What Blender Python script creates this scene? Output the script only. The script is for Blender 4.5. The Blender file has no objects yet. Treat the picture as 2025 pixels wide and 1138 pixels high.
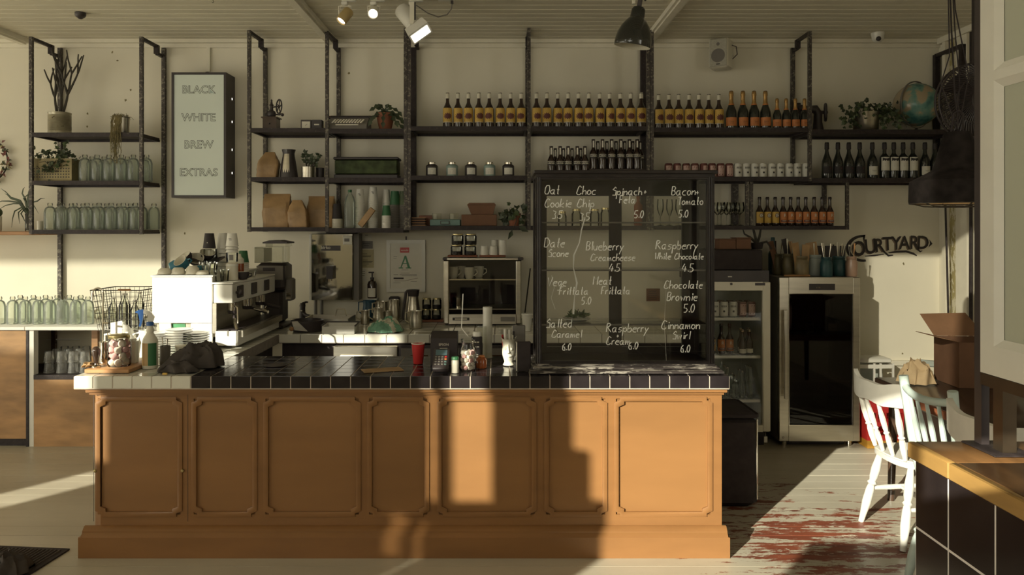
import bpy, bmesh, math, random
from mathutils import Vector, Matrix
RN = random.Random(11)
PI = math.pi
F, VX, VY, CH = 1520.0, 985.0, 453.0, 1.672      # focal length in pixels, vanishing point, eye height
def PX(px, d): return (px - VX) * d / F
def PZ(py, d): return CH - (py - VY) * d / F
C = bpy.context.scene.collection
SC = bpy.context.scene

# ------------------------------------------------------------ camera, sky, sun, exposure
cd = bpy.data.cameras.new('camera'); cam = bpy.data.objects.new('camera', cd); C.objects.link(cam)
cam.location = (0, 0, CH); cam.rotation_euler = (PI / 2, 0, 0)
cd.sensor_width = 36; cd.lens = F / 2025 * 36
cd.shift_x = (1012.5 - VX) / 2025; cd.shift_y = -(569 - VY) / 2025
cd.clip_start = 0.05
SC.camera = cam
SC.view_settings.view_transform = 'Standard'; SC.view_settings.look = 'None'
SC.view_settings.gamma = 1; SC.view_settings.use_curve_mapping = False
SC.view_settings.exposure = 0.0
SKY, SUN, AZ = 3.3, 9.4, 37.0
CEIL, WY, RX, LX, FY = 3.255, 6.45, 3.70, -10.8, -0.4
EL = 19.0
SLO = math.tan(math.radians(EL)) / math.cos(math.radians(AZ))      # fall of the sun's rays per metre of depth
BAYY, BAYZ = 2.35, 4.75                             # unseen taller front bay, added to let the steeper sun in
w = bpy.data.worlds.new('sky'); SC.world = w; w.use_nodes = True
bg = w.node_tree.nodes['Background']; bg.inputs[0].default_value = (1.0, 0.95, 0.80, 1); bg.inputs[1].default_value = SKY
sd = bpy.data.lights.new('sun', 'SUN'); so = bpy.data.objects.new('sun', sd); C.objects.link(so)
sd.energy = SUN; sd.color = (1.0, 0.955, 0.78); sd.angle = math.radians(0.55)
dv = Vector((math.sin(math.radians(AZ)) * math.cos(math.radians(EL)), math.cos(math.radians(AZ)) * math.cos(math.radians(EL)), -math.sin(math.radians(EL))))
so.rotation_euler = dv.to_track_quat('-Z', 'Y').to_euler(); so.location = (-6, -6, 5)
# openings in unseen walls, shaped for sun patches and fill light: front wall (x0, x1, z0, z1), left and right walls (y0, y1, z0, z1)
SX = math.tan(math.radians(AZ))
def ow(x, y): return x - SX * (y - FY)
def oz(z, y): return z + SLO * (y - FY)
_b, _h, _h2, _t = 3.9, oz(1.017, 4.25), oz(0.985, 3.97), oz(1.41, WY)
OPEN_F = [(-10.6, ow(-3.5, 5.9), oz(0.73, 5.9), _t), (ow(-3.5, 5.9), ow(-2.3, WY), oz(0.5, 5.9), _t), (ow(-2.3, WY), ow(-1.74, 4.8), oz(0, 5.95), oz(1.41, 4.8)),
          (ow(-3.155, 4.87), ow(-2.98, 4.6), oz(0, 4.6), oz(0, 5.35)), (ow(-1.74, 4.8), ow(-2.062, _b), oz(0.50, _b), oz(0.95, 5.45)),
          (ow(-2.062, _b) + 0.001, ow(-0.70, 5.45), oz(0.76, 5.45), oz(0.95, 5.45)),
          (ow(-0.42, _b), ow(-0.355, _b), oz(0.295, _b), _h), (ow(-0.31, _b), ow(-0.077, _b), oz(0.295, _b), _h),
          (ow(0.31, _b), ow(0.49, _b), oz(0.56, _b), _h2), (ow(0.40, _b), ow(0.49, _b), oz(0.30, _b), oz(0.56, _b)), (ow(0.49, _b), ow(1.15, _b), oz(0, 3.45), _h2),
          (ow(1.15, _b), ow(1.37, 3.71), oz(0, 3.45), oz(1.5, WY)), (ow(1.37, 3.71), -1.04, oz(0, 4.1), oz(1.5, WY)), (ow(-0.62, _b), ow(-0.50, _b), oz(0.02, _b), oz(0.25, _b)), (ow(-0.46, _b), ow(-0.39, _b), oz(-0.1, _b), oz(0.20, _b)), (-0.80, -0.2, oz(0.86, 2.3), oz(1.06, 2.3)), (-1.04, -0.82, oz(0, 4.1), 2.46), (-10.4, -5.6, 0.1, 1.5)]  # last opening is added low for light bouncing off the floor
PANES = [OPEN_F[0], OPEN_F[1]] + [(a, c, 2.70, f_) for a, c, e, f_ in OPEN_F[11:13]] + OPEN_F[13:15]
OPEN_L = [(-0.3, 2.4, 0.2, 2.6), (2.6, 6.1, 0.2, 2.6)]
OPEN_R = [(-0.3, 1.4, 0.9, 2.95)]
def portal(loc, rot, sx, sz):
    ld = bpy.data.lights.new('window_daylight', 'AREA'); o = bpy.data.objects.new('window_daylight', ld); C.objects.link(o)
    ld.shape = 'RECTANGLE'; ld.size = sx; ld.size_y = sz; ld.cycles.is_portal = True
    o.location = loc; o.rotation_euler = rot
for (a, b, c, d) in OPEN_F:
    if (b - a) * (d - c) > 0.3: portal(((a + b) / 2, FY - 0.06, (c + d) / 2), (-PI / 2, 0, PI), b - a, d - c)
for (a, b, c, d) in OPEN_L: portal((LX - 0.06, (a + b) / 2, (c + d) / 2), (PI / 2, 0, -PI / 2), b - a, d - c)
for (a, b, c, d) in OPEN_R: portal((RX + 0.06, (a + b) / 2, (c + d) / 2), (PI / 2, 0, PI / 2), b - a, d - c)

# ------------------------------------------------------------ materials
def lin(c): return tuple((v / 255 / 12.92) if v / 255 <= 0.04045 else ((v / 255 + 0.055) / 1.055) ** 2.4 for v in c)
def nt(m):
    m.use_nodes = True; t = m.node_tree
    return t, t.nodes, t.links, t.nodes['Principled BSDF']
def mat(name, col, rough=0.6, metal=0.0, var=0.12, scale=9.0, bump=0.0, stretch=(1, 1, 1), col2=None, thr=None, emit=0.0, coat=0.0, spec=0.5):
    """noise-varied surface; col2 with thr shows as worn patches of another colour"""
    m = bpy.data.materials.new(name); t, N, K, p = nt(m)
    c = lin(col) if max(col) > 1.001 else col
    tc = N.new('ShaderNodeTexCoord'); mp = N.new('ShaderNodeMapping'); mp.inputs['Scale'].default_value = stretch
    K.new(tc.outputs['Object'], mp.inputs['Vector'])
    nz = N.new('ShaderNodeTexNoise'); nz.inputs['Scale'].default_value = scale; nz.inputs['Detail'].default_value = 5
    K.new(mp.outputs[0], nz.inputs['Vector'])
    rp = N.new('ShaderNodeValToRGB'); rp.color_ramp.elements[0].position = 0.3; rp.color_ramp.elements[1].position = 0.7
    rp.color_ramp.elements[0].color = (*[v * (1 - var) for v in c], 1); rp.color_ramp.elements[1].color = (*[min(1, v * (1 + var)) for v in c], 1)
    K.new(nz.outputs['Fac'], rp.inputs[0]); out = rp.outputs[0]
    if col2:
        c2 = lin(col2) if max(col2) > 1.001 else col2
        n2 = N.new('ShaderNodeTexNoise'); n2.inputs['Scale'].default_value = scale * 2.2; n2.inputs['Detail'].default_value = 8; n2.inputs['Roughness'].default_value = 0.7
        K.new(mp.outputs[0], n2.inputs['Vector'])
        r2 = N.new('ShaderNodeValToRGB'); r2.color_ramp.elements[0].position = thr; r2.color_ramp.elements[1].position = thr + 0.03
        K.new(n2.outputs['Fac'], r2.inputs[0])
        mx = N.new('ShaderNodeMixRGB'); K.new(r2.outputs[0], mx.inputs[0]); K.new(out, mx.inputs[1]); mx.inputs[2].default_value = (*c2, 1); out = mx.outputs[0]
    K.new(out, p.inputs['Base Color'])
    p.inputs['Roughness'].default_value = rough; p.inputs['Metallic'].default_value = metal
    p.inputs['Coat Weight'].default_value = coat; p.inputs['Specular IOR Level'].default_value = spec
    if emit: K.new(out, p.inputs['Emission Color']); p.inputs['Emission Strength'].default_value = emit
    if bump:
        bp = N.new('ShaderNodeBump'); bp.inputs['Strength'].default_value = bump; bp.inputs['Distance'].default_value = 0.01
        K.new(nz.outputs['Fac'], bp.inputs['Height']); K.new(bp.outputs[0], p.inputs['Normal'])
    return m
def glass(name, tint=(0.9, 0.95, 0.92), edge=None, refl=1.0, rough=0.02, ior=1.45, milky=0.0):
    """thin clear glass: tinted see-through with a reflecting surface, darker where seen edge-on"""
    m = bpy.data.materials.new(name); t, N, K, p = nt(m); N.remove(p)
    o = [n for n in N if n.type == 'OUTPUT_MATERIAL'][0]
    tr = N.new('ShaderNodeBsdfTransparent'); gl = N.new('ShaderNodeBsdfGlossy'); gl.inputs['Roughness'].default_value = rough
    lw = N.new('ShaderNodeLayerWeight'); lw.inputs['Blend'].default_value = 0.35
    rp = N.new('ShaderNodeValToRGB'); rp.color_ramp.elements[0].color = (*tint, 1); rp.color_ramp.elements[1].color = (*(edge or [v * 0.45 for v in tint]), 1)
    rp.color_ramp.elements[0].position = 0.5; rp.color_ramp.elements[1].position = 1.0
    K.new(lw.outputs['Facing'], rp.inputs[0]); K.new(rp.outputs[0], tr.inputs[0])
    fr = N.new('ShaderNodeFresnel'); fr.inputs['IOR'].default_value = ior
    ml = N.new('ShaderNodeMath'); ml.operation = 'MULTIPLY'; ml.inputs[1].default_value = refl; K.new(fr.outputs[0], ml.inputs[0])
    mx = N.new('ShaderNodeMixShader'); K.new(ml.outputs[0], mx.inputs[0]); K.new(tr.outputs[0], mx.inputs[1]); K.new(gl.outputs[0], mx.inputs[2])
    out = mx
    if milky:
        df = N.new('ShaderNodeBsdfDiffuse'); df.inputs[0].default_value = (*tint, 1)
        m2 = N.new('ShaderNodeMixShader'); m2.inputs[0].default_value = milky; K.new(mx.outputs[0], m2.inputs[1]); K.new(df.outputs[0], m2.inputs[2]); out = m2
    K.new(out.outputs[0], o.inputs[0])
    return m
M = {}
M['wall'] = mat('wall_paint', (0.75, 0.705, 0.58), 0.85, var=0.05, scale=1.6, bump=0.08)
M['ceil'] = mat('ceiling_paint', (0.68, 0.635, 0.505), 0.8, var=0.04, scale=3)
M['trim'] = mat('trim_paint', (0.76, 0.715, 0.59), 0.6, var=0.05)
M['steel'] = mat('blackened_steel', (0.034, 0.026, 0.026), 0.5, 0.2, var=0.35, scale=30, col2=(0.10, 0.085, 0.065), thr=0.62, spec=0.3)
M['rustpost'] = mat('worn_steel', (0.055, 0.045, 0.040), 0.5, 0.3, var=0.35, scale=24, col2=(0.21, 0.19, 0.145), thr=0.54)
M['board'] = mat('dark_board', (0.048, 0.033, 0.028), 0.65, var=0.25, scale=6, stretch=(0.3, 2, 2))
M['black'] = mat('black_satin', (0.040, 0.031, 0.031), 0.42, var=0.15)
M['matblack'] = mat('black_matte', (0.040, 0.032, 0.032), 0.8, var=0.2, scale=20, spec=0.25)
M['blackwood'] = mat('black_painted_wood', (0.030, 0.024, 0.023), 0.33, var=0.3, scale=14, stretch=(1, 1, 1), col2=(0.15, 0.13, 0.11), thr=0.66, bump=0.1, spec=0.3)
M['copper'] = mat('gold_brown_panel_paint', (0.262, 0.128, 0.046), 0.38, 0.0, var=0.10, scale=3.2, stretch=(0.35, 1, 1.6), bump=0.03)
M['copper2'] = mat('gold_brown_rail_paint', (0.245, 0.117, 0.042), 0.34, 0.0, var=0.10, scale=5, stretch=(0.5, 1, 2))
M['plywood'] = mat('plywood', (0.40, 0.225, 0.095), 0.55, var=0.28, scale=4, stretch=(1, 1, 3.2))
M['wtile'] = mat('white_glazed_tile', (0.66, 0.64, 0.55), 0.18, var=0.03, coat=0.3)
M['btile'] = mat('black_glazed_tile', (0.020, 0.016, 0.017), 0.16, var=0.2, scale=12, spec=0.35)
M['grout'] = mat('pale_grout', (0.52, 0.44, 0.36), 0.9, var=0.12, scale=30)
M['dgrout'] = mat('dark_grout', (0.20, 0.17, 0.14), 0.9, var=0.12, scale=30)
M['white'] = mat('white_gloss', (0.72, 0.70, 0.63), 0.3, var=0.03)
M['cream'] = mat('cream_ceramic', (0.70, 0.66, 0.54), 0.3, var=0.04)
M['paper'] = mat('white_paper', (0.74, 0.71, 0.62), 0.8, var=0.04)
M['chrome'] = mat('polished_steel', (0.62, 0.58, 0.50), 0.12, 1.0, var=0.04)
M['inox'] = mat('brushed_steel', (0.58, 0.54, 0.45), 0.32, 1.0, var=0.10, scale=6, stretch=(0.6, 0.6, 6), bump=0.02)
M['mirror'] = mat('mirror_steel', (0.42, 0.41, 0.38), 0.06, 1.0, var=0.06, scale=3, bump=0.12)
M['greyplastic'] = mat('grey_plastic', (0.16, 0.145, 0.125), 0.5, var=0.06)
M['kraft'] = mat('kraft_paper', (0.36, 0.225, 0.105), 0.5, var=0.25, scale=10, bump=0.6)
M['card'] = mat('brown_cardboard', (0.165, 0.082, 0.045), 0.8, var=0.08, scale=16)
M['leaf'] = mat('dark_leaf', (0.045, 0.060, 0.028), 0.5, var=0.5, scale=12)
M['leaf2'] = mat('green_leaf', (0.075, 0.105, 0.040), 0.5, var=0.45, scale=12)
M['drygrass'] = mat('dry_moss', (0.20, 0.165, 0.075), 0.8, var=0.35, scale=25)
M['stem'] = mat('dark_stem', (0.045, 0.038, 0.028), 0.7, var=0.3, scale=20)
M['terra'] = mat('terracotta', (0.24, 0.085, 0.042), 0.8, var=0.12, scale=12)
M['soil'] = mat('potting_soil', (0.030, 0.022, 0.016), 0.95, var=0.4, scale=40)
M['clear'] = glass('clear_glass', (0.92, 0.93, 0.89), edge=(0.62, 0.63, 0.58))
M['bottleglass'] = glass('pale_green_bottle_glass', (0.86, 0.90, 0.84), edge=(0.40, 0.44, 0.39), milky=0.12)
M['pane'] = glass('flat_pane_glass', (0.97, 0.97, 0.955), edge=(0.9, 0.91, 0.89), refl=0.9)
M['smoke'] = glass('dark_tinted_glass', (0.28, 0.24, 0.22), edge=(0.1, 0.08, 0.08), refl=1.3)
M['frost'] = glass('frosted_green_glass', (0.60, 0.61, 0.50), edge=(0.58, 0.6, 0.5), refl=0.7, rough=0.3, milky=0.72)
M['sheer'] = glass('sheer_dusty_window_glass', (0.24, 0.235, 0.225), edge=(0.23, 0.22, 0.21), refl=0.3)  # added pane, tinted only to weaken the sun
M['sheer2'] = glass('dusty_window_glass', (0.42, 0.42, 0.41), edge=(0.4, 0.4, 0.39), refl=0.3)
M['tumbler'] = glass('bright_tumbler_glass', (0.95, 0.95, 0.92), edge=(0.74, 0.75, 0.70), milky=0.10)
M['blackworn'] = mat('worn_black_moulding', (0.035, 0.028, 0.026), 0.4, var=0.3, scale=10, stretch=(0.5, 2, 3), col2=(0.26, 0.235, 0.20), thr=0.515, bump=0.2)
M['mpink2'] = mat('pale_pink_print', (0.55, 0.36, 0.31), 0.4)
M['wgrout'] = mat('white_grout', (0.78, 0.72, 0.68), 0.9, var=0.05)
M['brownglass'] = mat('brown_bottle_glass', (0.038, 0.022, 0.016), 0.10, var=0.15, coat=0.5)
M['greenglass'] = mat('dark_green_bottle_glass', (0.024, 0.026, 0.020), 0.10, var=0.15, coat=0.5)
M['yellow'] = mat('yellow_label', (0.64, 0.41, 0.085), 0.55, var=0.10)
M['maroon'] = mat('maroon_print', (0.13, 0.035, 0.028), 0.6, var=0.15)
M['orange'] = mat('orange_label', (0.56, 0.20, 0.055), 0.55, var=0.08)
M['goldfoil'] = mat('gold_foil', (0.42, 0.25, 0.085), 0.38, 0.6, var=0.25, scale=30, bump=0.3)
M['ink'] = mat('dark_ink', (0.035, 0.028, 0.028), 0.7, var=0.1)
M['chalk'] = mat('white_chalk_ink', (0.95, 0.94, 0.88), 0.8, var=0.1)
M['red'] = mat('red_plastic', (0.50, 0.030, 0.028), 0.4, var=0.06)
M['blue'] = mat('blue_plastic', (0.030, 0.11, 0.34), 0.4, var=0.06)
M['teal'] = mat('teal_ceramic', (0.045, 0.19, 0.27), 0.3, var=0.08)
M['dteal'] = mat('dark_teal_glaze', (0.028, 0.085, 0.095), 0.35, var=0.2)
M['green'] = mat('green_label', (0.035, 0.14, 0.055), 0.5, var=0.1)
M['amber'] = mat('amber_liquid', (0.30, 0.075, 0.020), 0.12, var=0.1)
M['wood'] = mat('warm_wood', (0.36, 0.185, 0.075), 0.45, var=0.25, scale=7, stretch=(0.4, 3, 3))
M['redwood'] = mat('reddish_wood', (0.22, 0.075, 0.035), 0.45, var=0.2, scale=7, stretch=(0.4, 3, 3))
M['darkwood'] = mat('dark_table_wood', (0.060, 0.034, 0.022), 0.25, var=0.3, scale=5, stretch=(3, 0.4, 3))
M['brass'] = mat('brass_lid', (0.50, 0.42, 0.22), 0.3, 0.9, var=0.1)
M['chairwhite'] = mat('chipped_white_paint', (0.66, 0.64, 0.575), 0.45, var=0.05, scale=14, col2=(0.20, 0.15, 0.10), thr=0.74)
M['chairblue'] = mat('pale_blue_paint', (0.46, 0.54, 0.50), 0.4, var=0.05, scale=14, col2=(0.16, 0.12, 0.09), thr=0.76)
M['lampon'] = mat('lit_lamp_face', (1.0, 0.93, 0.78), 0.5, emit=2.2, var=0.0)
M['acrylic'] = mat('backlit_acrylic', (0.50, 0.53, 0.43), 0.35, var=0.03, scale=2, emit=0.16)
M['cloth'] = mat('black_cloth', (0.052, 0.042, 0.036), 0.85, var=0.25, scale=12, bump=0.3)
from mathutils import noise
# ------------------------------------------------------------ mesh helpers
class MB:
    def __init__(s): s.bm = bmesh.new(); s.mats = []; s.i = 0; s.X = None
    def m(s, k):
        mt = M[k] if isinstance(k, str) else k
        if mt not in s.mats: s.mats.append(mt)
        s.i = s.mats.index(mt); return s
    def xf(s, mx=None): s.X = mx; return s
    def v(s, co):
        co = Vector(co)
        return s.bm.verts.new(s.X @ co if s.X else co)
    def f(s, vs):
        try: fc = s.bm.faces.new(vs); fc.material_index = s.i; return fc
        except ValueError: return None
    def poly(s, pts): return s.f([s.v(p) for p in pts])
    def box(s, x0, x1, y0, y1, z0, z1, taper=0.0):
        t = taper
        a = [s.v(p) for p in ((x0, y0, z0), (x1, y0, z0), (x1, y1, z0), (x0, y1, z0))]
        b = [s.v(p) for p in ((x0 + t, y0 + t, z1), (x1 - t, y0 + t, z1), (x1 - t, y1 - t, z1), (x0 + t, y1 - t, z1))]
        s.f(a[::-1]); s.f(b)
        for i in range(4): s.f([a[i], a[(i + 1) % 4], b[(i + 1) % 4], b[i]])
        return s
    def cb(s, c, sx, sy, sz, taper=0): return s.box(c[0] - sx / 2, c[0] + sx / 2, c[1] - sy / 2, c[1] + sy / 2, c[2], c[2] + sz, taper)
    def bbox(s, x0, x1, y0, y1, z0, z1, b=0.004):
        """box with chamfered vertical and top edges"""
        def ring(x0, x1, y0, y1, z, c): return [s.v(p) for p in ((x0 + c, y0, z), (x1 - c, y0, z), (x1, y0 + c, z), (x1, y1 - c, z), (x1 - c, y1, z), (x0 + c, y1, z), (x0, y1 - c, z), (x0, y0 + c, z))]
        rs = [ring(x0 + b, x1 - b, y0 + b, y1 - b, z0, b), ring(x0, x1, y0, y1, z0 + b, b), ring(x0, x1, y0, y1, z1 - b, b), ring(x0 + b, x1 - b, y0 + b, y1 - b, z1, b)]
        s.f(rs[0][::-1]); s.f(rs[-1])
        for r, q in zip(rs, rs[1:]):
            for i in range(8): s.f([r[i], r[(i + 1) % 8], q[(i + 1) % 8], q[i]])
        return s
    def lathe(s, prof, c=(0, 0, 0), n=20, mx=None, a0=0.0, a1=2 * PI, sx=1.0, sy=1.0):
        full = abs(a1 - a0) > 2 * PI - 1e-4; k = n if full else n + 1
        mx = mx or Matrix.Identity(4); c = Vector(c); rings = []
        for (r, z) in prof:
            if r < 1e-5 and full: rings.append([s.v(mx @ Vector((0, 0, z)) + c)]); continue
            rings.append([s.v(mx @ Vector((sx * r * math.cos(a0 + (a1 - a0) * j / n), sy * r * math.sin(a0 + (a1 - a0) * j / n), z)) + c) for j in range(k)])
        for p, q in zip(rings, rings[1:]):
            for j in range(n):
                j2 = (j + 1) % k
                if len(p) == 1 and len(q) == 1: continue
                if len(p) == 1: s.f([p[0], q[j2], q[j]])
                elif len(q) == 1: s.f([p[j], p[j2], q[0]])
                else: s.f([p[j], p[j2], q[j2], q[j]])
        return s
    def cyl(s, c, r, h, n=16, r2=None): r2 = r if r2 is None else r2; return s.lathe([(0, 0), (r, 0), (r2, h), (0, h)], c, n)
    def tube(s, pts, r, n=8, caps=True, flat=1.0):
        pts = [Vector(p) for p in pts]; rs = r if isinstance(r, (list, tuple)) else [r] * len(pts)
        rings = []; up = None
        for i, p in enumerate(pts):
            t = (pts[min(i + 1, len(pts) - 1)] - pts[max(i - 1, 0)])
            if t.length < 1e-9: t = Vector((0, 0, 1))
            t.normalize()
            if up is None: up = Vector((0, 1, 0)) if abs(t.y) < 0.8 else Vector((1, 0, 0))
            u = (up - t * up.dot(t))
            if u.length < 1e-6: u = t.orthogonal()
            u.normalize(); up = u; b = t.cross(u)
            rings.append([s.v(p + (u * math.cos(2 * PI * j / n) * flat + b * math.sin(2 * PI * j / n)) * rs[i]) for j in range(n)])
        for p, q in zip(rings, rings[1:]):
            for j in range(n): s.f([p[j], p[(j + 1) % n], q[(j + 1) % n], q[j]])
        if caps: s.f(rings[0][::-1]); s.f(rings[-1])
        return s
    def bar(s, a, b, w, h=None):
        """square bar from a to b"""
        a, b = Vector(a), Vector(b); h = h or w; t = (b - a).normalized()
        u = Vector((0, 0, 1)) if abs(t.z) < 0.9 else Vector((1, 0, 0))
        p = t.cross(u).normalized() * w / 2; q = p.cross(t).normalized() * h / 2
        A = [s.v(a + x) for x in (p + q, -p + q, -p - q, p - q)]; B = [s.v(b + x) for x in (p + q, -p + q, -p - q, p - q)]
        s.f(A); s.f(B[::-1])
        for i in range(4): s.f([A[i], B[i], B[(i + 1) % 4], A[(i + 1) % 4]])
        return s
    def sphere(s, c, r, n=14, sx=1, sy=1, sz=1):
        k = max(5, n // 2); return s.lathe([(math.sin(PI * i / k) * r, -math.cos(PI * i / k) * r * sz) for i in range(k + 1)], c, n, sx=sx, sy=sy)
    def prism(s, pts, z0, z1, mx=None):
        """polygon (x, y) raised from z0 to z1, then moved by mx"""
        mx = mx or Matrix.Identity(4)
        a = [s.v(mx @ Vector((x, y, z0))) for x, y in pts]; b = [s.v(mx @ Vector((x, y, z1))) for x, y in pts]
        s.f(a[::-1]); s.f(b)
        for i in range(len(a)): s.f([a[i], a[(i + 1) % len(a)], b[(i + 1) % len(a)], b[i]])
        return s
    def leaf(s, p, d, L, W, up=Vector((0, 0, 1)), droop=0.2):
        d = Vector(d).normalized(); sd_ = d.cross(up)
        if sd_.length < 1e-4: sd_ = Vector((1, 0, 0))
        sd_.normalize(); nn = sd_.cross(d); p = Vector(p)
        a = s.v(p); m1 = p + d * L * 0.45; e = s.v(p + d * L - nn * L * droop)
        l = s.v(m1 + sd_ * W / 2 + nn * W * 0.18); r = s.v(m1 - sd_ * W / 2 + nn * W * 0.18); c = s.v(m1)
        s.f([a, c, l]); s.f([a, r, c]); s.f([l, c, e]); s.f([c, r, e])
    def add(s, md, mx):
        """append the vertices and faces of a text mesh"""
        vs = [s.v(mx @ v) for v in md[0]]
        for fc in md[1]: s.f([vs[i] for i in fc])
        return s
    def build(s, name, parent=None, loc=None, rz=0.0, ang=40, solid=0.0, sub=0):
        me = bpy.data.meshes.new(name)
        if s.bm.faces: bmesh.ops.recalc_face_normals(s.bm, faces=s.bm.faces[:])
        s.bm.to_mesh(me); s.bm.free()
        for mt in s.mats: me.materials.append(mt)
        for p in me.polygons: p.use_smooth = True
        me.set_sharp_from_angle(angle=math.radians(ang))
        o = bpy.data.objects.new(name, me); C.objects.link(o)
        if parent is not None: o.parent = parent
        if loc is not None: o.location = loc
        o.rotation_euler.z = rz
        if sub: md = o.modifiers.new('smooth', 'SUBSURF'); md.levels = md.render_levels = sub
        if solid: md = o.modifiers.new('thick', 'SOLIDIFY'); md.thickness = solid; md.offset = 0
        return o
def tag(o, label, cat, group=None):
    o['label'] = label; o['category'] = cat
    if group: o['group'] = group
    return o
def thing(name, label, cat, loc=(0, 0, 0), rz=0.0, group=None):
    o = bpy.data.objects.new(name, None); C.objects.link(o); o.empty_display_size = 0.05
    o.location = loc; o.rotation_euler.z = rz
    return tag(o, label, cat, group)
def struct(b, name, loc=None):
    o = b.build(name, None, loc); o['kind'] = 'structure'; return o
def dup(o, loc, rz=None, label=None, parent=None, rot=None):
    c = o.copy(); C.objects.link(c)
    if parent is not None: c.parent = parent
    else:
        c.location = loc
        if rz is not None: c.rotation_euler.z = rz
        if rot is not None: c.rotation_euler = rot
        if label: c['label'] = label
    for ch in o.children: dup(ch, None, parent=c)
    return c
ORD = 'first second third fourth fifth sixth seventh eighth ninth tenth eleventh twelfth thirteenth fourteenth fifteenth'.split()
_tx = {}
def text(s, size=1.0, bold=0.0, depth=0.0):
    """the outline of a string as vertices and faces, centred on x, baseline on y = 0"""
    k = (s, bold, depth)
    if k not in _tx:
        cu = bpy.data.curves.new('lettering', 'FONT'); cu.body = s; cu.align_x = 'CENTER'; cu.size = 1; cu.resolution_u = 3; cu.offset = bold; cu.extrude = depth
        o = bpy.data.objects.new('lettering', cu); me = bpy.data.meshes.new_from_object(o)
        _tx[k] = ([v.co.copy() for v in me.vertices], [tuple(p.vertices) for p in me.polygons])
        bpy.data.meshes.remove(me); bpy.data.objects.remove(o); bpy.data.curves.remove(cu)
    a, b = _tx[k]
    return ([Vector((v.x * size, v.y * size, v.z)) for v in a], b)
FRONT = Matrix.Rotation(PI / 2, 4, 'X')                 # text plane turned to face the viewer's side (-Y)
def at(x, y, z): return Matrix.Translation((x, y, z))
GL = {k: v for k, v in (e.split(':') for e in '''a:36 16 05 04 13 23 35 36 33 43;b:09 03 05 26 35 34 23 03;c:36 16 05 04 13 33;d:36 16 05 04 13 23 35 39 33;e:05 35 36 16 05 04 13 33;f:38 29 18 12 10/06 26;g:36 16 05 13 35 36 31 20 00
h:09 03/05 26 35 33;i:16 13/17 18;k:09 03/36 04 33;l:19 13;m:06 03/05 15 16 23/25 35 36 43;n:06 03/05 26 35 33;o:16 05 04 13 23 34 35 26 16;p:06 00/05 26 35 34 23 04;r:06 03/05 16 26;s:36 16 05 34 23 03
t:19 13 23/06 26;u:06 04 13 23 35/36 33;v:06 13 36;w:06 13 25 33 46;y:06 14/36 13 00;z:06 36 03 33;O:19 07 04 13 33 45 47 39 19;C:48 29 18 05 04 13 33 44;S:38 29 18 07 36 35 33 03;F:09 03/09 39/06 26;B:09 03/09 29 38 26 06/26 35 34 23 03
D:09 03/09 29 47 45 23 03;V:09 23 49;M:03 09 26 49 43;R:09 03/09 29 38 27 06/16 43;W:09 13 26 33 49;0:19 07 05 13 23 35 37 29 19;3:09 38 26 35 33 03;4:29 05 45/37 33;5:39 09 06 26 35 34 23 03;6:29 07 04 13 33 34 26 06;.:13 14;+:05 25/14 16'''.replace('\n', ';').split(';'))}
def hand(b, s, x, y, z, h, r=0.0021, slope=0.0):
    """handwriting in thin strokes on the plane y; h is the height of a capital"""
    u = h / 6.0; cx = x
    for ch in s:
        if ch == ' ': cx += 2.6 * u; continue
        w_ = 0
        for st in GL[ch].split('/'):
            pts = []
            for q in st.split():
                a, c = int(q[0]), int(q[1]) - 3; w_ = max(w_, a)
                pts.append((cx + (a * 0.78 + c * 0.14 + RN.uniform(-.12, .12)) * u, y, z + (c + RN.uniform(-.14, .14)) * u + slope * (cx - x)))
            b.tube(pts, r, 5)
        cx += (w_ * 0.78 + 1.0) * u
def arc(c, r, a0, a1, n, plane='xz', k=1.0):
    o = []
    for i in range(n + 1):
        a = a0 + (a1 - a0) * i / n; p, q = math.cos(a) * r, math.sin(a) * r * k
        o.append((c[0] + p, c[1], c[2] + q) if plane == 'xz' else (c[0] + p, c[1] + q, c[2]) if plane == 'xy' else (c[0], c[1] + p, c[2] + q))
    return o
def wraprings(b, pts, c, R, lift=0.0014, n=4):
    """a filled outline bent round a bottle, in rings so that it follows the curve"""
    m0 = b.v(((R + lift) * math.sin(c[0] / R), -(R + lift) * math.cos(c[0] / R), c[1])); prev = None
    for i in range(1, n + 1):
        u = i / n; q = [b.v(p) for p in wrapped([(c[0] + (x - c[0]) * u, c[1] + (z - c[1]) * u) for x, z in pts], R, lift)]; k = len(q)
        for j in range(k): b.f([m0, q[j], q[(j + 1) % k]] if prev is None else [prev[j], q[j], q[(j + 1) % k], prev[(j + 1) % k]])
        prev = q
def wrapped(pts, R, lift=0.0012):
    return [((R + lift) * math.sin(x / R), -(R + lift) * math.cos(x / R), z) for x, z in pts]
def cylindrical(prof_r, z0, z1, width, b, n=8, lift=0.0006, a=-PI / 2):
    """a curved label wrapped on a bottle: angle a faces the viewer"""
    r = prof_r + lift; da = width / r / 2
    b.lathe([(r, z0), (r, z1)], (0, 0, 0), n, a0=a - da, a1=a + da)
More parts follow.
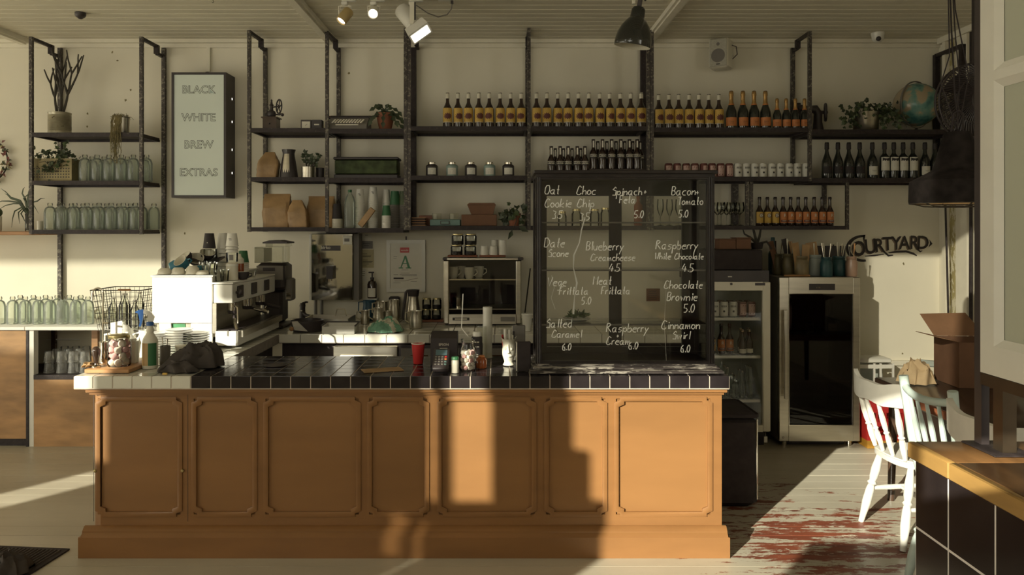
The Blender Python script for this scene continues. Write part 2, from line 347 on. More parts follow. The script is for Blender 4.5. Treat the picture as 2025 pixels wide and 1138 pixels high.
# ------------------------------------------------------------ the room
def floor_mat():
    m = bpy.data.materials.new('worn_painted_boards'); t, N, K, p = nt(m)
    tc = N.new('ShaderNodeTexCoord'); sep = N.new('ShaderNodeSeparateXYZ'); K.new(tc.outputs['Object'], sep.inputs[0])
    def noise(sc, st, det=6, ro=0.6):
        mp = N.new('ShaderNodeMapping'); mp.inputs['Scale'].default_value = st; K.new(tc.outputs['Object'], mp.inputs[0])
        n = N.new('ShaderNodeTexNoise'); n.inputs['Scale'].default_value = sc; n.inputs['Detail'].default_value = det; n.inputs['Roughness'].default_value = ro
        K.new(mp.outputs[0], n.inputs['Vector']); return n.outputs['Fac']
    def mth(op, a, b):
        n = N.new('ShaderNodeMath'); n.operation = op
        for i, x in enumerate((a, b)):
            if isinstance(x, (int, float)): n.inputs[i].default_value = x
            else: K.new(x, n.inputs[i])
        return n.outputs[0]
    def ramp(x, e):
        r = N.new('ShaderNodeValToRGB'); K.new(x, r.inputs[0]); el = r.color_ramp.elements
        while len(el) < len(e): el.new(0.5)
        for q, (pos, c) in zip(el, e): q.position = pos; q.color = (*c, 1) if len(c) == 3 else c
        return r.outputs[0]
    base = ramp(noise(1.4, (0.5, 1.2, 1)), [(0.3, (0.40, 0.36, 0.275)), (0.7, (0.54, 0.495, 0.39))])
    bare = ramp(noise(5, (0.4, 3, 1)), [(0.3, (0.11, 0.030, 0.018)), (0.7, (0.27, 0.075, 0.036))])
    # traffic wear between the counter and the tables, plus scattered chips everywhere
    dx = mth('MULTIPLY', mth('SUBTRACT', sep.outputs[0], 1.75), 1.0); dy = mth('MULTIPLY', mth('SUBTRACT', sep.outputs[1], 4.05), 0.8)
    d2 = mth('ADD', mth('MULTIPLY', dx, dx), mth('MULTIPLY', dy, dy))
    bias = mth('SUBTRACT', 0.045, mth('MINIMUM', mth('MULTIPLY', d2, 0.16), 0.30))
    big = noise(1.9, (0.75, 1.5, 1), 4); fine = noise(26, (0.45, 1.3, 1), 8, 0.75); mid = noise(4.2, (0.55, 3.2, 1), 6, 0.7)
    v = mth('ADD', mth('ADD', mth('MULTIPLY', big, 0.22), mth('MULTIPLY', mid, 0.60)), mth('ADD', mth('MULTIPLY', fine, 0.40), bias))
    mask = ramp(v, [(0.63, (0, 0, 0)), (0.65, (1, 1, 1))])
    mx = N.new('ShaderNodeMixRGB'); K.new(mask, mx.inputs[0]); K.new(base, mx.inputs[1]); K.new(bare, mx.inputs[2])
    K.new(mx.outputs[0], p.inputs['Base Color'])
    rr = ramp(mask, [(0, (0.34, 0.34, 0.34)), (1, (0.5, 0.5, 0.5))]); K.new(rr, p.inputs['Roughness'])
    bp = N.new('ShaderNodeBump'); bp.inputs['Strength'].default_value = 0.25; bp.inputs['Distance'].default_value = 0.004; bp.invert = True
    K.new(v, bp.inputs['Height']); K.new(bp.outputs[0], p.inputs['Normal'])
    return m
M['floor'] = floor_mat()
b = MB(); b.m('soil').box(LX, RX, FY, WY, -0.06, -0.012); b.m('floor'); y = FY
while y < WY - 0.01:
    y2 = min(y + 0.1275, WY)
    b.box(LX, RX, y + 0.0012, y2 - 0.0012, -0.012, RN.uniform(-0.0012, 0.0)); y = y2
struct(b, 'floor')
b = MB().m('ceil'); b.box(LX, RX, BAYY, WY, CEIL + 0.012, CEIL + 0.06); b.box(LX, RX, BAYY - 0.05, BAYY, CEIL - 0.02, BAYZ); b.box(LX, RX, FY, BAYY, BAYZ, BAYZ + 0.05); y = BAYY          # beaded ceiling boards
while y < WY - 0.01:
    y2 = min(y + 0.11, WY); a = [(y + 0.004, CEIL + 0.012), (y + 0.009, CEIL), (y2 - 0.009, CEIL), (y2 - 0.004, CEIL + 0.012)]
    for (p, q) in zip(a, a[1:]): b.poly([(LX, p[0], p[1]), (RX, p[0], p[1]), (RX, q[0], q[1]), (LX, q[0], q[1])])
    y = y2
struct(b, 'ceiling')
b = MB().m('wall'); b.box(LX - 0.1, RX + 0.1, WY, WY + 0.1, -0.06, CEIL + 0.06); struct(b, 'wall_back')
def holed(name, x0, x1, z0, z1, ops, place):
    """a wall strip by strip, solid around its openings"""
    xs = sorted(set([x0, x1] + [v for o in ops for v in o[:2]])); b = MB().m('wall')
    for a, c in zip(xs, xs[1:]):
        zs = sorted([o[2:] for o in ops if o[0] <= a + 1e-6 and o[1] >= c - 1e-6]); z = z0
        for (p, q) in zs:
            if p > z + 1e-6: b.box(*place(a, c), z, p)
            z = max(z, q)
        if z < z1: b.box(*place(a, c), z, z1)
    return struct(b, name)
holed('wall_front', LX - 0.1, RX + 0.1, -0.06, BAYZ + 0.06, OPEN_F, lambda a, c: (a, c, FY - 0.05, FY))
holed('wall_left', FY, WY, -0.06, BAYZ + 0.06, OPEN_L, lambda a, c: (LX - 0.1, LX, a, c))
holed('wall_right', FY, WY, -0.06, BAYZ + 0.06, OPEN_R, lambda a, c: (RX, RX + 0.1, a, c))
for k, (a, c, e, f_) in enumerate(PANES):
    b = MB().m('sheer2' if k < 2 else 'sheer'); b.poly([(a, FY - 0.03, e), (c, FY - 0.03, e), (c, FY - 0.03, f_), (a, FY - 0.03, f_)]); struct(b, 'window_%d' % (k + 1))  # unseen panes added to dim the sun in these openings
b = MB().m('trim')
b.box(LX, RX, WY - 0.02, WY, CEIL - 0.065, CEIL - 0.03); b.box(LX, RX, WY - 0.055, WY, CEIL - 0.03, CEIL); struct(b, 'trim_1')
b = MB().m('trim'); b.box(RX - 0.05, RX, BAYY, WY - 0.056, CEIL - 0.05, CEIL); struct(b, 'trim_2')
for k, x in enumerate((-3.95, -1.39, 1.25)):
    b = MB().m('trim'); b.box(x - 0.045, x + 0.045, BAYY, WY - 0.056, CEIL - 0.035, CEIL + 0.001); b.box(x - 0.025, x + 0.025, BAYY, WY - 0.056, CEIL - 0.05, CEIL - 0.035); struct(b, 'trim_%d' % (k + 3))
b = MB().m('trim'); b.box(LX, RX, WY - 0.02, WY, 0, 0.14); b.box(2.90, RX, WY - 0.035, WY, 0.53, 0.57); b.box(2.90, RX, WY - 0.012, WY, 0.14, 0.53); struct(b, 'baseboard_back')
# the stripped door jamb in the right corner
M['peel'] = mat('peeling_yellow_plaster', (0.36, 0.30, 0.13), 0.9, var=0.3, scale=10, stretch=(1, 1, 0.4), col2=(0.62, 0.57, 0.42), thr=0.50, bump=0.4)
b = MB().m('peel'); b.box(RX - 0.012, RX, 6.17, 6.28, 0, CEIL - 0.05); b.m('trim'); b.box(RX - 0.03, RX, 6.02, 6.165, 0, CEIL - 0.05)
b.box(RX - 0.045, RX, 6.285, 6.33, 0, CEIL - 0.05); b.m('peel').box(RX - 0.010, RX, 5.80, 6.015, 2.2, CEIL - 0.05); b.m('trim').box(RX - 0.03, RX, 5.5, 5.6, 0, CEIL - 0.05); struct(b, 'trim_6')
# conduit running from the cornice to the lightbox, and cracks / marks in the plaster
b = MB().m('trim').box(PX(408, 6.43), PX(415, 6.43), WY - 0.02, WY, 2.99, CEIL - 0.065); struct(b, 'trim_7')
b = MB().m('drygrass')
for (px, py) in ((232, 120), (222, 103), (258, 178), (248, 198), (173, 225), (172, 250), (118, 120), (690, 145), (668, 470), (365, 462), (1787, 522), (1785, 700)):
    c = (PX(px, WY - 0.0015), WY - 0.0008, PZ(py, WY)); q = [(c[0] + math.cos(a) * RN.uniform(0.004, 0.012), c[1], c[2] + math.sin(a) * RN.uniform(0.004, 0.014)) for a in [k * PI / 4 for k in range(8)]]
    b.poly(q)
o = struct(b, 'trim_8')
# ------------------------------------------------------------ the tiled counters
def tiled(b, x0, x1, y0, y1, z, px, py, colour, inset=0.0015):
    nx = max(1, round((x1 - x0) / px)); ny = max(1, round((y1 - y0) / py)); g = 0.0022
    for i in range(nx):
        for j in range(ny):
            a, c = x0 + (x1 - x0) * i / nx, x0 + (x1 - x0) * (i + 1) / nx; e, f_ = y0 + (y1 - y0) * j / ny, y0 + (y1 - y0) * (j + 1) / ny
            b.m(colour((a + c) / 2, (e + f_) / 2)); b.box(a + g, c - g, e + g, f_ - g, z - 0.004, z + inset + RN.uniform(0, 0.0006), 0.0012)
def edge_tiles(b, x0, x1, y, z0, z1, px, colour):
    nx = max(1, round((x1 - x0) / px)); g = 0.0022
    for i in range(nx):
        a, c = x0 + (x1 - x0) * i / nx, x0 + (x1 - x0) * (i + 1) / nx
        b.m(colour((a + c) / 2)); P_ = [(a + g, z0 + g), (c - g, z0 + g), (c - g, z1 - 0.001), (a + g, z1 - 0.001)]
        q = [b.v((p[0], y, p[1])) for p in P_]; r = [b.v((p[0] + (0.0015 if k in (0, 3) else -0.0015), y - 0.003, p[1] + (0.0015 if k < 2 else -0.0015))) for k, p in enumerate(P_)]
        b.f(r)
        for k in range(4): b.f([q[k], q[(k + 1) % 4], r[(k + 1) % 4], r[k]])
BX0, BX1, BW, CZ = -2.155, 1.175, -1.56, 0.923
top = thing('counter_top', 'long glazed tile worktop of the bar, black tiles with a white tiled end', 'worktop', (0, 0, 0))
b = MB(); b.m('grout').box(BX0, BX1, 3.903, 4.52, CZ - 0.066, CZ - 0.002)
wb = lambda x, *_: 'wtile' if x < BW else 'btile'
tiled(b, BX0, BW, 3.903, 4.52, CZ - 0.0015, 0.099, 0.103, wb); tiled(b, BW, BX1, 3.903, 4.52, CZ - 0.0015, 0.1013, 0.103, wb)
edge_tiles(b, BX0, BW, 3.903, CZ - 0.064, CZ, 0.099, wb); edge_tiles(b, BW, BX1, 3.903, CZ - 0.064, CZ, 0.1013, wb)
b.build('tiled_slab', top)
b = MB(); b.m('dgrout').box(BX0, BW, 4.521, 5.45, CZ - 0.066, CZ - 0.002); tiled(b, BX0, BW, 4.521, 5.45, CZ - 0.0015, 0.099, 0.103, lambda *_: 'wtile'); b.build('tiled_return', top)
bc = thing('back_counter_top', 'white tiled worktop running along the back wall behind the bar', 'worktop', (0, 0, 0))
b = MB(); b.m('dgrout').box(-2.155, 1.50, 5.453, 6.44, CZ - 0.064, CZ - 0.002)
tiled(b, -2.155, 1.50, 5.453, 6.44, CZ - 0.0015, 0.152, 0.152, lambda *_: 'wtile'); edge_tiles(b, -1.556, 1.50, 5.453, CZ - 0.062, CZ, 0.152, lambda *_: 'wtile'); b.build('tiled_slab', bc)

# the panelled bar front
bar = thing('bar_counter', 'long gold-brown panelled bar counter with moulded panels and a stepped plinth', 'bar counter', (0, 0, 0))
x0, x1, yf = -2.085, 1.148, 3.945
b = MB().m('copper2'); zt = CZ - 0.066
b.box(x0 + 0.03, x1 - 0.02, yf + 0.02, 4.50, 0.0, zt - 0.001)
b.build('carcass', bar)
def notched(cx0, cx1, z0, z1, k, e=0.0):
    """outline of a panel moulding with scalloped corners"""
    a, c, d, f_ = cx0 - e, cx1 + e, z0 - e, z1 + e
    return [(a + k, d), (c - k, d), (c - k, d + k * .55), (c, d + k), (c, f_ - k), (c - k, f_ - k * .55), (c - k, f_), (a + k, f_), (a + k, f_ - k * .55), (a, f_ - k), (a, d + k), (a + k, d + k * .55)]
PANELS = [(193, 357), (383, 505), (525, 710), (730, 845), (868, 1057), (1080, 1197), (1218, 1405)]
px = [(PX(a, yf), PX(c, yf)) for a, c in PANELS]; pz0, pz1 = 0.205, 0.800
XZ = Matrix(((1, 0, 0, 0), (0, 0, 1, 0), (0, 1, 0, 0), (0, 0, 0, 1)))          # (x, z) outlines pushed along y
b = MB().m('copper2')                                                          # stiles and rails
b.box(x0 + 0.045, x1, yf, yf + 0.02, 0.10, pz0); b.box(x0 + 0.045, x1, yf, yf + 0.02, pz1, zt - 0.001)
xs = [x0 + 0.045] + [v for p in px for v in p] + [x1]
for i in range(0, len(xs), 2): b.box(xs[i], xs[i + 1], yf, yf + 0.02, pz0, pz1)
b.box(x0, x0 + 0.03, yf + 0.034, 4.50, 0.10, zt - 0.001); b.prism([(x0, yf + 0.034), (x0 + 0.045, yf), (x0 + 0.045, yf + 0.02), (x0 + 0.03, yf + 0.034)], 0.10, zt - 0.0205)
b.box(x0 - 0.02, x1 + 0.02, yf - 0.026, yf + 0.02, zt - 0.020, zt - 0.001); b.box(x0 - 0.008, x1 + 0.008, yf - 0.012, yf + 0.02, zt - 0.034, zt - 0.020)
b.build('face_frame', bar)
b = MB().m('copper2')
b.box(x0 - 0.045, x1 + 0.028, yf - 0.048, yf + 0.02, 0.0, 0.105, 0.0); b.prism([(yf - 0.048, 0.105), (yf - 0.030, 0.122), (yf - 0.030, 0.130), (yf - 0.012, 0.148), (yf + 0.0, 0.150), (yf + 0.02, 0.105)], x0 - 0.034, x1 + 0.02, Matrix(((0, 0, 1, 0), (1, 0, 0, 0), (0, 1, 0, 0), (0, 0, 0, 1))))
b.box(x0 - 0.045, x0 + 0.04, yf + 0.02, 4.50, 0.0, 0.105); b.build('plinth', bar)
for i, (a, c) in enumerate(px):
    b = MB().m('copper'); b.box(a, c, yf + 0.010, yf + 0.0199, pz0, pz1)
    b.m('copper2')
    out, mid_, inn = notched(a, c, pz0, pz1, 0.030, 0.010), notched(a, c, pz0, pz1, 0.030, 0.0), notched(a, c, pz0, pz1, 0.028, -0.014)
    rings = [[b.v((p[0], y, p[1])) for p in r] for r, y in ((out, yf - 0.0005), (out, yf - 0.006), (mid_, yf - 0.009), (inn, yf - 0.003), (inn, yf + 0.010))]
    for r, q in zip(rings, rings[1:]):
        for j in range(12): b.f([r[j], r[(j + 1) % 12], q[(j + 1) % 12], q[j]])
    # corner fillers inside the scallops
    b.build('panel', bar)
    if i == 0:
        for (u, v) in ((a - 0.020, a - 0.018), (c + 0.037, c + 0.039)): MB().m('ink').box(u, v, yf - 0.0008, yf, 0.17, pz1 + 0.035).build('door_gap', bar)
for x in (PX(190, yf) , PX(362, yf)):
    b = MB().m('brass'); b.lathe([(0, 0.014), (0.006, 0.013), (0.009, 0.008), (0.008, 0.003), (0.004, 0.0), (0.0, 0.0)], (0, 0, 0), 12, Matrix.Rotation(PI / 2, 4, 'X')); b.build('door_knob', bar, (x, yf - 0.001, 0.432))

# carcasses under the other worktops
b = MB().m('blackwood').box(-2.10, -1.60, 4.53, 5.45, 0.0, CZ - 0.067); tag(b.build('base_cabinet'), 'dark base cabinet under the white tiled return at the coffee machine', 'cabinet')
b = MB().m('matblack').box(-1.55, 1.46, 5.52, 6.42, 0.0, CZ - 0.066); tag(b.build('base_cabinet'), 'dark base cabinet under the white tiled back worktop', 'cabinet')
fr = thing('undercounter_fridge', 'low stainless steel fridge under the back worktop with a pale front', 'fridge', (PX(725, 5.4), 5.40, 0.0))
b = MB().m('inox').bbox(-0.235, 0.215, 0.0, 0.115, 0.05, 0.845); b.build('body', fr)
b = MB().m('white').bbox(-0.185, 0.19, -0.02, -0.001, 0.10, 0.785); b.build('door', fr)
b = MB().m('black').box(-0.23, 0.21, 0.01, 0.11, 0.0, 0.049); b.build('plinth', fr)
dr = thing('drawer_unit', 'black drawer unit with steel pulls under the back worktop', 'drawers', (PX(860, 5.4), 5.42, 0.0))
b = MB().m('black').box(-0.26, 0.62, 0.0, 0.095, 0.0, 0.85); b.build('body', dr)
for k in range(3):
    d_ = MB().m('greyplastic').box(-0.24 + k * 0.285, 0.02 + k * 0.285, -0.012, -0.001, 0.66, 0.83).build('drawer', dr); MB().m('chrome').box(-0.17 + k * 0.285, -0.05 + k * 0.285, -0.022, -0.013, 0.77, 0.785).build('handle', d_)
# ------------------------------------------------------------ steel shelving on the back wall
DF, DR = 6.05, 6.40                       # front and rear posts
def sz(py): return PZ(py, DF)
def post(t, x, y, z0, z1, w_=0.026, m='rustpost', name='post'):
    return MB().m(m).box(x - w_ / 2, x + w_ / 2, y - w_ / 2, y + w_ / 2, z0, z1).build(name, t)
def bracket(t, x, ztop, x2=None):
    """the cranked bar from the front post's head to the wall under the cornice"""
    x2 = x if x2 is None else x2
    b = MB().m('steel'); b.bar((x, DF + 0.013, ztop - 0.012), (x2, 6.315, ztop - 0.012), 0.024); b.box(x2 - 0.018, x2 + 0.018, 6.30, 6.335, ztop - 0.075, ztop - 0.002); b.bar((x2, 6.32, ztop - 0.07), (x2, WY - 0.021, ztop - 0.07), 0.024)
    b.build('bracket', t)
def shelf(t, x0, x1, zt, lip=0.032, lipm='steel', y0=None, y1=None):
    y0 = DF - 0.013 if y0 is None else y0; y1 = DR + 0.012 if y1 is None else y1
    s_ = MB().m('board').box(x0 + 0.004, x1 - 0.004, y0 + 0.016, y1, zt - 0.014, zt).build('shelf_board', t)
    b = MB().m(lipm); b.box(x0, x1, y0 - 0.003, y0 + 0.0155, zt - lip, zt + 0.001); b.box(x0, x0 + 0.018, y0 + 0.016, y1, zt - lip, zt - 0.0145); b.box(x1 - 0.018, x1, y0 + 0.016, y1, zt - lip, zt - 0.0145); b.box(x0 + 0.0185, x1 - 0.0185, y1 - 0.014, y1, zt - lip, zt - 0.0145)
    b.build('shelf_frame', t)
def fx(px): return PX(px, DF)
G_SH = 'steel shelving bays on the back wall'
# bay A, by the lightbox
ZA = (sz(263), sz(358), sz(455)); x0, x1 = fx(62), fx(280)
t = thing('wall_shelf', 'three-tier blackened steel shelving with glass bottles beside the menu lightbox', 'shelf', (0, 0, 0), 0, G_SH)
for x in (x0, x1): post(t, x, DF, ZA[2] - 0.035, sz(73)); bracket(t, x, sz(73)); post(t, x + 0.012, DR + 0.027, CZ + 0.002, CEIL - 0.07, 0.03)
for z in ZA: shelf(t, x0 + 0.014, x1 - 0.014, z, y1=DR + 0.010)
# bays B and B2, over the boiler
ZB = (sz(254), sz(351), sz(450)); xb, xc, xd = fx(493), fx(647), fx(802)
t = thing('wall_shelf', 'steel shelving bay with coffee grinder on top and brown paper bags below', 'shelf', (0, 0, 0), 0, G_SH)
for x, zt in ((xb, sz(60)),): post(t, x, DF, ZB[2] - 0.035, zt); bracket(t, x, zt, x + 0.01); post(t, x + 0.012, DR + 0.027, ZB[2] - 0.035, CEIL - 0.07, 0.03)
for z in ZB: shelf(t, xb + 0.014, xc - 0.014, z)
t = thing('wall_shelf', 'steel shelving bay with typewriter on top and paper cups below', 'shelf', (0, 0, 0), 0, G_SH)
for x, zt in ((xc, sz(62)),): post(t, x, DF, ZB[2] - 0.035, zt); bracket(t, x, zt, x + 0.01); post(t, x + 0.012, DR + 0.027, ZB[2] - 0.035, CEIL - 0.07, 0.03)
for z in ZB: shelf(t, xc + 0.014, xd - 0.014, z - 0.006, 0.036)
# bay C
ZC = (sz(250.5), sz(348), sz(447)); xe = fx(809.2); xf = fx(1046); xg = fx(1281.5); xh = fx(1289)
t = thing('wall_shelf', 'steel shelving bay with five round tea tins on its middle shelf', 'shelf', (0, 0, 0), 0, G_SH)
post(t, xd, DF, ZC[2] - 0.035, sz(56), 0.026); post(t, xe, DF, ZC[2] - 0.035, sz(56), 0.026); post(t, xe - 0.01, DR + 0.024, ZC[2] - 0.035, CEIL - 0.07, 0.05, 'steel')
bracket(t, xe, sz(56), xe + 0.03)
for z in ZC: shelf(t, xe + 0.014, xf - 0.014, z, 0.034)
# bay D, behind the display case
t = thing('wall_shelf', 'steel shelving bay above and behind the black display case', 'shelf', (0, 0, 0), 0, G_SH)
post(t, xf, DF, ZC[2] - 0.035, sz(56)); bracket(t, xf, sz(56)); post(t, xf, DR + 0.027, ZC[2] - 0.035, CEIL - 0.07, 0.03)
for z in ZC: shelf(t, xf + 0.014, xg - 0.014, z, 0.034)
# bay E, champagne and cans
t = thing('wall_shelf', 'steel shelving bay with champagne bottles on top and drink cans below', 'shelf', (0, 0, 0), 0, G_SH)
post(t, xg, DF, ZC[2] - 0.035, sz(60), 0.026); post(t, xh, DF, ZC[2] - 0.035, sz(60), 0.026); post(t, xg + 0.035, DR + 0.024, ZC[2] - 0.035, CEIL - 0.07, 0.05, 'steel')
xi, xj = fx(1601), RX - 0.045
ze = (sz(253), sz(350))
post(t, xi, DF, ze[1] - 0.035, sz(62)); bracket(t, xi, sz(62), xi + 0.01); post(t, xi + 0.012, DR + 0.027, ze[1] - 0.035, CEIL - 0.07, 0.03)
for z in ze: shelf(t, xh + 0.014, xi - 0.014, z, 0.034)
# hung frame below
t = thing('wall_shelf', 'low hung steel shelf of wine glasses and stubby bottles above the fridges', 'shelf', (0, 0, 0), 0, G_SH)
xk, xl = fx(1482), fx(1675); zl = sz(447); zt_ = ze[1] - 0.037
post(t, xk - 0.02, DF, zl - 0.03, zt_, 0.024); post(t, xk + 0.014, DF, zl - 0.03, zt_, 0.024); post(t, xl, DF, zl - 0.03, zt_, 0.024); post(t, xl - 0.02, DR + 0.027, zl - 0.03, zt_, 0.03); post(t, xk, DR + 0.027, zl - 0.03, zt_, 0.05)
shelf(t, xh + 0.014, xl - 0.013, zl, 0.03)
# bay F, wine and globe
t = thing('wall_shelf', 'end steel shelving bay with wine bottles and a globe in the room corner', 'shelf', (0, 0, 0), 0, G_SH)
post(t, xj, DF, ze[1] - 0.035, CEIL - 0.13, 0.04, 'steel'); post(t, xj - 0.0, DR + 0.01, ze[1] - 0.035, CEIL - 0.13, 0.04, 'steel')
zf = (sz(257), sz(353))
for z in zf: shelf(t, xi + 0.014, xj - 0.021, z, 0.034)
MB().m('steel').bar((xj, DF, CEIL - 0.14), (xj, DR + 0.01, CEIL - 0.14), 0.03).build('bracket', t)
# plank on the left
t = thing('wall_shelf', 'pale timber plank shelf beside the glass bottle shelving', 'shelf', (-4.6, 6.2, sz(458)))
MB().m('wood').bbox(-0.9, x0 + 4.6 - 0.014, -0.12, 0.24, -0.03, 0.0).build('plank', t); MB().m('steel').box(-0.6, -0.57, -0.1, 0.249, -0.05, -0.031).build('bracket', t)
DI = 6.2                                   # depth of the things on the shelves
def ix(px, d=DI): return PX(px, d)
def iz(h_px, d=DI): return h_px * d / F

# ------------------------------------------------------------ bottles
def bottle_prof(R, H, rn, zs, zn, foot=0.004, dome=1.0):
    """body radius R to zs, shoulder to neck radius rn at zn, up to H"""
    p = [(0, foot), (R * 0.8, 0.0), (R * 0.97, 0.003), (R, 0.010), (R, zs)]
    for i in range(1, 7):
        u = i / 6; p.append((rn + (R - rn) * (0.5 + 0.5 * math.cos(PI * u)) ** dome, zs + (zn - zs) * u))
    return p + [(rn * 0.95, H - 0.022), (rn * 1.1, H - 0.020), (rn * 1.1, H - 0.004), (rn * 0.95, H), (0, H)]
def make_bottle(name, label, cat, group, R, H, rn, zs, zn, gm, lab=None, labm=None, cap=None, capm=None, lw=2.6, dome=1.0, extra=None):
    t = thing(name, label, cat, (0, 0, 0), 0, group)
    MB().m(gm).lathe(bottle_prof(R, H, rn, zs, zn, dome=dome), n=18).build('glass_body', t)
    if lab:
        b = MB().m(labm); cylindrical(R, lab[0], lab[1], R * lw, b, 12); lo = b.build('label', t)
        if extra: extra(t, R, lab)
    if cap:
        MB().m(capm).lathe([(rn * 1.02, H - cap), (rn * 1.2, H - cap), (rn * 1.16, H - 0.012), (rn * 1.0, H + 0.001), (0, H + 0.002)], n=14).build('cap', t)
    return t
def wrapped(pts, R, lift=0.0012):
    """flat (x, z) outline bent round the front of a bottle"""
    return [((R + lift) * math.sin(x / R), -(R + lift) * math.cos(x / R), z) for x, z in pts]
def wraptext(b, s, size, R, z, bold=0.0, x=0.0, lift=0.0013):
    md = text(s, size, bold); vs = [b.v(wrapped([(v.x + x, v.y + z)], R, lift)[0]) for v in md[0]]
    for fc in md[1]: b.f([vs[i] for i in fc])
def row(proto, spots, label_fn, used=[False]):
    for i, (x, y, z, rz) in enumerate(spots):
        if i == 0: proto.location = (x, y, z); proto.rotation_euler.z = rz; proto['label'] = label_fn(0)
        else: dup(proto, (x, y, z), rz, label_fn(i))
# cider style bottles with yellow labels
def sunflower(t, R, lab):
    b = MB().m('maroon'); k = 26; pts = []
    for i in range(k):
        a = 2 * PI * i / k; r = 0.036 if i % 2 else 0.024
        pts.append((0.004 + math.cos(a) * r * 1.12, lab[0] + 0.050 + math.sin(a) * r * (0.85 if math.sin(a) > 0 else 0.75)))
    wraprings(b, pts, (0.004, lab[0] + 0.050), R)
    b.m('ink'); b.poly(wrapped([(-0.012, lab[1] - 0.012), (0.014, lab[1] - 0.012), (0.014, lab[1] - 0.008), (-0.012, lab[1] - 0.008)], R, 0.0014))
    b.m('paper'); cylindrical(R, lab[0] + 0.001, lab[0] + 0.004, R * 2.6, b, 12, 0.0014); b.build('label_print', t)
B1 = make_bottle('cider_bottle', '', 'bottle', 'yellow-labelled brown bottles on the top shelf', 0.0375, 0.292, 0.0135, 0.150, 0.222, 'brownglass', (0.048, 0.165), 'yellow', 0.048, 'cream', extra=sunflower)
S1 = [885, 905.5, 926.5, 947, 967.5, 989, 1010, 1031]; S2 = [1061, 1081.5, 1103, 1123.5, 1144, 1164.5, 1186, 1206, 1227, 1247.5, 1268]; S3 = [1303, 1323, 1342, 1362.5, 1382, 1402, 1422]
NM = {0: (S1, 'above the tea tins'), 1: (S2, 'above the display case'), 2: (S3, 'next to the champagne')}
sp, lb = [], []
for k in range(3):
    for i, p in enumerate(NM[k][0]):
        sp.append((ix(p), DI + RN.uniform(-.008, .008), ZC[0] + 0.001 if k < 2 else ze[0] + 0.001, RN.uniform(-.35, .35))); lb.append('yellow-labelled brown bottle, %s from the left in the row %s' % (ORD[i], NM[k][1]))
row(B1, sp, lambda i: lb[i])
# champagne: four full size, four half bottles
def champ(name, sc, grp):
    R, H = 0.0425 * sc, 0.315 * sc
    t = make_bottle(name, '', 'bottle', grp, R, H, 0.0145 * sc, 0.13 * sc, 0.235 * sc, 'greenglass', (0.030 * sc, 0.100 * sc), 'orange', None, None, 2.5, 0.85)
    b = MB().m('goldfoil'); b.lathe([(0.0205 * sc, H * 0.66), (0.0165 * sc, H * 0.74), (0.0155 * sc, H * 0.87), (0.0185 * sc, H * 0.885), (0.0185 * sc, H * 0.93), (0.0165 * sc, H * 0.985), (0.011 * sc, H + 0.002), (0, H + 0.003)], n=14); b.build('foil', t)
    b = MB().m('orange'); b.lathe([(0.0245 * sc, H * 0.635), (0.0207 * sc, H * 0.672)], n=14); b.build('neck_band', t)
    b = MB().m('ink'); wraptext(b, 'Veuve', 0.015 * sc, R, 0.062 * sc); wraptext(b, 'Clicquot', 0.010 * sc, R, 0.050 * sc); b.build('label_print', t)
    return t
B2 = champ('champagne_bottle', 1.0, 'large champagne bottles'); row(B2, [(ix(p), DI, ze[0] + 0.001, RN.uniform(-.3, .3)) for p in (1446, 1469, 1491, 1513.5)], lambda i: 'full-size champagne bottle with orange label, %s from the yellow-labelled bottles' % ORD[i])
B3 = champ('half_champagne_bottle', 0.79, 'half champagne bottles'); row(B3, [(ix(p), DI - 0.03, ze[0] + 0.001, RN.uniform(-.3, .3)) for p in (1534, 1552, 1570, 1588)], lambda i: 'small half champagne bottle with orange label, %s from the full-size ones' % ORD[i])
# wine
def wine(name, kind, grp):
    R, H = 0.0375, 0.298
    if kind == 'dark': t = make_bottle(name, '', 'bottle', grp, 0.040, H, 0.0145, 0.125, 0.225, 'greenglass', (0.045, 0.105), 'ink', 0.055, 'ink', 2.2, 0.85)
    elif kind == 'plain': t = make_bottle(name, '', 'bottle', grp, 0.0385, H, 0.0145, 0.14, 0.22, 'greenglass', (0.035, 0.105), 'paper', 0.055, 'ink', 2.2, 0.9)
    else: t = make_bottle(name, '', 'bottle', grp, R, H, 0.0145, 0.175, 0.215, 'greenglass', (0.070, 0.178), 'paper', 0.055, 'ink', 2.2, 1.0)
    r_ = t.children[0].data.vertices and (0.040 if kind == 'dark' else 0.0385 if kind == 'plain' else R)
    b = MB()
    if kind == 'dark':
        b.m('maroon'); b.poly(wrapped([(0.014 + math.cos(a) * 0.006, 0.088 + math.sin(a) * 0.006) for a in [k * PI / 5 for k in range(10)]], r_)); b.m('greyplastic')
        for k in range(5): b.poly(wrapped([(-0.016 + k * 0.003, 0.060 + k * 0.002), (0.012 + k * 0.002, 0.060 + k * 0.002), (0.012 + k * 0.002, 0.0608 + k * 0.002), (-0.016 + k * 0.003, 0.0608 + k * 0.002)], r_))
    elif kind == 'plain':
        b.m('ink'); [cylindrical(r_, z_q, z_q + 0.0014, w_q, b, 4, 0.0012) for z_q, w_q in ((0.070, 0.036), (0.064, 0.026))]
    else:
        b.m('ink'); pts = [(-0.030, 0.146)] + [(-0.030 + 0.006 * k, 0.150 + RN.uniform(-0.006, 0.009)) for k in range(11)] + [(0.030, 0.168), (0.030, 0.174), (-0.030, 0.174)]
        wraprings(b, pts, (0, 0.164), r_)
        for k in range(4): b.poly(wrapped([(-0.012, 0.125 - k * 0.008), (0.014, 0.125 - k * 0.008), (0.014, 0.1265 - k * 0.008), (-0.012, 0.1265 - k * 0.008)], r_))
    b.build('label_print', t); return t
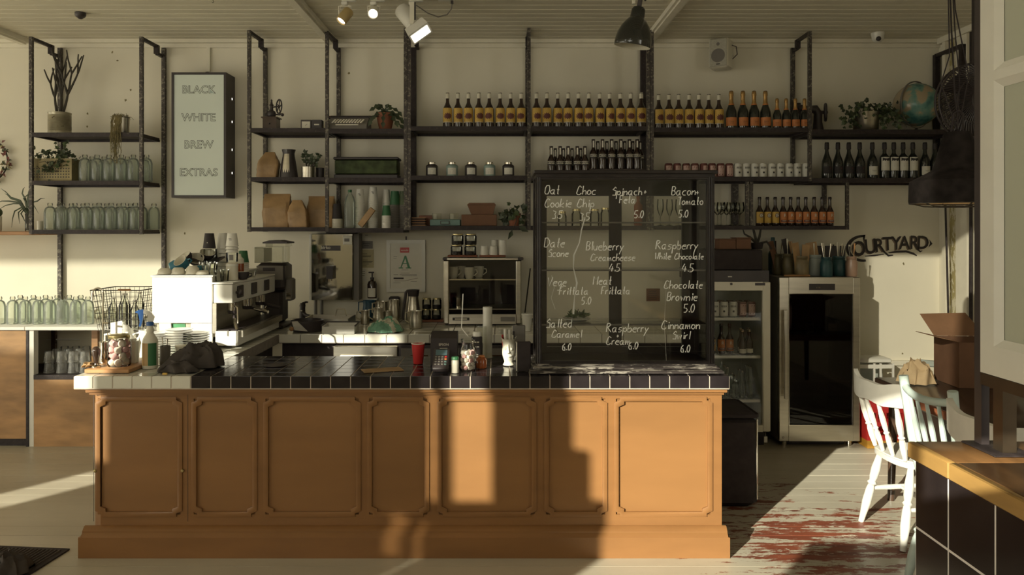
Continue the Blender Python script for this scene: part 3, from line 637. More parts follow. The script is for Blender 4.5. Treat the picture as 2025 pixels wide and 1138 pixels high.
W1 = wine('wine_bottle', 'dark', 'dark-labelled wine bottles'); row(W1, [(ix(p), DI, zf[1] + 0.001, 0) for p in (1635, 1657, 1678.5, 1700)], lambda i: 'dark wine bottle with black label and red dot, %s from the steel post' % ORD[i])
W2 = wine('wine_bottle', 'plain', None); W2.location = (ix(1725), DI, zf[1] + 0.001); W2['label'] = 'wine bottle with a short white label between black-labelled and picture-labelled wines'
W3 = wine('wine_bottle', 'tall', 'picture-labelled wine bottles'); row(W3, [(ix(p), DI, zf[1] + 0.001, 0) for p in (1749, 1767.5, 1786, 1805)], lambda i: 'wine bottle with tall white label and dark tree picture, %s from the black-labelled wines' % ORD[i])
dup(W2, (ix(1829), DI, zf[1] + 0.001), 0, 'white-labelled wine bottle half hidden behind the caged pendant lamp')
dup(W1, (ix(1849), DI, zf[1] + 0.001), 0, 'black-labelled wine bottle tucked in the corner behind the pendant lamp')
# stubby beers on the hung shelf
def stubby(kind, grp):
    t = make_bottle('beer_bottle', '', 'bottle', grp, 0.0305, 0.232, 0.0125, 0.105, 0.165, 'brownglass', (0.022, 0.112), 'yellow' if kind == 'C' else 'orange', 0.018, 'ink', 2.4)
    b = MB()
    if kind == 'C':
        b.m('maroon'); wr = lambda r: [(0.008 + math.cos(a) * r, 0.083 + math.sin(a) * r) for a in [k * PI / 8 for k in range(16)]]
        wraprings(b, wr(0.0185), (0.008, 0.083), 0.0305); b.m('cream'); wraprings(b, wr(0.0145), (0.008, 0.083), 0.0305, 0.0018); b.m('ink'); wraptext(b, 'C', 0.027, 0.0305, 0.074, 0.02, 0.008, 0.0024)
    else:
        b.m('cream'); wraptext(b, 'R', 0.036, 0.0305, 0.072, 0.0, 0.004, 0.0022); b.m('maroon'); cylindrical(0.0305, 0.030, 0.048, 0.056, b, 8, 0.0012); b.m('cream'); cylindrical(0.0305, 0.037, 0.041, 0.034, b, 6, 0.0018)
    b.build('label_print', t); return t
K1 = stubby('C', 'C-labelled beer bottles'); row(K1, [(ix(p), DI, zl + 0.001, 0) for p in (1502, 1517.5, 1533)], lambda i: 'brown beer bottle with a C badge on pale label, %s from the wine glasses' % ORD[i])
K2 = stubby('R', 'R-labelled beer bottles'); row(K2, [(ix(p), DI, zl + 0.001, RN.uniform(-.15, .15)) for p in (1548.5, 1563.5, 1578.5, 1593.5, 1610, 1626, 1641)], lambda i: 'brown beer bottle with an R on orange label, %s from the C-badged bottles' % ORD[i])
# small dark drink bottles over the display case
def karma(grp):
    t = make_bottle('soda_bottle', '', 'bottle', grp, 0.031, 0.235, 0.013, 0.12, 0.175, 'brownglass', (0.088, 0.120), 'ink', None, None, 2.6)
    b = MB().m('cream'); wraptext(b, 'KARMA', 0.020, 0.031, 0.098, 0.012); cylindrical(0.031, 0.117, 0.120, 0.078, b, 10, 0.0012); b.build('label_print', t)
    MB().m('paper').box(-0.006, 0.006, -0.0145, -0.0135, 0.175, 0.228).build('neck_tag', t)
    MB().m('ink').cyl((0, 0, 0.2355), 0.0145, 0.006, 14).build('cap', t)
    return t
K3 = karma('dark soda bottles behind the display case')
sp, lb = [], []
for i, p in enumerate((1089, 1106.5, 1122, 1140, 1155)):
    sp.append((ix(p), DI - 0.06, ZC[1] + 0.001, 0)); lb.append('dark soda bottle in the lower front row over the case, %s from the left' % ORD[i])
for i, p in enumerate((1098, 1114, 1131, 1148)):
    sp.append((ix(p, 6.3), 6.3, ZC[1] + 0.001, 0)); lb.append('dark soda bottle in the lower back row over the case, %s from the left' % ORD[i])
b = MB().m('board').box(ix(1163), ix(1272), 6.10, 6.38, ZC[1] + 0.001, ZC[1] + 0.058); tag(b.build('crate'), 'dark flat crate under the raised soda bottles above the case', 'crate')
for i, p in enumerate((1172, 1190, 1208, 1226, 1243, 1258)):
    sp.append((ix(p), DI - 0.04, ZC[1] + 0.0595, 0)); lb.append('dark soda bottle in the raised front row over the case, %s from the left' % ORD[i])
for i, p in enumerate((1182, 1200, 1218, 1235, 1251, 1266)):
    sp.append((ix(p, 6.3), 6.3, ZC[1] + 0.0595, 0)); lb.append('dark soda bottle in the raised back row over the case, %s from the left' % ORD[i])
row(K3, sp, lambda i: lb[i])
# cans
def can(kind, grp):
    t = thing('drink_can', '', 'can', (0, 0, 0), 0, grp); R, H = 0.0315, 0.116
    MB().m('maroon' if kind == 'red' else 'white').lathe([(0, 0.004), (0.024, 0.0), (R, 0.008), (R, H - 0.012), (0.027, H - 0.002), (0.027, H)], n=18).build('can_body', t)
    MB().m('chrome').lathe([(0.0268, H - 0.001), (0.0262, H + 0.001), (0.024, H - 0.003), (0, H - 0.003)], n=18).build('lid', t)
    b = MB()
    if kind == 'red':
        b.m('mpink2'); cylindrical(R, 0.016, 0.098, 0.056, b, 12, 0.0006); b.m('maroon'); b.poly(wrapped([(-0.020, 0.022), (-0.012, 0.022), (0.002, 0.09), (-0.006, 0.09)], R)); b.poly(wrapped([(0.002, 0.022), (0.010, 0.022), (0.022, 0.09), (0.012, 0.09)], R)); b.poly(wrapped([(-0.010, 0.046), (0.012, 0.050), (0.014, 0.058), (-0.008, 0.054)], R)); b.m('maroon')
    else:
        b.m('ink'); wraptext(b, 'BEER', 0.021, R, 0.074, 0.012); b.poly(wrapped([(-0.007, 0.036), (0.007, 0.036), (0.007, 0.050), (-0.007, 0.050)], R))
    b.build('print', t); return t
C1 = can('red', 'red drink cans'); row(C1, [(ix(p), DI, (ze[1]) + 0.001, RN.uniform(-.6, .6)) for p in (1322, 1339, 1357, 1374, 1391.5, 1408, 1425, 1442)], lambda i: 'red drink can on the middle shelf, %s from the left' % ORD[i])
C2 = can('white', 'white beer cans'); row(C2, [(ix(p), DI, (ze[1]) + 0.001, RN.uniform(-.35, .35)) for p in (1459, 1475.5, 1492, 1508.5, 1526, 1542.5, 1560, 1576.5, 1593)], lambda i: 'white beer can on the middle shelf, %s from the red cans' % ORD[i])
# tea tins
def tin(kind, grp):
    t = thing('tea_tin', '', 'tin', (0, 0, 0), 0, grp); R, H = 0.0475, 0.118
    MB().m('black' if kind == 'dark' else 'tintteal').lathe([(0, 0.001), (R, 0.0), (R, 0.088), (R * 0.98, 0.091), (0.030, 0.102), (0.0, 0.102)], n=22).build('body', t)
    MB().m('chrome').lathe([(0.031, 0.1022), (0.031, H), (0.028, H + 0.002), (0, H + 0.002)], n=22).build('lid', t)
    b = MB().m('paper'); cylindrical(R, 0.018, 0.072, 0.072, b, 12); lo = b.build('label', t)
    b = MB().m('greyplastic')
    for z, w_ in ((0.058, 0.016), (0.047, 0.030), (0.041, 0.024), (0.030, 0.020)): b.poly(wrapped([(-w_ / 2, z), (w_ / 2, z), (w_ / 2, z + 0.0016), (-w_ / 2, z + 0.0016)], R))
    b.build('print', t); return t
M['tintteal'] = mat('pale_teal_tin', (0.30, 0.40, 0.36), 0.4, 0.2, var=0.06)
T1 = tin('dark', 'black tea tins'); row(T1, [(ix(p), DI, ZC[1] + 0.001, RN.uniform(-.1, .1)) for p in (854, 931, 1005)], lambda i: ('black tea tin nearest the paper cups', 'black tea tin between the two teal tins', 'black tea tin nearest the display case')[i])
T2 = tin('teal', 'pale teal tea tins'); row(T2, [(ix(p), DI, ZC[1] + 0.001, RN.uniform(-.1, .1)) for p in (894, 968)], lambda i: ('pale teal tea tin, second from the left in the tin row', 'pale teal tea tin, fourth from the left in the tin row')[i])
# glass water bottles: two shelves and the cabinet top
def jug():
    t = thing('water_bottle', '', 'bottle', (0, 0, 0), 0, 'clear glass water bottles'); R, H = 0.0445, 0.215
    MB().m('bottleglass').lathe([(0, 0.012), (R * 0.7, 0.004), (R * 0.92, 0.001), (R, 0.012), (R, 0.128)] + [(0.017 + (R - 0.017) * math.cos(PI / 2 * k / 6) ** 0.9, 0.128 + 0.056 * math.sin(PI / 2 * k / 6)) for k in range(1, 6)] + [(0.0165, 0.186), (0.0165, 0.192)], n=20).build('glass_body', t)
    MB().m('clear').lathe([(0.0168, 0.1925), (0.019, 0.194), (0.019, 0.208), (0.0165, 0.212), (0.0165, H)], n=16).build('neck_ring', t)
    return t
J = jug(); sp, lb = [], []
for i, p in enumerate((168, 192, 216, 240, 264, 290)): sp.append((ix(p, 6.14), 6.14, ZA[1] + 0.001, RN.uniform(0, 6))); lb.append('glass water bottle beside the ivy box, %s of the front row' % ORD[i])
for i, p in enumerate((182, 206, 229, 252, 286)): sp.append((ix(p, 6.29) , 6.29, ZA[1] + 0.001, RN.uniform(0, 6))); lb.append('glass water bottle beside the ivy box, %s of the back row' % ORD[i])
for i, p in enumerate((99, 123, 148, 172, 196, 220, 244, 268)): sp.append((ix(p, 6.13), 6.13, ZA[2] + 0.001, RN.uniform(0, 6))); lb.append('glass water bottle on the lowest tier, %s of the front row' % ORD[i])
for i, p in enumerate((116, 140, 163, 186, 210, 234, 257, 280, 303.5)): sp.append((ix(p, 6.25 + .0), 6.26, ZA[2] + 0.001, RN.uniform(0, 6))); lb.append('glass water bottle on the lowest tier, %s of the back row' % ORD[i])
for i, p in enumerate((-1, 25, 50, 76, 99, 124, 150, 174)): sp.append((PX(p, 6.05), 6.05, CZ + 0.001, RN.uniform(0, 6))); lb.append('sunlit glass water bottle on the low cabinet, %s of the front row' % ORD[i])
for i, p in enumerate((40, 66, 90, 113, 137, 160)): sp.append((PX(p, 6.18), 6.18, CZ + 0.001, RN.uniform(0, 6))); lb.append('sunlit glass water bottle on the low cabinet, %s of the back row' % ORD[i])
row(J, sp, lambda i: lb[i])
# wine glasses
def stem_glass(kind, grp):
    t = thing('wine_glass' if kind == 'wine' else 'flute_glass', '', 'glass', (0, 0, 0), 0, grp)
    pr = [(0, 0.003), (0.032, 0.001), (0.030, 0.003), (0.005, 0.010), (0.0035, 0.03), (0.0035, 0.085), (0.010, 0.093), (0.033, 0.115), (0.038, 0.14), (0.034, 0.175), (0.031, 0.19)] if kind == 'wine' else [(0, 0.003), (0.028, 0.001), (0.026, 0.003), (0.005, 0.010), (0.0035, 0.03), (0.0035, 0.075), (0.012, 0.090), (0.026, 0.13), (0.027, 0.16), (0.023, 0.215)]
    MB().m('clear').lathe(pr, n=16).build('bowl_and_stem', t); return t
w1 = stem_glass('wine', 'wine glasses on the hung shelf')
sp = [(ix(p, 6.16), 6.16, zl + 0.001, 0) for p in (1426, 1445, 1463)] + [(ix(p, 6.28), 6.28, zl + 0.001, 0) for p in (1419, 1437, 1455)]
row(w1, sp, lambda i: 'stemmed wine glass next to the C-badged beers, %s of the %s row' % (ORD[i % 3], 'front' if i < 3 else 'back'))
w2 = stem_glass('flute', 'flute glasses behind the display case')
row(w2, [(ix(p, 6.2), 6.2, zl + 0.001, 0) for p in (1306, 1324, 1342)], lambda i: 'flute glass seen through the display case, %s from the left' % ORD[i])
# ------------------------------------------------------------ plants
def ivy(t, spots, n, L, W, spread, drop, m='leaf', stems=10, rnd=None):
    """trailing foliage around a list of centres"""
    r = rnd or RN; b = MB().m('stem')
    for k in range(stems):
        c = Vector(r.choice(spots)); e = c + Vector((r.uniform(-1, 1) * spread[0], r.uniform(-1, 0.3) * spread[1], r.uniform(-drop, spread[2])))
        mid_ = (c + e) / 2 + Vector((0, 0, 0.03)); b.tube([c, mid_, e], 0.002, 5)
    b.build('stems', t)
    b = MB()
    for k in range(n):
        c = Vector(r.choice(spots)); p = c + Vector((r.gauss(0, 0.5) * spread[0], r.uniform(-1, 0.4) * spread[1], r.gauss(0.2, 0.5) * spread[2] - (r.random() ** 3) * drop))
        d = Vector((r.uniform(-1, 1), r.uniform(-1, 0.2), r.uniform(-0.9, 0.7)))
        b.m(m if r.random() < 0.75 else 'leaf2')
        L_ = L * r.uniform(0.7, 1.3)
        for a in (-0.75, 0, 0.75):
            q = Matrix.Rotation(a, 3, Vector((0, -1, 0.4)).normalized()) @ d; b.leaf(p, q, L_ * (1 if a == 0 else 0.75), W * L_ / L * (0.8 if a else 1), Vector((0.1, -1, 0.5)), r.uniform(0, 0.3))
    b.build('foliage', t)
# pencil-branched plant in a ribbed can
z = ZA[0] + 0.001
t = thing('potted_plant', 'tall leafless pencil plant in a ribbed tin can on the top shelf', 'plant', (ix(118, 6.2), 6.2, z))
R, H = iz(42) / 2, iz(44)
M['oldtin'] = mat('spotted_old_tin', (0.36, 0.33, 0.24), 0.4, 0.55, var=0.2, scale=14, col2=(0.07, 0.045, 0.03), thr=0.62); b = MB().m('oldtin')
pr = [(0, 0.004), (R * 0.96, 0), (R, 0.006)]
for k in range(22): zz = 0.03 + k * (H - 0.05) / 22; pr += [(R, zz), (R * 0.975, zz + (H - 0.05) / 44)]
pr += [(R, H - 0.008), (R * 1.02, H - 0.004), (R * 1.02, H), (R * 0.94, H), (R * 0.94, H - 0.015), (0, H - 0.015)]
b.lathe(pr, n=28).build('can', t)
b = MB().m('stem')
def twig(p, d, L, r, depth):
    pts = [p]; q = p
    for k in range(5):
        d = (d + Vector((RN.uniform(-.10, .10), RN.uniform(-.10, .10), 0.10))).normalized(); q = q + d * L / 5; pts.append(q)
    b.tube(pts, [r * (1 - 0.07 * i) for i in range(6)], 6)
    if depth: 
        for s_ in RN.sample([-1, -0.4, 0.45, 1], 3 if depth > 1 else 2): twig(pts[-1], (d + Vector((s_ * 0.42, RN.uniform(-.25, .25), 0.0))).normalized(), L * RN.uniform(0.75, 1.15), r * 0.78, depth - 1)
for s_ in (-0.20, 0.03, 0.20): twig(Vector((s_ * 0.1, 0, H - 0.02)), Vector((s_, 0, 1)).normalized(), 0.165 + 0.05 * s_, 0.012, 2)
b.build('branches', t)
# trailing moss plant in a silver pot
t = thing('potted_plant', 'trailing dry moss plant in a small silver pot on the top shelf', 'plant', (ix(239, 6.14), 6.14, z))
R, H = iz(33) / 2, iz(34)
MB().m('inox').lathe([(0, 0.003), (R * 0.86, 0), (R * 0.9, 0.006), (R * 0.97, H - 0.01), (R * 1.04, H - 0.006), (R * 1.04, H), (R * 0.94, H), (R * 0.9, H - 0.02), (0, H - 0.02)], n=24).build('pot', t)
MB().m('inox').tube([(-R, 0, H - 0.03), (-R - 0.018, 0, H - 0.012), (-R, 0, H - 0.012)], 0.003, 6).build('handle', t)
b = MB().m('drygrass')
for k in range(170):
    a = RN.uniform(0, 6.28); r0 = RN.uniform(0, R * 0.85); f_ = RN.random(); x_ = math.cos(a) * r0
    if k < 80: b.tube([(x_, math.sin(a) * r0, H - 0.02), (x_ * 1.2 + RN.uniform(-.02, .02), math.sin(a) * r0 * 1.2, H + RN.uniform(0.0, 0.03)), (x_ * 1.4 + RN.uniform(-.03, .03), math.sin(a) * r0 * 1.4 - .01, H + RN.uniform(-.02, .02))], 0.0014, 4)
    else:
        L_ = RN.uniform(0.05, 0.34) ; x1_ = RN.uniform(-0.02, 0.055)
        b.tube([(x1_ * .7, -R * 0.6, H - 0.01), (x1_, -R - 0.025, H - 0.0), (x1_ + RN.uniform(-.01, .01), -R - 0.045, H - 0.06), (x1_ * 0.8 + RN.uniform(-.02, .02), -R - 0.04 - RN.uniform(0, .02), H - 0.06 - L_ * .5), (x1_ * 0.7 + RN.uniform(-.025, .03), -R - 0.04, H - 0.06 - L_)], 0.0015, 4)
o = b.build('moss', t)
# ivy in a perforated box
z = ZA[1] + 0.001; w_, h_ = iz(78), iz(44)
t = thing('potted_plant', 'ivy growing in a perforated brass box beside the glass bottles', 'plant', (ix(112, 6.16), 6.16, z))
M['oldbrass'] = mat('aged_brass_sheet', (0.22, 0.18, 0.085), 0.5, 0.35, var=0.3, scale=9)
b = MB().m('oldbrass'); b.box(-w_ / 2, w_ / 2, -0.07, -0.066, 0, h_); b.box(-w_ / 2, w_ / 2, 0.066, 0.07, 0, h_); b.box(-w_ / 2, -w_ / 2 + 0.004, -0.066, 0.066, 0, h_); b.box(w_ / 2 - 0.004, w_ / 2, -0.066, 0.066, 0, h_); b.box(-w_ / 2, w_ / 2, -0.066, 0.066, 0, 0.004)
b.m('ink')
for i in range(14):
    for j in range(4): b.lathe([(0, 0), (0.0058, 0)], (-w_ / 2 + 0.022 + i * (w_ - 0.044) / 13, -0.0705, 0.032 + j * 0.0225), 10, FRONT)
b.build('box', t)
MB().m('soil').box(-w_ / 2 + 0.005, w_ / 2 - 0.005, -0.065, 0.065, 0.01, h_ - 0.02).build('soil', t)
ivy(t, [(-0.08, -0.03, h_), (0.02, -0.04, h_ + 0.02), (0.08, -0.03, h_ + 0.03), (0.0, -0.08, h_ * 0.6), (0.12, -0.05, h_)], 120, 0.032, 0.026, (0.085, 0.035, 0.07), 0.07, stems=14)
# spiky air plant in a vase on the plank
t = thing('potted_plant', 'spiky air plant with curling leaves in a small glass vase', 'plant', (PX(56, 6.14), 6.14, sz(458) + 0.001))
MB().m('clear').lathe([(0, 0.004), (0.022, 0), (0.024, 0.01), (0.022, 0.12), (0.015, 0.15), (0.016, 0.165)], n=16).build('vase', t)
b = MB().m('leaf')
for (x1_, z1_, x2_, z2_) in ((-.12, .27, -.2, .34), (-.14, .24, -.24, .22), (-.10, .22, -.22, .17), (-.03, .30, -.01, .35), (.02, .30, .035, .33), (.09, .24, .15, .26), (.05, .22, .10, .14), (-.06, .15, -.05, .06), (-.09, .16, -.115, .03), (-.04, .14, .0, .06), (.03, .17, .045, .05), (.015, .14, .02, .02), (-.12, .26, -.17, .30), (-.02, .26, .05, .30)):
    b.tube([(0, 0, 0.13), (x1_ * .45, -0.02, z1_ * .5 + .11), (x1_, -0.03, z1_), ((x1_ + x2_) / 2, -0.035, (z1_ + z2_) / 2 + 0.01), (x2_, -0.03, z2_)], [0.010, 0.009, 0.006, 0.004, 0.001], 6, flat=0.5)
b.build('leaves', t)
b = MB().m('stem')
for k in range(14): b.tube([(RN.uniform(-.01, .02), -0.03, 0.14), (RN.uniform(0, .035), -0.035, 0.08), (RN.uniform(.0, .04), -0.03, 0.01)], 0.003, 5)
b.build('roots', t)
t = thing('succulent_pot', 'small white pot with a round cactus on the timber plank', 'plant', (PX(-6, 6.14), 6.14, sz(458) + 0.001))
MB().m('cream').lathe([(0, 0.003), (0.03, 0), (0.034, 0.01), (0.036, 0.12), (0.03, 0.12), (0.03, 0.10), (0, 0.10)], n=16).build('pot', t)
MB().m('leaf2').sphere((0, 0, 0.15), 0.04).build('cactus', t)
MB().m('cream').lathe([(0, 0.003), (0.022, 0), (0.022, 0.07), (0.018, 0.07), (0.018, 0.01), (0, 0.01)], n=14).build('candle_cup', None, (PX(79, 6.14), 6.14, ZA[2] + 0.001)); tag(bpy.data.objects['candle_cup'], 'small cream candle cup beside the air plant', 'cup')
# wreath
t = thing('wreath', 'hoop wreath of dried flowers hanging on the wall at the edge', 'wreath', (PX(-28, 6.43), 6.425, PZ(318, 6.43)))
MB().m('stem').tube(arc((0, 0, 0), 0.185, 0, 2 * PI, 32), 0.006, 6).build('hoop', t)
for k in range(70):
    if k in (0, 50): b = MB()
    a = RN.uniform(-1.2, 0.9) if k < 50 else RN.uniform(3, 5.5); p = (math.cos(a) * 0.185 + RN.uniform(-.02, .02), -0.008, math.sin(a) * 0.185 + RN.uniform(-.02, .02)); b.m(RN.choice(['leaf', 'maroon', 'drygrass'])); b.leaf(p, (RN.uniform(-1, 1), -0.25, RN.uniform(-1, 0.6)), 0.045, 0.022, Vector((0, -1, 0.2)))
    if k in (49, 69): b.build('dried_flowers', t)

# ------------------------------------------------------------ lightbox menu sign
x0_, x1_ = PX(339, 6.235), PX(447, 6.235); z0_, z1_ = PZ(391, 6.235), PZ(143, 6.235)
t = thing('lightbox_sign', 'tall black framed lightbox menu sign reading BLACK WHITE BREW EXTRAS', 'sign', ((x0_ + x1_) / 2, 6.235, z0_))
W_, H_ = (x1_ - x0_) / 2, z1_ - z0_
b = MB().m('black'); fr_ = 0.019
b.box(-W_, W_, 0.02, WY - 6.235 - 0.003, 0, H_); b.box(-W_, -W_ + fr_, 0, 0.02, 0, H_); b.box(W_ - fr_, W_, 0, 0.02, 0, H_); b.box(-W_ + fr_, W_ - fr_, 0, 0.02, 0, fr_); b.box(-W_ + fr_, W_ - fr_, 0, 0.02, H_ - fr_, H_); b.build('housing', t)
MB().m('acrylic').box(-W_ + fr_, W_ - fr_, 0.008, 0.0195, fr_, H_ - fr_).build('panel', t)
b = MB(); M['signink'] = mat('sign_lettering', (0.055, 0.047, 0.030), 0.7); 
for s_, py in (('BLACK', 184), ('WHITE', 239), ('BREW', 293), ('EXTRAS', 348)):
    zz = PZ(py, 6.235) - z0_; sx_ = PX(392, 6.235) - (x0_ + x1_) / 2
    b = MB(); b.m('signink').add(text(s_, 0.088, 0.028), at(sx_, 0.0072, zz) @ FRONT); b.m('acrylic').add(text(s_, 0.088, -0.012), at(sx_, 0.0066, zz) @ FRONT); b.build('lettering', t)
for py in (197, 242, 297, 343): MB().m('lampon').lathe([(0, 0), (0.010, 0)], (0, 0, 0), 12, Matrix.Rotation(PI / 2, 4, 'Y')).build('light_hole', t, (W_ + 0.0012, 0.14, PZ(py, 6.4) - z0_))
MB().m('black').box(-0.012, 0.012, WY - 6.235 - 0.04, WY - 6.235 - 0.01, H_, H_ + 0.04).build('cable_gland', t)

# ------------------------------------------------------------ bay B: grinder, dials, bags, jugs
z = ZB[0] + 0.001
t = thing('coffee_grinder', 'antique hand coffee grinder with a spoked wheel on a wooden box', 'grinder', (ix(537, 6.2), 6.2, z))
b = MB().m('darkwood'); b.box(-0.062, 0.062, -0.06, 0.06, 0, 0.008); b.box(-0.055, 0.055, -0.055, 0.055, 0.008, 0.095); b.box(-0.066, 0.066, -0.062, 0.062, 0.095, 0.105); b.build('box', t); MB().m('black').sphere((0, -0.062, 0.05), 0.006).build('drawer_knob', t)
b = MB().m('black'); b.lathe([(0, .105), (0.022, .105), (0.032, .115), (0.036, .135), (0.030, .155), (0.014, .165), (0.012, .20), (0.020, .205), (0.010, .215), (0.006, .24), (0.009, .245), (0, .255)], (0.0, 0, 0), 16); b.tube([(-0.035, 0, 0.13), (-0.05, 0, 0.14), (-0.05, 0, 0.12)], 0.006, 6); b.tube([(-0.022, 0, 0.17), (-0.035, 0, 0.20), (-0.030, 0, 0.215)], 0.004, 6); b.build('mechanism', t)
rx_ = Matrix.Rotation(0.55, 4, 'Z') @ Matrix.Rotation(PI / 2, 4, 'X')
b = MB().m('black'); b.xf(at(0.060, 0, 0.195) @ Matrix.Rotation(-0.9, 4, 'Z'))
b.tube(arc((0, 0, 0), 0.055, 0, 2 * PI, 24), 0.006, 6, caps=False)
for k in range(5): a = k * 2 * PI / 5; b.tube([(0, 0, 0), (math.cos(a) * 0.028, 0, math.sin(a) * .028), (math.cos(a + .2) * 0.055, 0, math.sin(a + .2) * 0.055)], 0.004, 5)
b.sphere((0, 0, 0), 0.012); b.xf(); b.tube([(0.01, 0, 0.19), (0.055, 0, 0.195)], 0.006, 6); b.build('wheel', t)
b = MB().m('black'); b.tube([(0.03, -0.01, 0.13), (0.07, -0.02, 0.125), (0.085, -0.02, 0.135)], 0.006, 6); b.sphere((0.092, -0.02, 0.125), 0.014); b.build('crank', t)
for px, lb, kind in ((606, 'small square clock with a pale dial on the top shelf', 'clock'), (627, 'small black flip clock box next to the pale dial clock', 'flip')):
    t = thing('desk_clock', lb, 'clock', (ix(px, 6.16), 6.16, z)); b = MB().m('black'); b.bbox(-0.042, 0.042, -0.015, 0.05, 0, 0.08, 0.003); b.build('case', t)
    if kind == 'clock':
        b = MB().m('cream').box(-0.033, 0.033, -0.0175, -0.0152, 0.010, 0.066); b.build('dial', t)
        b = MB().m('ink'); b.bar((0, -0.018, 0.038), (0.012, -0.018, 0.044), 0.002); b.bar((0, -0.018, 0.038), (-0.004, -0.018, 0.030), 0.002); b.build('hands', t)
    else: MB().m('cream').box(-0.020, 0.020, -0.0165, -0.0152, 0.036, 0.047).build('display', t)
z = ZB[1] + 0.001
def bag(name, label, loc, w_, d_, h_, fold=0.25, rz=0, cat='bag', m='kraft', lean=0.0, group=None, pinch=0.15):
    """a filled paper bag: creased body that pinches to a folded top"""
    b = MB().m(m); rows = 9; n = 16; rings = []
    for i in range(rows + 1):
        u = i / rows; k = 1 + 0.06 * math.sin(u * PI) - (pinch * max(0, (u - 0.6) / 0.4)); dk = 1.0 + 0.12 * math.sin(u * PI) - 0.92 * max(0, (u - 0.55) / 0.45) ** 1.2
        r_ = []
        for j in range(n):
            a = 2 * PI * j / n; c_, s_ = math.cos(a), math.sin(a); e = 0.35
            x_ = math.copysign(abs(c_) ** e, c_) * w_ / 2 * k; y_ = math.copysign(abs(s_) ** e, s_) * d_ / 2 * dk
            jt = 0.035 * min(w_, d_) if 0 < i else 0
            r_.append(b.v((x_ + RN.uniform(-jt, jt) + lean * u * h_, y_ + RN.uniform(-jt, jt), u * h_ + (RN.uniform(-jt, jt) if 0 < i < rows else 0))))
        rings.append(r_)
    b.f(rings[0][::-1]); b.f(rings[-1])
    for p, q in zip(rings, rings[1:]):
        for j in range(n): b.f([p[j], p[(j + 1) % n], q[(j + 1) % n], q[j]])
    o = b.build(name, None, loc, rz, ang=18); tag(o, label, cat, group); return o
bag('paper_bag', 'small crumpled brown paper bag with rolled top beside the steel flask', (ix(529, 6.2), 6.2, z), iz(40), 0.09, iz(52), lean=0.10, pinch=0.55)
t = thing('vacuum_flask', 'tapered steel and black vacuum jug on the middle shelf', 'flask', (ix(571, 6.2), 6.2, z))
MB().m('black').lathe([(0, 0.001), (0.070, 0), (0.072, 0.02), (0.062, 0.10), (0.048, 0.18), (0.046, 0.20), (0.055, 0.232), (0.050, 0.232), (0.040, 0.205), (0, 0.205)], n=24).build('body', t)
b = MB().m('inox'); b.lathe([(0.0705, 0.025), (0.0625, 0.10), (0.0495, 0.18), (0.0478, 0.195)], n=10, a0=-PI / 2 - 0.55, a1=-PI / 2 + 0.35); b.build('steel_panel', t)
t = thing('potted_plant', 'jade plant with round leaves in a silver tin beside the vacuum jug', 'plant', (ix(609, 6.17), 6.17, z))
MB().m('inox').lathe([(0, 0.002), (0.050, 0), (0.051, 0.09), (0.047, 0.09), (0.045, 0.075), (0, 0.075)], n=24).build('pot', t)
b = MB().m('stem'); tips = []
for (x_, y_, zz) in ((-.02, 0, .14), (.02, -.01, .17), (-.03, .01, .20), (.05, 0, .15), (.09, -.01, .18), (.075, 0, .13)): b.tube([(x_ * .2, 0, .07), (x_ * .6, y_, zz * .7), (x_, y_, zz)], [0.007, 0.005, 0.003], 6); tips += [(x_, y_, zz), (x_ * .8, y_, zz * .85)]
b.build('stems', t); b = MB()
for p in tips:
    for k in range(4): b.m('leaf'); b.leaf(p, (RN.uniform(-1, 1), RN.uniform(-.6, .1), RN.uniform(-.3, .9)), 0.038, 0.026, Vector((0.1, -1, 0.3)), 0.1)
b.build('leaves', t)
MB().m('black').lathe([(0, 0.002), (0.03, 0), (0.034, 0.09), (0.030, 0.09), (0.028, 0.02), (0, 0.02)], n=18).build('tumbler', None, (ix(633, 6.25), 6.25, z)); tag(bpy.data.objects['tumbler'], 'dark tumbler behind the jade plant', 'cup')
z = ZB[2] + 0.001
o = bag('coffee_bag', 'large upright brown coffee bag with flat top on the lowest shelf', (ix(549, 6.17), 6.17, z), iz(52), 0.13, iz(66), pinch=0.02)
bag('coffee_bag', 'smaller brown coffee bag with crumpled pinched neck leaning between two large bags', (ix(591, 6.12), 6.12, z), iz(36), 0.08, iz(53), lean=-0.06, pinch=0.5)
bag('coffee_bag', 'large brown coffee bag in the shade behind the steel post', (ix(636, 6.24), 6.24, z), iz(52), 0.12, iz(62), pinch=0.02)
# ------------------------------------------------------------ bay B2: typewriter, plant, tub, cups
z = ZB[0] - 0.005
t = thing('typewriter', 'grey portable typewriter with cream keys on the top shelf', 'typewriter', (ix(691, 6.17), 6.17, z))
b = MB().m('greyplastic'); Tp = [(-0.10, 0.0), (-0.10, 0.030), (-0.088, 0.045), (-0.02, 0.085), (0.02, 0.105), (0.10, 0.105), (0.12, 0.06), (0.12, 0.0)]
b.prism(Tp, -0.155, 0.155, Matrix(((0, 0, 1, 0), (1, 0, 0, 0), (0, 1, 0, 0), (0, 0, 0, 1)))); b.build('body', t)
b = MB().m('black'); b.tube([(-0.165, 0.06, 0.115), (0.165, 0.06, 0.115)], 0.016, 10); b.sphere((-0.17, 0.06, 0.115), 0.014); b.sphere((0.17, 0.06, 0.115), 0.014); b.build('platen', t); MB().m('chrome').tube([(-0.16, 0.03, 0.115), (-0.175, 0.01, 0.13), (-0.165, -0.02, 0.145)], 0.004, 6).build('return_lever', t)
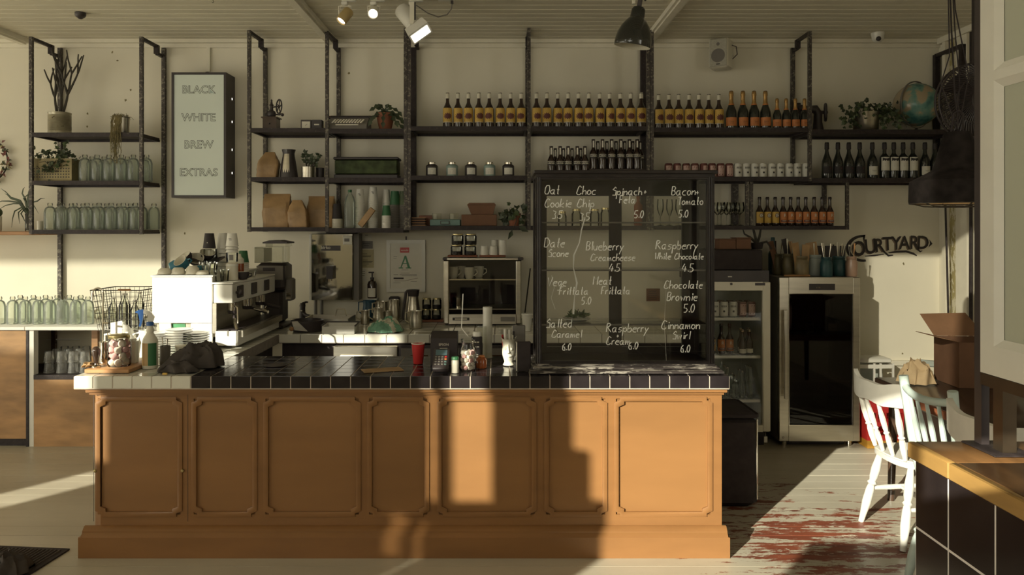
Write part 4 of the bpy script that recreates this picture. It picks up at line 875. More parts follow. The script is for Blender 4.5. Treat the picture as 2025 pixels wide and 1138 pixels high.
for r_ in range(4):
    for c_ in range(11):
        u = (r_ + 0.5) / 4; y_, zz = -0.086 + 0.064 * u, 0.047 + 0.038 * u
        b = MB().m('cream').lathe([(0, 0.009), (0.008, 0.009), (0.0085, 0.002), (0.007, 0)], (-0.118 + c_ * 0.0225 + r_ * 0.004, y_, zz), 10).build('key', t)
MB().m('cream').box(-0.09, 0.09, -0.104, -0.096, 0.032, 0.040).build('space_bar', t)
t = thing('potted_plant', 'flat-leaved cactus plant in a terracotta pot and saucer on the top shelf', 'plant', (ix(762, 6.18), 6.18, z))
MB().m('terra').lathe([(0, 0.002), (0.066, 0), (0.072, 0.012), (0.066, 0.014), (0, 0.014)], n=24).build('saucer', t)
b = MB().m('terra'); b.lathe([(0, 0.0145), (0.050, 0.0145), (0.072, 0.115), (0.080, 0.115), (0.083, 0.14), (0.075, 0.14), (0.070, 0.12), (0, 0.12)], n=24); b.build('pot', t)
b = MB().m('leaf')
for (dx_, dz_, n_) in ((-.10, -.03, 3), (-.08, .10, 3), (-.04, .13, 3), (.03, .12, 3), (.08, .09, 4), (.13, -.02, 5), (.17, -.12, 6), (.06, -.01, 4), (-.06, .0, 4), (0, .0, 4), (.1, .02, 4)):
    p = Vector((0, -0.02, 0.13)); d = Vector((dx_, -0.07, dz_ + 0.03))
    for k in range(n_):
        b.leaf(p, d, 0.062, 0.036, Vector((0.2, -1, 0.3)), 0.1); p = p + d.normalized() * 0.05; d = d * 0.75 + Vector((dx_ * .4, 0, -0.075))
        if k > 2: break
b.build('leaf_segments', t)
z = ZB[1] - 0.005
t = thing('storage_tub', 'low dark green see-through tub with a black lid on the middle shelf', 'tub', (ix(727, 6.2), 6.2, z))
M['murk'] = mat('dark_green_contents', (0.045, 0.062, 0.022), 0.5, var=0.6, scale=14, spec=0.2)
MB().m('black').bbox(-0.255, 0.255, -0.085, 0.10, 0, 0.035, 0.006).build('base', t); MB().m('murk').bbox(-0.25, 0.25, -0.08, 0.095, 0.0355, 0.15, 0.008).build('green_contents', t); MB().m('black').bbox(-0.26, 0.26, -0.09, 0.105, 0.1505, 0.172, 0.006).build('lid', t)
z = ZB[2] - 0.005
def cup(name, label, cat, loc, rb, rt, h_, m='white', rz=0, lid=None, print_=None, group=None, flip=False, rings=0):
    t = thing(name, label, cat, loc, rz, group); b = MB().m(m)
    pr = [(0, 0.003), (rb * 0.96, 0), (rb, 0.003), (rt, h_ - 0.004), (rt * 1.05, h_ - 0.003), (rt * 1.05, h_), (rt * 0.96, h_), (rb * 0.95, 0.006), (0, 0.006)]
    if flip: pr = [(r, h_ - q) for r, q in pr][::-1]
    b.lathe(pr, n=22).build('cup_body', t); return t
def stack(label, px, d, z, n, rb, rt, h_, step, m, bot=None, flip=True, printed=False, group='stacked paper cups'):
    """a stack of nested paper cups: every cup its own thing, all rims but the end cup's body hidden"""
    for k in range(n):
        mm = bot if bot and k < n - 1 else m
        t = thing('paper_cup', '%s, %s from the %s' % (label, ORD[min(k, 14)], 'bottom'), 'cup', (PX(px, d), d, z + k * step), 0, group)
        top_ = k == n - 1
        if flip: pr = [(rt * 1.05, 0), (rt * 1.05, 0.004), (rt, 0.005), (rt + (rb - rt) * (1 if top_ else step / h_ * 0.85), h_ if top_ else step * 0.93)] + ([(rb * .9, h_), (rb * .9, h_ - 0.004), (0, h_ - 0.004)] if top_ else [])
        else: pr = [(rb, 0.0), (rt, h_ - 0.004), (rt * 1.05, h_ - 0.003), (rt * 1.05, h_)] if k == 0 else [(rt - (rt - rb) * step / h_ * 0.9, h_ - step * 0.95), (rt, h_ - 0.004), (rt * 1.05, h_ - 0.003), (rt * 1.05, h_)]
        MB().m(mm).lathe(pr, n=20).build('cup_wall', t)
        if top_ and printed:
            b = MB().m('ink'); rm = (rb + rt) / 2; [b.poly(wrapped([(x_q, z_q), (x_q + w_q, z_q), (x_q + w_q, z_q + 0.003), (x_q, z_q + 0.003)], rm)) for x_q, z_q, w_q in ((-0.010, h_ * .64, 0.016), (-0.004, h_ * .58, 0.014), (0.0, h_ * .53, 0.012))]; b.build('print', t)
stack('white paper cup in the tall stack beside the water bottle', 712, 6.2, z, 12, 0.028, 0.038, 0.11, 0.0185, 'white', printed=True)
stack('white printed paper cup in the stack behind the tilted paper bag', 738, 6.22, z, 13, 0.028, 0.040, 0.12, 0.0178, 'white', printed=True)
stack('plain white paper cup in the narrow stack on the lowest shelf', 764, 6.28, z, 12, 0.026, 0.034, 0.11, 0.0185, 'white')
stack('dark paper cup in the shaded stack beside the steel post', 781, 6.26, z, 11, 0.032, 0.041, 0.11, 0.019, 'green', 'greyplastic')
stack('short green cup in the small stack in front', 764, 6.13, z, 9, 0.026, 0.036, 0.08, 0.0125, 'green', 'white')
stack('dark ribbed cup in the stack behind the clear water bottle', 667, 6.18, z, 7, 0.030, 0.041, 0.12, 0.0125, 'ink', 'cream')
stack('dark cup in the end stack half behind the post', 798, 6.27, z, 11, 0.032, 0.041, 0.11, 0.019, 'leaf2', 'greyplastic')
t = thing('plastic_bottle', 'clear ribbed plastic water bottle with green cap among the cup stacks', 'bottle', (ix(692, 6.13), 6.13, z))
pr = [(0, 0.002), (0.042, 0), (0.046, 0.008)]
for k in range(9): pr += [(0.046, 0.02 + k * 0.018), (0.0435, 0.029 + k * 0.018)]
MB().m('bottleglass').lathe(pr + [(0.045, 0.19), (0.043, 0.215), (0.032, 0.25), (0.014, 0.275), (0.0135, 0.285)], n=18).build('bottle_body', t); MB().m('green').cyl((0, 0, 0.2855), 0.0155, 0.02, 14).build('cap', t)
bm_ = MB().m('kraft'); bm_.xf(at(ix(722), 6.085, z + 0.002) @ Matrix.Rotation(-0.92, 4, 'Y')); bm_.bbox(0, 0.17, -0.012, 0.012, 0, 0.05, 0.004); tag(bm_.build('paper_sleeve'), 'narrow brown paper sleeve leaning against the white cup stacks', 'bag')
# ------------------------------------------------------------ bay C lower shelf
z = ZC[2] + 0.001
for k in range(4):
    b = MB().m('wood'); b.bbox(-0.055, 0.055, -0.055, 0.055, 0, 0.008, 0.002); o = b.build('wooden_coaster', None, (ix(829, 6.14), 6.14, z + k * 0.0195)); tag(o, 'pale wooden coaster beside the teal tin box, %s from the bottom of its stack' % ORD[k], 'coaster', 'stacked wooden coasters')
    if k < 3: o = MB().m('matblack').box(-0.05, 0.05, -0.05, 0.05, 0, 0.0105).build('felt_pad', None, (ix(829, 6.14), 6.14, z + 0.0085 + k * 0.0195)); tag(o, 'dark felt pad between pale wooden coasters, %s from the bottom' % ORD[k], 'pad', 'felt pads in the coaster stack')
MB().m('redwood').bbox(-0.055, 0.055, -0.05, 0.05, 0, 0.085, 0.003).build('wooden_box', None, (ix(843, 6.28), 6.28, z)); tag(bpy.data.objects['wooden_box'], 'small dark red box behind the wooden coasters', 'box')
t = thing('file_drawer', 'low teal metal index drawer with label holder on the lowest shelf', 'box', (ix(881, 6.16), 6.16, z)); M['tealbox'] = mat('teal_metal', (0.13, 0.22, 0.20), 0.45, var=0.1)
MB().m('tealbox').bbox(-0.12, 0.12, -0.06, 0.10, 0, 0.05, 0.003).build('drawer_body', t); MB().m('black').box(-0.037, 0.037, -0.066, -0.0605, 0.010, 0.040).build('label_holder', t); MB().m('tealbox').box(-0.030, 0.030, -0.068, -0.0662, 0.016, 0.034).build('label_card', t)
for px, lb in ((864, 'small glass jar of cards on the teal drawer, nearer the coasters'), (898, 'small glass jar of cards on the teal drawer, nearer the cardboard boxes')):
    t = thing('glass_jar', lb, 'jar', (ix(px, 6.18), 6.18, z + 0.051)); MB().m('clear').box(-0.035, 0.035, -0.03, 0.03, 0, 0.05).build('jar_body', t); b = MB().m('paper'); b.box(-0.028, 0.0, -0.02, -0.012, 0.002, 0.045); b.build('cards', t)
MB().m('card').bbox(-0.14, 0.14, -0.10, 0.10, 0, 0.090, 0.002).build('cardboard_box', None, (ix(948, 6.2), 6.2, z)); tag(bpy.data.objects['cardboard_box'], 'flat brown cardboard box at the bottom of the pair', 'box')
t = thing('cardboard_carton', 'flared brown takeaway carton sitting on the flat cardboard box', 'box', (ix(953, 6.2), 6.2, z + 0.0915))
b = MB().m('card'); b.prism([(-0.085, 0), (0.09, 0), (0.11, 0.075), (-0.115, 0.075)], -0.06, 0.06, Matrix(((1, 0, 0, 0), (0, 0, 1, 0), (0, 1, 0, 0), (0, 0, 0, 1)))); b.build('carton_body', t); MB().m('card').prism([(-0.118, 0.0755), (0.113, 0.0755), (0.10, 0.092), (-0.10, 0.092)], -0.065, 0.065, XZ).build('lid', t)
t = thing('potted_plant', 'leafy plant in a dark pot hanging over the shelf edge by the post', 'plant', (ix(1015, 6.14), 6.14, z))
MB().m('terra').lathe([(0, 0.002), (0.045, 0), (0.062, 0.10), (0.055, 0.10), (0.05, 0.085), (0, 0.085)], n=20).build('pot', t)
ivy(t, [(0, -0.02, 0.11), (0.05, -0.03, 0.10), (-0.03, -0.03, 0.09)], 26, 0.055, 0.04, (0.07, 0.05, 0.04), 0.06, stems=4)
b = MB().m('stem').tube([(0.03, -0.05, 0.09), (0.02, -0.115, 0.03), (-0.02, -0.12, -0.06)], 0.003, 5).build('runner', t); b = MB().m('leaf'); b.leaf((-0.01, -0.12, -0.03), (-0.35, -0.1, -1), 0.085, 0.04, Vector((0.4, -1, 0))); b.leaf((0.04, -0.115, -0.01), (0.9, -0.1, -0.4), 0.085, 0.05, Vector((0.1, -1, 0.3))); b.build('hanging_leaves', t)
# jars seen through the case on the lowest shelf of bay D
for i, (px, r_, h_) in enumerate(((1112, .035, .10), (1140, .04, .12), (1176, .04, .12), (1197, .04, .13))):
    t = thing('preserve_jar', 'glass storage jar behind the display case, %s from the left' % ORD[i], 'jar', (ix(px), 6.2, ZC[2] + 0.001), 0, 'jars behind the display case'); MB().m('clear').lathe([(0, .003), (r_, 0), (r_, h_ * .8), (r_ * .8, h_ * .9), (r_ * .8, h_)], n=16).build('jar_body', t); MB().m('brass').cyl((0, 0, h_ + .0005), r_ * .85, 0.015, 16).build('lid', t)
t = thing('pink_bottle', 'tall pink bottle behind the display case', 'bottle', (ix(1262), 6.2, ZC[2] + 0.001)); MB().m('terra').lathe(bottle_prof(0.034, 0.24, 0.013, 0.16, 0.2), n=16).build('bottle_body', t); MB().m('cream').cyl((0, 0, 0.2405), 0.013, 0.012, 12).build('cap', t)
# ------------------------------------------------------------ bay F: sewing machine, ivy pot, globe
z = zf[0] + 0.001
t = thing('sewing_machine', 'old black sewing machine with hand wheel beside the small champagne bottles', 'sewing machine', (ix(1608, 6.26), 6.27, z))
b = MB().m('black'); b.bbox(-0.15, 0.11, -0.055, 0.055, 0, 0.022, 0.006); b.build('bed', t)
b = MB().m('black'); b.tube([(0.045, 0, 0.02), (0.042, 0, 0.09), (0.045, 0, 0.16), (0.02, 0, 0.195), (-0.05, 0, 0.20), (-0.11, 0, 0.205), (-0.125, 0, 0.20)], [0.045, 0.034, 0.034, 0.036, 0.026, 0.030, 0.034], 12); b.tube([(-0.12, 0, 0.245), (-0.12, 0, 0.11), (-0.12, 0, 0.06)], [0.022, 0.026, 0.008], 10); b.build('arm_and_head', t)
b = MB().m('black'); b.xf(at(0.105, 0, 0.17) @ Matrix.Rotation(PI / 2 - 0.35, 4, 'Z')); b.tube(arc((0, 0, 0), 0.066, 0, 2 * PI, 24), 0.011, 8, caps=False); b.sphere((0, 0, 0), 0.02)
for k in range(5): b.tube([(0, 0, 0), (math.cos(k * 1.2566) * .066, 0, math.sin(k * 1.2566) * .066)], 0.007, 6)
b.xf(); b.tube([(0.05, 0, 0.17), (0.105, 0, 0.17)], 0.015, 8); b.build('hand_wheel', t); MB().m('chrome').tube([(-0.02, 0, 0.225), (-0.02, 0, 0.265)], 0.003, 6).build('spool_pin', t)
t = thing('potted_plant', 'trailing ivy in a shiny steel pot between sewing machine and globe', 'plant', (ix(1712, 6.17), 6.17, z))
MB().m('inox').lathe([(0, 0.003), (0.085, 0), (0.092, 0.008), (0.104, 0.148), (0.108, 0.152), (0.100, 0.152), (0.096, 0.13), (0, 0.13)], n=28).build('pot', t)
ivy(t, [(-0.12, -0.03, 0.15), (-0.05, -0.05, 0.19), (0.05, -0.05, 0.19), (0.13, -0.05, 0.16), (0.17, -0.06, 0.14), (0.20, -0.13, 0.08), (-0.15, -0.06, 0.08), (0.08, -0.08, 0.12)], 170, 0.035, 0.028, (0.075, 0.045, 0.045), 0.09, stems=16)
t = thing('globe', 'teal and cream world globe on a metal stand on the end shelf', 'globe', (ix(1812, 6.23), 6.23, z))
def globemat():
    m = bpy.data.materials.new('globe_map'); t_, N, K, p = nt(m); tc = N.new('ShaderNodeTexCoord'); nz = N.new('ShaderNodeTexNoise'); nz.inputs['Scale'].default_value = 7; nz.inputs['Detail'].default_value = 6; K.new(tc.outputs['Object'], nz.inputs['Vector'])
    rp = N.new('ShaderNodeValToRGB'); K.new(nz.outputs['Fac'], rp.inputs[0]); el = rp.color_ramp.elements; el[0].position = 0.34; el[0].color = (0.05, 0.15, 0.14, 1); el[1].position = 0.50; el[1].color = (0.36, 0.29, 0.19, 1)
    for pos, c in ((0.42, (0.12, 0.25, 0.22, 1)), (0.47, (0.20, 0.28, 0.22, 1))): e = el.new(pos); e.color = c
    K.new(rp.outputs[0], p.inputs['Base Color']); p.inputs['Roughness'].default_value = 0.25; return m
M['globe'] = globemat()
o = MB().m('globe').sphere((0, 0, 0), 0.174, 32).build('ball', t, (0, 0, 0.225)); o.rotation_euler = (0.25, 0.9, 0.4)
b = MB().m('greyplastic'); b.xf(at(0, 0, 0.225) @ Matrix.Rotation(0.45, 4, 'Z')); b.tube(arc((0, 0, 0), 0.188, PI * 0.30, PI * 1.30, 26), 0.006, 6, flat=1.6); b.tube(arc((0, 0, 0), 0.188, PI * 1.30, PI * 1.92, 20), 0.003, 6); b.xf(); b.build('meridian', t)
b = MB().m('black').lathe([(0, 0), (0.085, 0), (0.088, 0.006), (0.07, 0.014), (0.015, 0.02), (0.010, 0.034), (0, 0.034)], n=24); b.build('base', t)
# ------------------------------------------------------------ things on the left cabinets and the back worktop
K = CZ + 0.0025
def cd_(py, z=CZ): return (CH - z) * F / (py - VY)          # depth of a point standing on the worktop
# left cabinet units
yc = 5.90
t = thing('low_cabinet', 'low plywood cabinet at the left edge with white worktop and open tumbler shelf', 'cabinet', (0, 0, 0))
xa, xb_ = PX(52, yc), PX(63, yc)
MB().m('plywood').box(-5.6, xa - 0.002, yc, yc + 0.02, 0.06, CZ - 0.03).build('door', t); MB().m('plywood').box(-5.6, -3.93, yc + 0.051, 6.42, 0.0, CZ - 0.03).build('body', t)
MB().m('steel').box(-5.6, xa - 0.002, yc + 0.025, yc + 0.05, 0.0, 0.0595).build('plinth', t); MB().m('white').bbox(-5.7, xa - 0.002, yc - 0.02, 6.43, CZ - 0.029, CZ, 0.003).build('worktop', t)
xc_ = -2.19
for a, c, ye in ((xa + 0.022, xb_ + 0.014, yc + 0.06), (-3.92, -3.90, 6.42), (xc_ - 0.02, xc_, 6.42)): MB().m('white' if a > -3.7 and a < -3 else 'steel').box(a, c, yc + 0.025 * (a < -3.7), ye, 0.0, CZ - 0.03).build('side_panel', t)
MB().m('steel').box(xa, xa + 0.02, yc - 0.005, yc + 0.03, 0.0, CZ - 0.03).build('leg', t); MB().m('white').bbox(xa, xc_, yc - 0.02, 6.43, CZ - 0.029, CZ, 0.003).build('worktop', t)
sh = PZ(742, yc); MB().m('steel').box(xb_ + 0.015, xc_ - 0.021, yc - 0.004, 6.415, sh - 0.035, sh).box(-3.899, xb_ + 0.0149, yc + 0.062, 6.415, sh - 0.035, sh).build('shelf_board', t)
MB().m('plywood').box(xb_ + 0.015, xc_ - 0.021, yc, yc + 0.02, 0.0, sh - 0.036).build('door', t); MB().m('cream').box(-3.899, xc_ - 0.021, 6.395, 6.415, sh + 0.001, CZ - 0.03).build('back_panel', t)
MB().m('darkwood').box(PX(101, 6.36), PX(109, 6.36), 6.36, 6.39, sh + 0.001, CZ - 0.03).build('post', t); MB().m('wood').box(PX(181, 6.1), PX(193, 6.1), 6.1, 6.13, sh + 0.001, CZ - 0.03).build('post', t)
# tumblers, upside down and stacked two high
def tumbler(label, loc, grp='upside-down tumblers in the open cabinet'):
    t = thing('glass_tumbler', label, 'glass', loc, 0, grp); MB().m('tumbler').lathe([(0.038, 0), (0.034, 0.045), (0.030, 0.078), (0.028, 0.082), (0, 0.082)] , n=12).build('glass_wall', t); MB().m('tumbler').lathe([(0.0395, 0.0), (0.0395, 0.004), (0.0378, 0.006)], n=12).build('rim', t); return t
tb = None
for r_, (n0, pxs, d) in enumerate((('front', (97, 122, 145, 168), 6.0), ('middle', (112, 136, 158), 6.12), ('back', (128, 150, 171), 6.26))):
    for i, p in enumerate(pxs):
        for lv in range(2):
            lab = 'upside-down tumbler, %s row of the open cabinet, %s from the cabinet side, %s tier' % (n0, ORD[i], 'upper' if lv else 'lower'); loc = (PX(p, d), d, sh + 0.001 + lv * 0.083)
            if tb is None: tb = tumbler(lab, loc)
            else: dup(tb, loc, 0, lab)
t = thing('led_tube', 'thin white light tube on the back of the open cabinet', 'light', (PX(125, 6.37), 6.375, PZ(672, 6.37))); MB().m('white').tube([(-0.14, 0, 0), (0.13, 0, 0)], 0.006, 8).build('tube', t)
# gooseneck tap, card stand
t = thing('gooseneck_tap', 'thin tall gooseneck water tap at the white counter end', 'tap', (-2.128, 4.14, K))
b = MB().m('chrome'); h_ = 0.40; b.tube([(0, 0, 0.012), (0, 0, h_)] + [(-0.028 + 0.028 * math.cos(a), 0, h_ + 0.028 * math.sin(a)) for a in [PI * k / 8 for k in range(1, 9)]] + [(-0.056, 0, h_ - 0.04)], 0.0045, 8); b.build('spout', t); MB().m('chrome').lathe([(0, 0), (0.018, 0), (0.018, 0.010), (0.008, 0.013), (0, 0.013)], n=16).build('base', t); MB().m('chrome').tube([(0, 0, h_ - 0.16), (0.035, -0.01, h_ - 0.16)], 0.005, 6).build('lever', t)
t = thing('card_stand', 'blank white card standing behind the marshmallow jar', 'card', (-2.085, 4.20, K)); b = MB().m('paper'); b.prism([(-0.032, 0.0), (0.032, 0.0), (0.032, 0.245), (-0.032, 0.232)], -0.002, 0.002, XZ); b.build('card', t); MB().m('clear').box(-0.032, 0.032, -0.03, -0.0021, 0, 0.003).build('foot', t)
# wire basket of bottles
t = thing('wire_basket', 'square wire basket holding clear plastic on the worktop end', 'basket', (PX(253, 5.75), 5.75, CZ + 0.003))
b = MB().m('stem'); w0, w1, hb = 0.145, 0.185, 0.30
for s_ in range(4):
    mx = Matrix.Rotation(s_ * PI / 2, 4, 'Z'); b.xf(mx)
    for i in range(11):
        u = i / 10 * 2 - 1; b.tube([(u * w0, -w0, 0.003), (u * w1, -w1, hb)], 0.0017, 4)
    for j in range(8): v = j / 7; w_ = w0 + (w1 - w0) * v; b.tube([(-w_, -w_, 0.003 + (hb - .003) * v), (w_, -w_, 0.003 + (hb - .003) * v)], 0.004 if j == 7 else 0.0017, 4)
b.xf()
for i in range(9): u = (i / 8 * 2 - 1) * w0; b.tube([(u, -w0, 0.003), (u, w0, 0.003)], 0.0017, 4)
b.build('wire_mesh', t); MB().m('wood').tube([(0.02, -w1 - .004, hb + 0.004), (0.11, -w1 - .004, hb + 0.004)], 0.007, 8).build('handle', t)
for i, (x_, y_, h_) in enumerate(((-.08, -.06, .22), (0.0, -.07, .25), (.08, -.06, .2), (-.04, .05, .24), (.06, .06, .25))):
    t = thing('plastic_bottle', 'clear plastic bottle inside the wire basket, %s of five' % ORD[i], 'bottle', (PX(253, 5.75) + x_, 5.75 + y_, CZ + 0.008), 0, 'bottles in the wire basket'); MB().m('clear').lathe([(0, 0), (0.032, 0), (0.032, h_ * .7), (0.012, h_ * .92), (0.012, h_)], n=12).build('bottle_body', t); MB().m('white').cyl((0, 0, h_ + .0005), 0.014, 0.014, 10).build('cap', t)

# ------------------------------------------------------------ coffee machine
t = thing('espresso_machine', 'white and steel espresso machine seen from its end on the tiled counter', 'coffee machine', (0, 0, 0))
mx0, mx1, my0, my1 = -2.16, -1.785, 4.80, 5.70
z_ = lambda py: PZ(py, my0)
b = MB().m('inox'); b.box(mx0 + 0.02, mx1 - 0.01, my0 + 0.02, my1 - 0.02, z_(687), z_(640)); b.box(mx1 - 0.0095, -1.60, my0 + 0.02, my1, z_(668), z_(655)); b.build('base_frame', t)
b = MB().m('white'); b.bbox(mx0, mx1, my0, my0 + 0.018, z_(640), z_(548), 0.003); b.box(mx0 - 0.008, mx1 + 0.006, my0 - 0.006, my1, z_(547.5), z_(545)); b.build('end_panel', t)
b = MB().m('white'); b.box(mx0 + 0.005, mx1 - 0.005, my0 + 0.0185, my1, z_(640), z_(548)); b.build('boiler_housing', t)
b = MB().m('white')                                                       # lower end plate with the shaped cut-out
b.prism([(mx0 + 0.04, z_(640)), (mx0 + 0.115, z_(640)), (mx0 + 0.12, z_(672)), (mx0 + 0.135, z_(680)), (mx0 + 0.22, z_(680)), (mx0 + 0.235, z_(672)), (mx0 + 0.24, z_(640)), (mx1 - 0.002, z_(640)), (mx1 - 0.002, z_(689)), (mx0 + 0.06, z_(689))], my0 + 0.004, my0 + 0.016, XZ); b.build('end_plate', t)
M['bottlegreen'] = mat('green_plastic', (0.05, 0.22, 0.09), 0.4, var=0.3, scale=14)
MB().m('bottlegreen').box(mx0 + 0.118, mx0 + 0.20, my0 + 0.0165, my0 + 0.0195, z_(678), z_(641)).build('green_light_strip', t)
# group head shelf projecting to the barista side
gx0, gx1 = mx1 + 0.012, -1.655
b = MB().m('white'); b.bbox(gx0, gx1, my0 - 0.01, my1, z_(600), z_(563), 0.004); b.build('group_housing', t)
b = MB().m('inox'); b.box(mx1 - 0.004, gx0 + 0.012, my0 + 0.004, my1, z_(660), z_(600.5)); b.build('splash_back', t)
b = MB().m('white'); b.box(mx1 - 0.004, gx1 + 0.0, my0 - 0.005, my1, z_(562), z_(559)); b.build('cup_tray', t)
for k in range(3):
    y = my0 + 0.13 + k * 0.28
    g = MB().m('black').bbox(gx1 + 0.001, gx1 + 0.008, y - 0.06, y + 0.05, z_(592), z_(568), 0.003).build('switch_panel', t); MB().m('cream').lathe([(0, 0), (0.012, 0)], (0, 0, 0), 12, Matrix.Rotation(PI / 2, 4, 'Y')).build('gauge', t, (gx1 + 0.002, y + 0.10, z_(580)))
    gh = MB().m('chrome').lathe([(0, 0), (0.034, 0), (0.036, 0.05), (0, 0.05)], (gx1 - 0.045, y, z_(602) - 0.05), 18).build('group_head', t)
    b = MB().m('black'); hx = gx1 - 0.045; hd = Vector((1, -0.35, -0.18)).normalized() if k else Vector((0.35, -0.55, -0.75)).normalized(); p0 = Vector((hx, y, z_(602) - 0.058))
    b.lathe([(0, -0.018), (0.030, -0.014), (0.034, 0.006), (0, 0.006)], p0, 16); b.tube([p0 + hd * 0.03, p0 + hd * 0.06], 0.009, 8); b.m('chrome' if k < 2 else 'black'); b.tube([p0 + hd * 0.06, p0 + hd * 0.12, p0 + hd * 0.17], [0.011, 0.014, 0.010], 10); b.build('portafilter', t)
b = MB().m('black'); b.sphere((gx1 + 0.03, my0 + 0.05, z_(580)), 0.020); b.tube([(gx1, my0 + 0.05, z_(580)), (gx1 + 0.03, my0 + 0.05, z_(580))], 0.008, 8); b.build('steam_knob', t)
b = MB().m('chrome'); b.tube([(gx1 - 0.02, my0 + 0.04, z_(602)), (gx1 + 0.02, my0 + 0.02, z_(610)), (gx1 + 0.03, my0 + 0.0, z_(640))], [0.005, 0.006, 0.005], 8); b.build('steam_wand', t)
b = MB().m('white'); b.box(mx1 + 0.02, gx1 + 0.03, my0 + 0.0, my1, z_(684), z_(655.5)); b.build('drip_tray', t); b = MB().m('black'); b.box(mx1 + 0.025, gx1 + 0.02, my0 + 0.01, my1 - 0.01, z_(655.4), z_(653.5)); b.build('drip_grille', t)
for (x, y) in ((mx0 + 0.05, my0 + 0.08), (gx1 - 0.02, my0 + 0.08), (mx0 + 0.05, my1 - 0.08), (gx1 - 0.02, my1 - 0.08)): MB().m('inox').cyl((x, y, K), 0.016, z_(687) - K - 0.001, 12).build('foot', t)
ZT = z_(545) + 0.0025                                                      # cup shelf on the machine
def mug(name, label, loc, r, h_, m, rot=(0, 0, 0), handle=True, grp=None, inner='cream', ha=0.0):
    t = thing(name, label, 'cup', loc, 0, grp); t.rotation_euler = rot
    MB().m(m).lathe([(0, 0.002), (r * 0.6, 0), (r * 0.72, 0.006), (r * 0.95, h_ * 0.5), (r, h_)], n=20).build('cup_body', t); MB().m(inner).lathe([(r, h_), (r * 0.94, h_), (r * 0.88, h_ * .5), (r * 0.6, 0.008), (0, 0.008)], n=20).build('cup_inside', t)
    if handle: b = MB().m(m); b.xf(Matrix.Rotation(ha, 4, 'Z')); b.tube([(r * 0.9, 0, h_ * .8), (r + 0.018, 0, h_ * .78), (r + 0.022, 0, h_ * .5), (r * 0.85, 0, h_ * .25)], 0.0045, 6); b.build('handle', t)
    return t
def bowl_down(label, loc, r, h_, grp='upturned cream cups on the coffee machine'):
    t = thing('coffee_cup', label, 'cup', loc, 0, grp); MB().m('cream').lathe([(r, 0), (r * 0.99, 0.006), (r * 0.9, h_ * 0.7), (r * 0.62, h_ * 0.96), (r * 0.6, h_), (0, h_ - 0.002)], n=20).build('cup_body', t); MB().m('cream').lathe([(r + 0.0005, 0.0), (r + 0.003, 0.003), (r + 0.0005, 0.006)], n=20).build('rim', t)
for i, (p, h_, y) in enumerate(((326, 0.026, 4.9), (353, 0.030, 4.9), (381, 0.040, 4.9), (402, 0.012, 4.88))): bowl_down('cream upturned cup on the front edge of the coffee machine, %s from its left' % ORD[i], (PX(p, y), y, ZT), 0.043, h_ + 0.012)
mug('coffee_cup', 'blue cup lying on its side at the left of the cup pile', (PX(335, 5.02), 5.02, ZT + 0.036), 0.042, 0.06, 'teal', (0.0, 1.35, 0.5), ha=1.2)
mug('coffee_cup', 'blue cup tilted towards the viewer in the middle of the cup pile', (PX(366, 5.0), 5.01, ZT + 0.042), 0.044, 0.065, 'teal', (0.75, -0.45, 0.0), ha=-0.2)
mug('coffee_cup', 'blue cup bottom peeping between the cream cups', (PX(392, 5.02), 5.03, ZT + 0.0), 0.036, 0.05, 'teal', (0, 0, 0), ha=2)
for i, (p, dz, rx, ry) in enumerate(((372, 0.100, 0.5, -0.5), (389, 0.088, 0.75, 0.3), (408, 0.118, 0.4, 0.35))): mug('coffee_cup', 'dark tilted cup on top of the machine pile, %s of three' % ORD[i], (PX(p, 5.12 + i * .06), 5.12 + i * .06, ZT + dz - 0.03), 0.05, 0.05, 'ink', (rx, ry, 0), handle=i == 1, grp='dark tilted cups on the coffee machine', ha=3)
for i, (p, d, dz, tl) in enumerate(((395, 5.22, 0.11, .35), (425, 5.2, 0.09, -.3), (412, 5.33, 0.115, 0.1))):
    t = thing('saucer', 'dark saucer leaning in the pile of cups on the machine, %s of three' % ORD[i], 'saucer', (PX(p, d), d, ZT + dz - 0.03), 0, 'dark saucers on the coffee machine'); t.rotation_euler = (0.25, tl, 0); MB().m('ink').lathe([(0, 0.004), (0.03, 0), (0.075, 0.012), (0.076, 0.014), (0.03, 0.006), (0, 0.006)], n=24).build('plate', t); MB().m('ink').lathe([(0.022, 0.0065), (0.022, 0.010), (0.019, 0.0065)], n=18).build('well', t)
for i, (p, d) in enumerate(((408, 4.93), (421, 4.86), (434, 4.86), (402, 5.06), (417, 5.02), (444, 4.90))):
    t = thing('glass_tumbler', 'small clear glass on the barista side of the coffee machine, %s of six' % ORD[i], 'glass', (PX(p, d), d, ZT if p < 425 else z_(559) + 0.003), 0, 'small glasses on the coffee machine'); MB().m('clear').lathe([(0.024, 0), (0.030, 0.075)], n=14).build('glass_wall', t); MB().m('clear').lathe([(0, 0.001), (0.024, 0.0), (0.024, 0.006), (0, 0.006)], n=14).build('glass_base', t)
t = thing('glass_tray', 'clear glass tumbler upside down carrying the dark cup', 'glass', (PX(414, 5.25), 5.27, ZT)); MB().m('clear').lathe([(0.05, 0), (0.045, 0.15), (0, 0.15)], n=16).build('glass_wall', t)
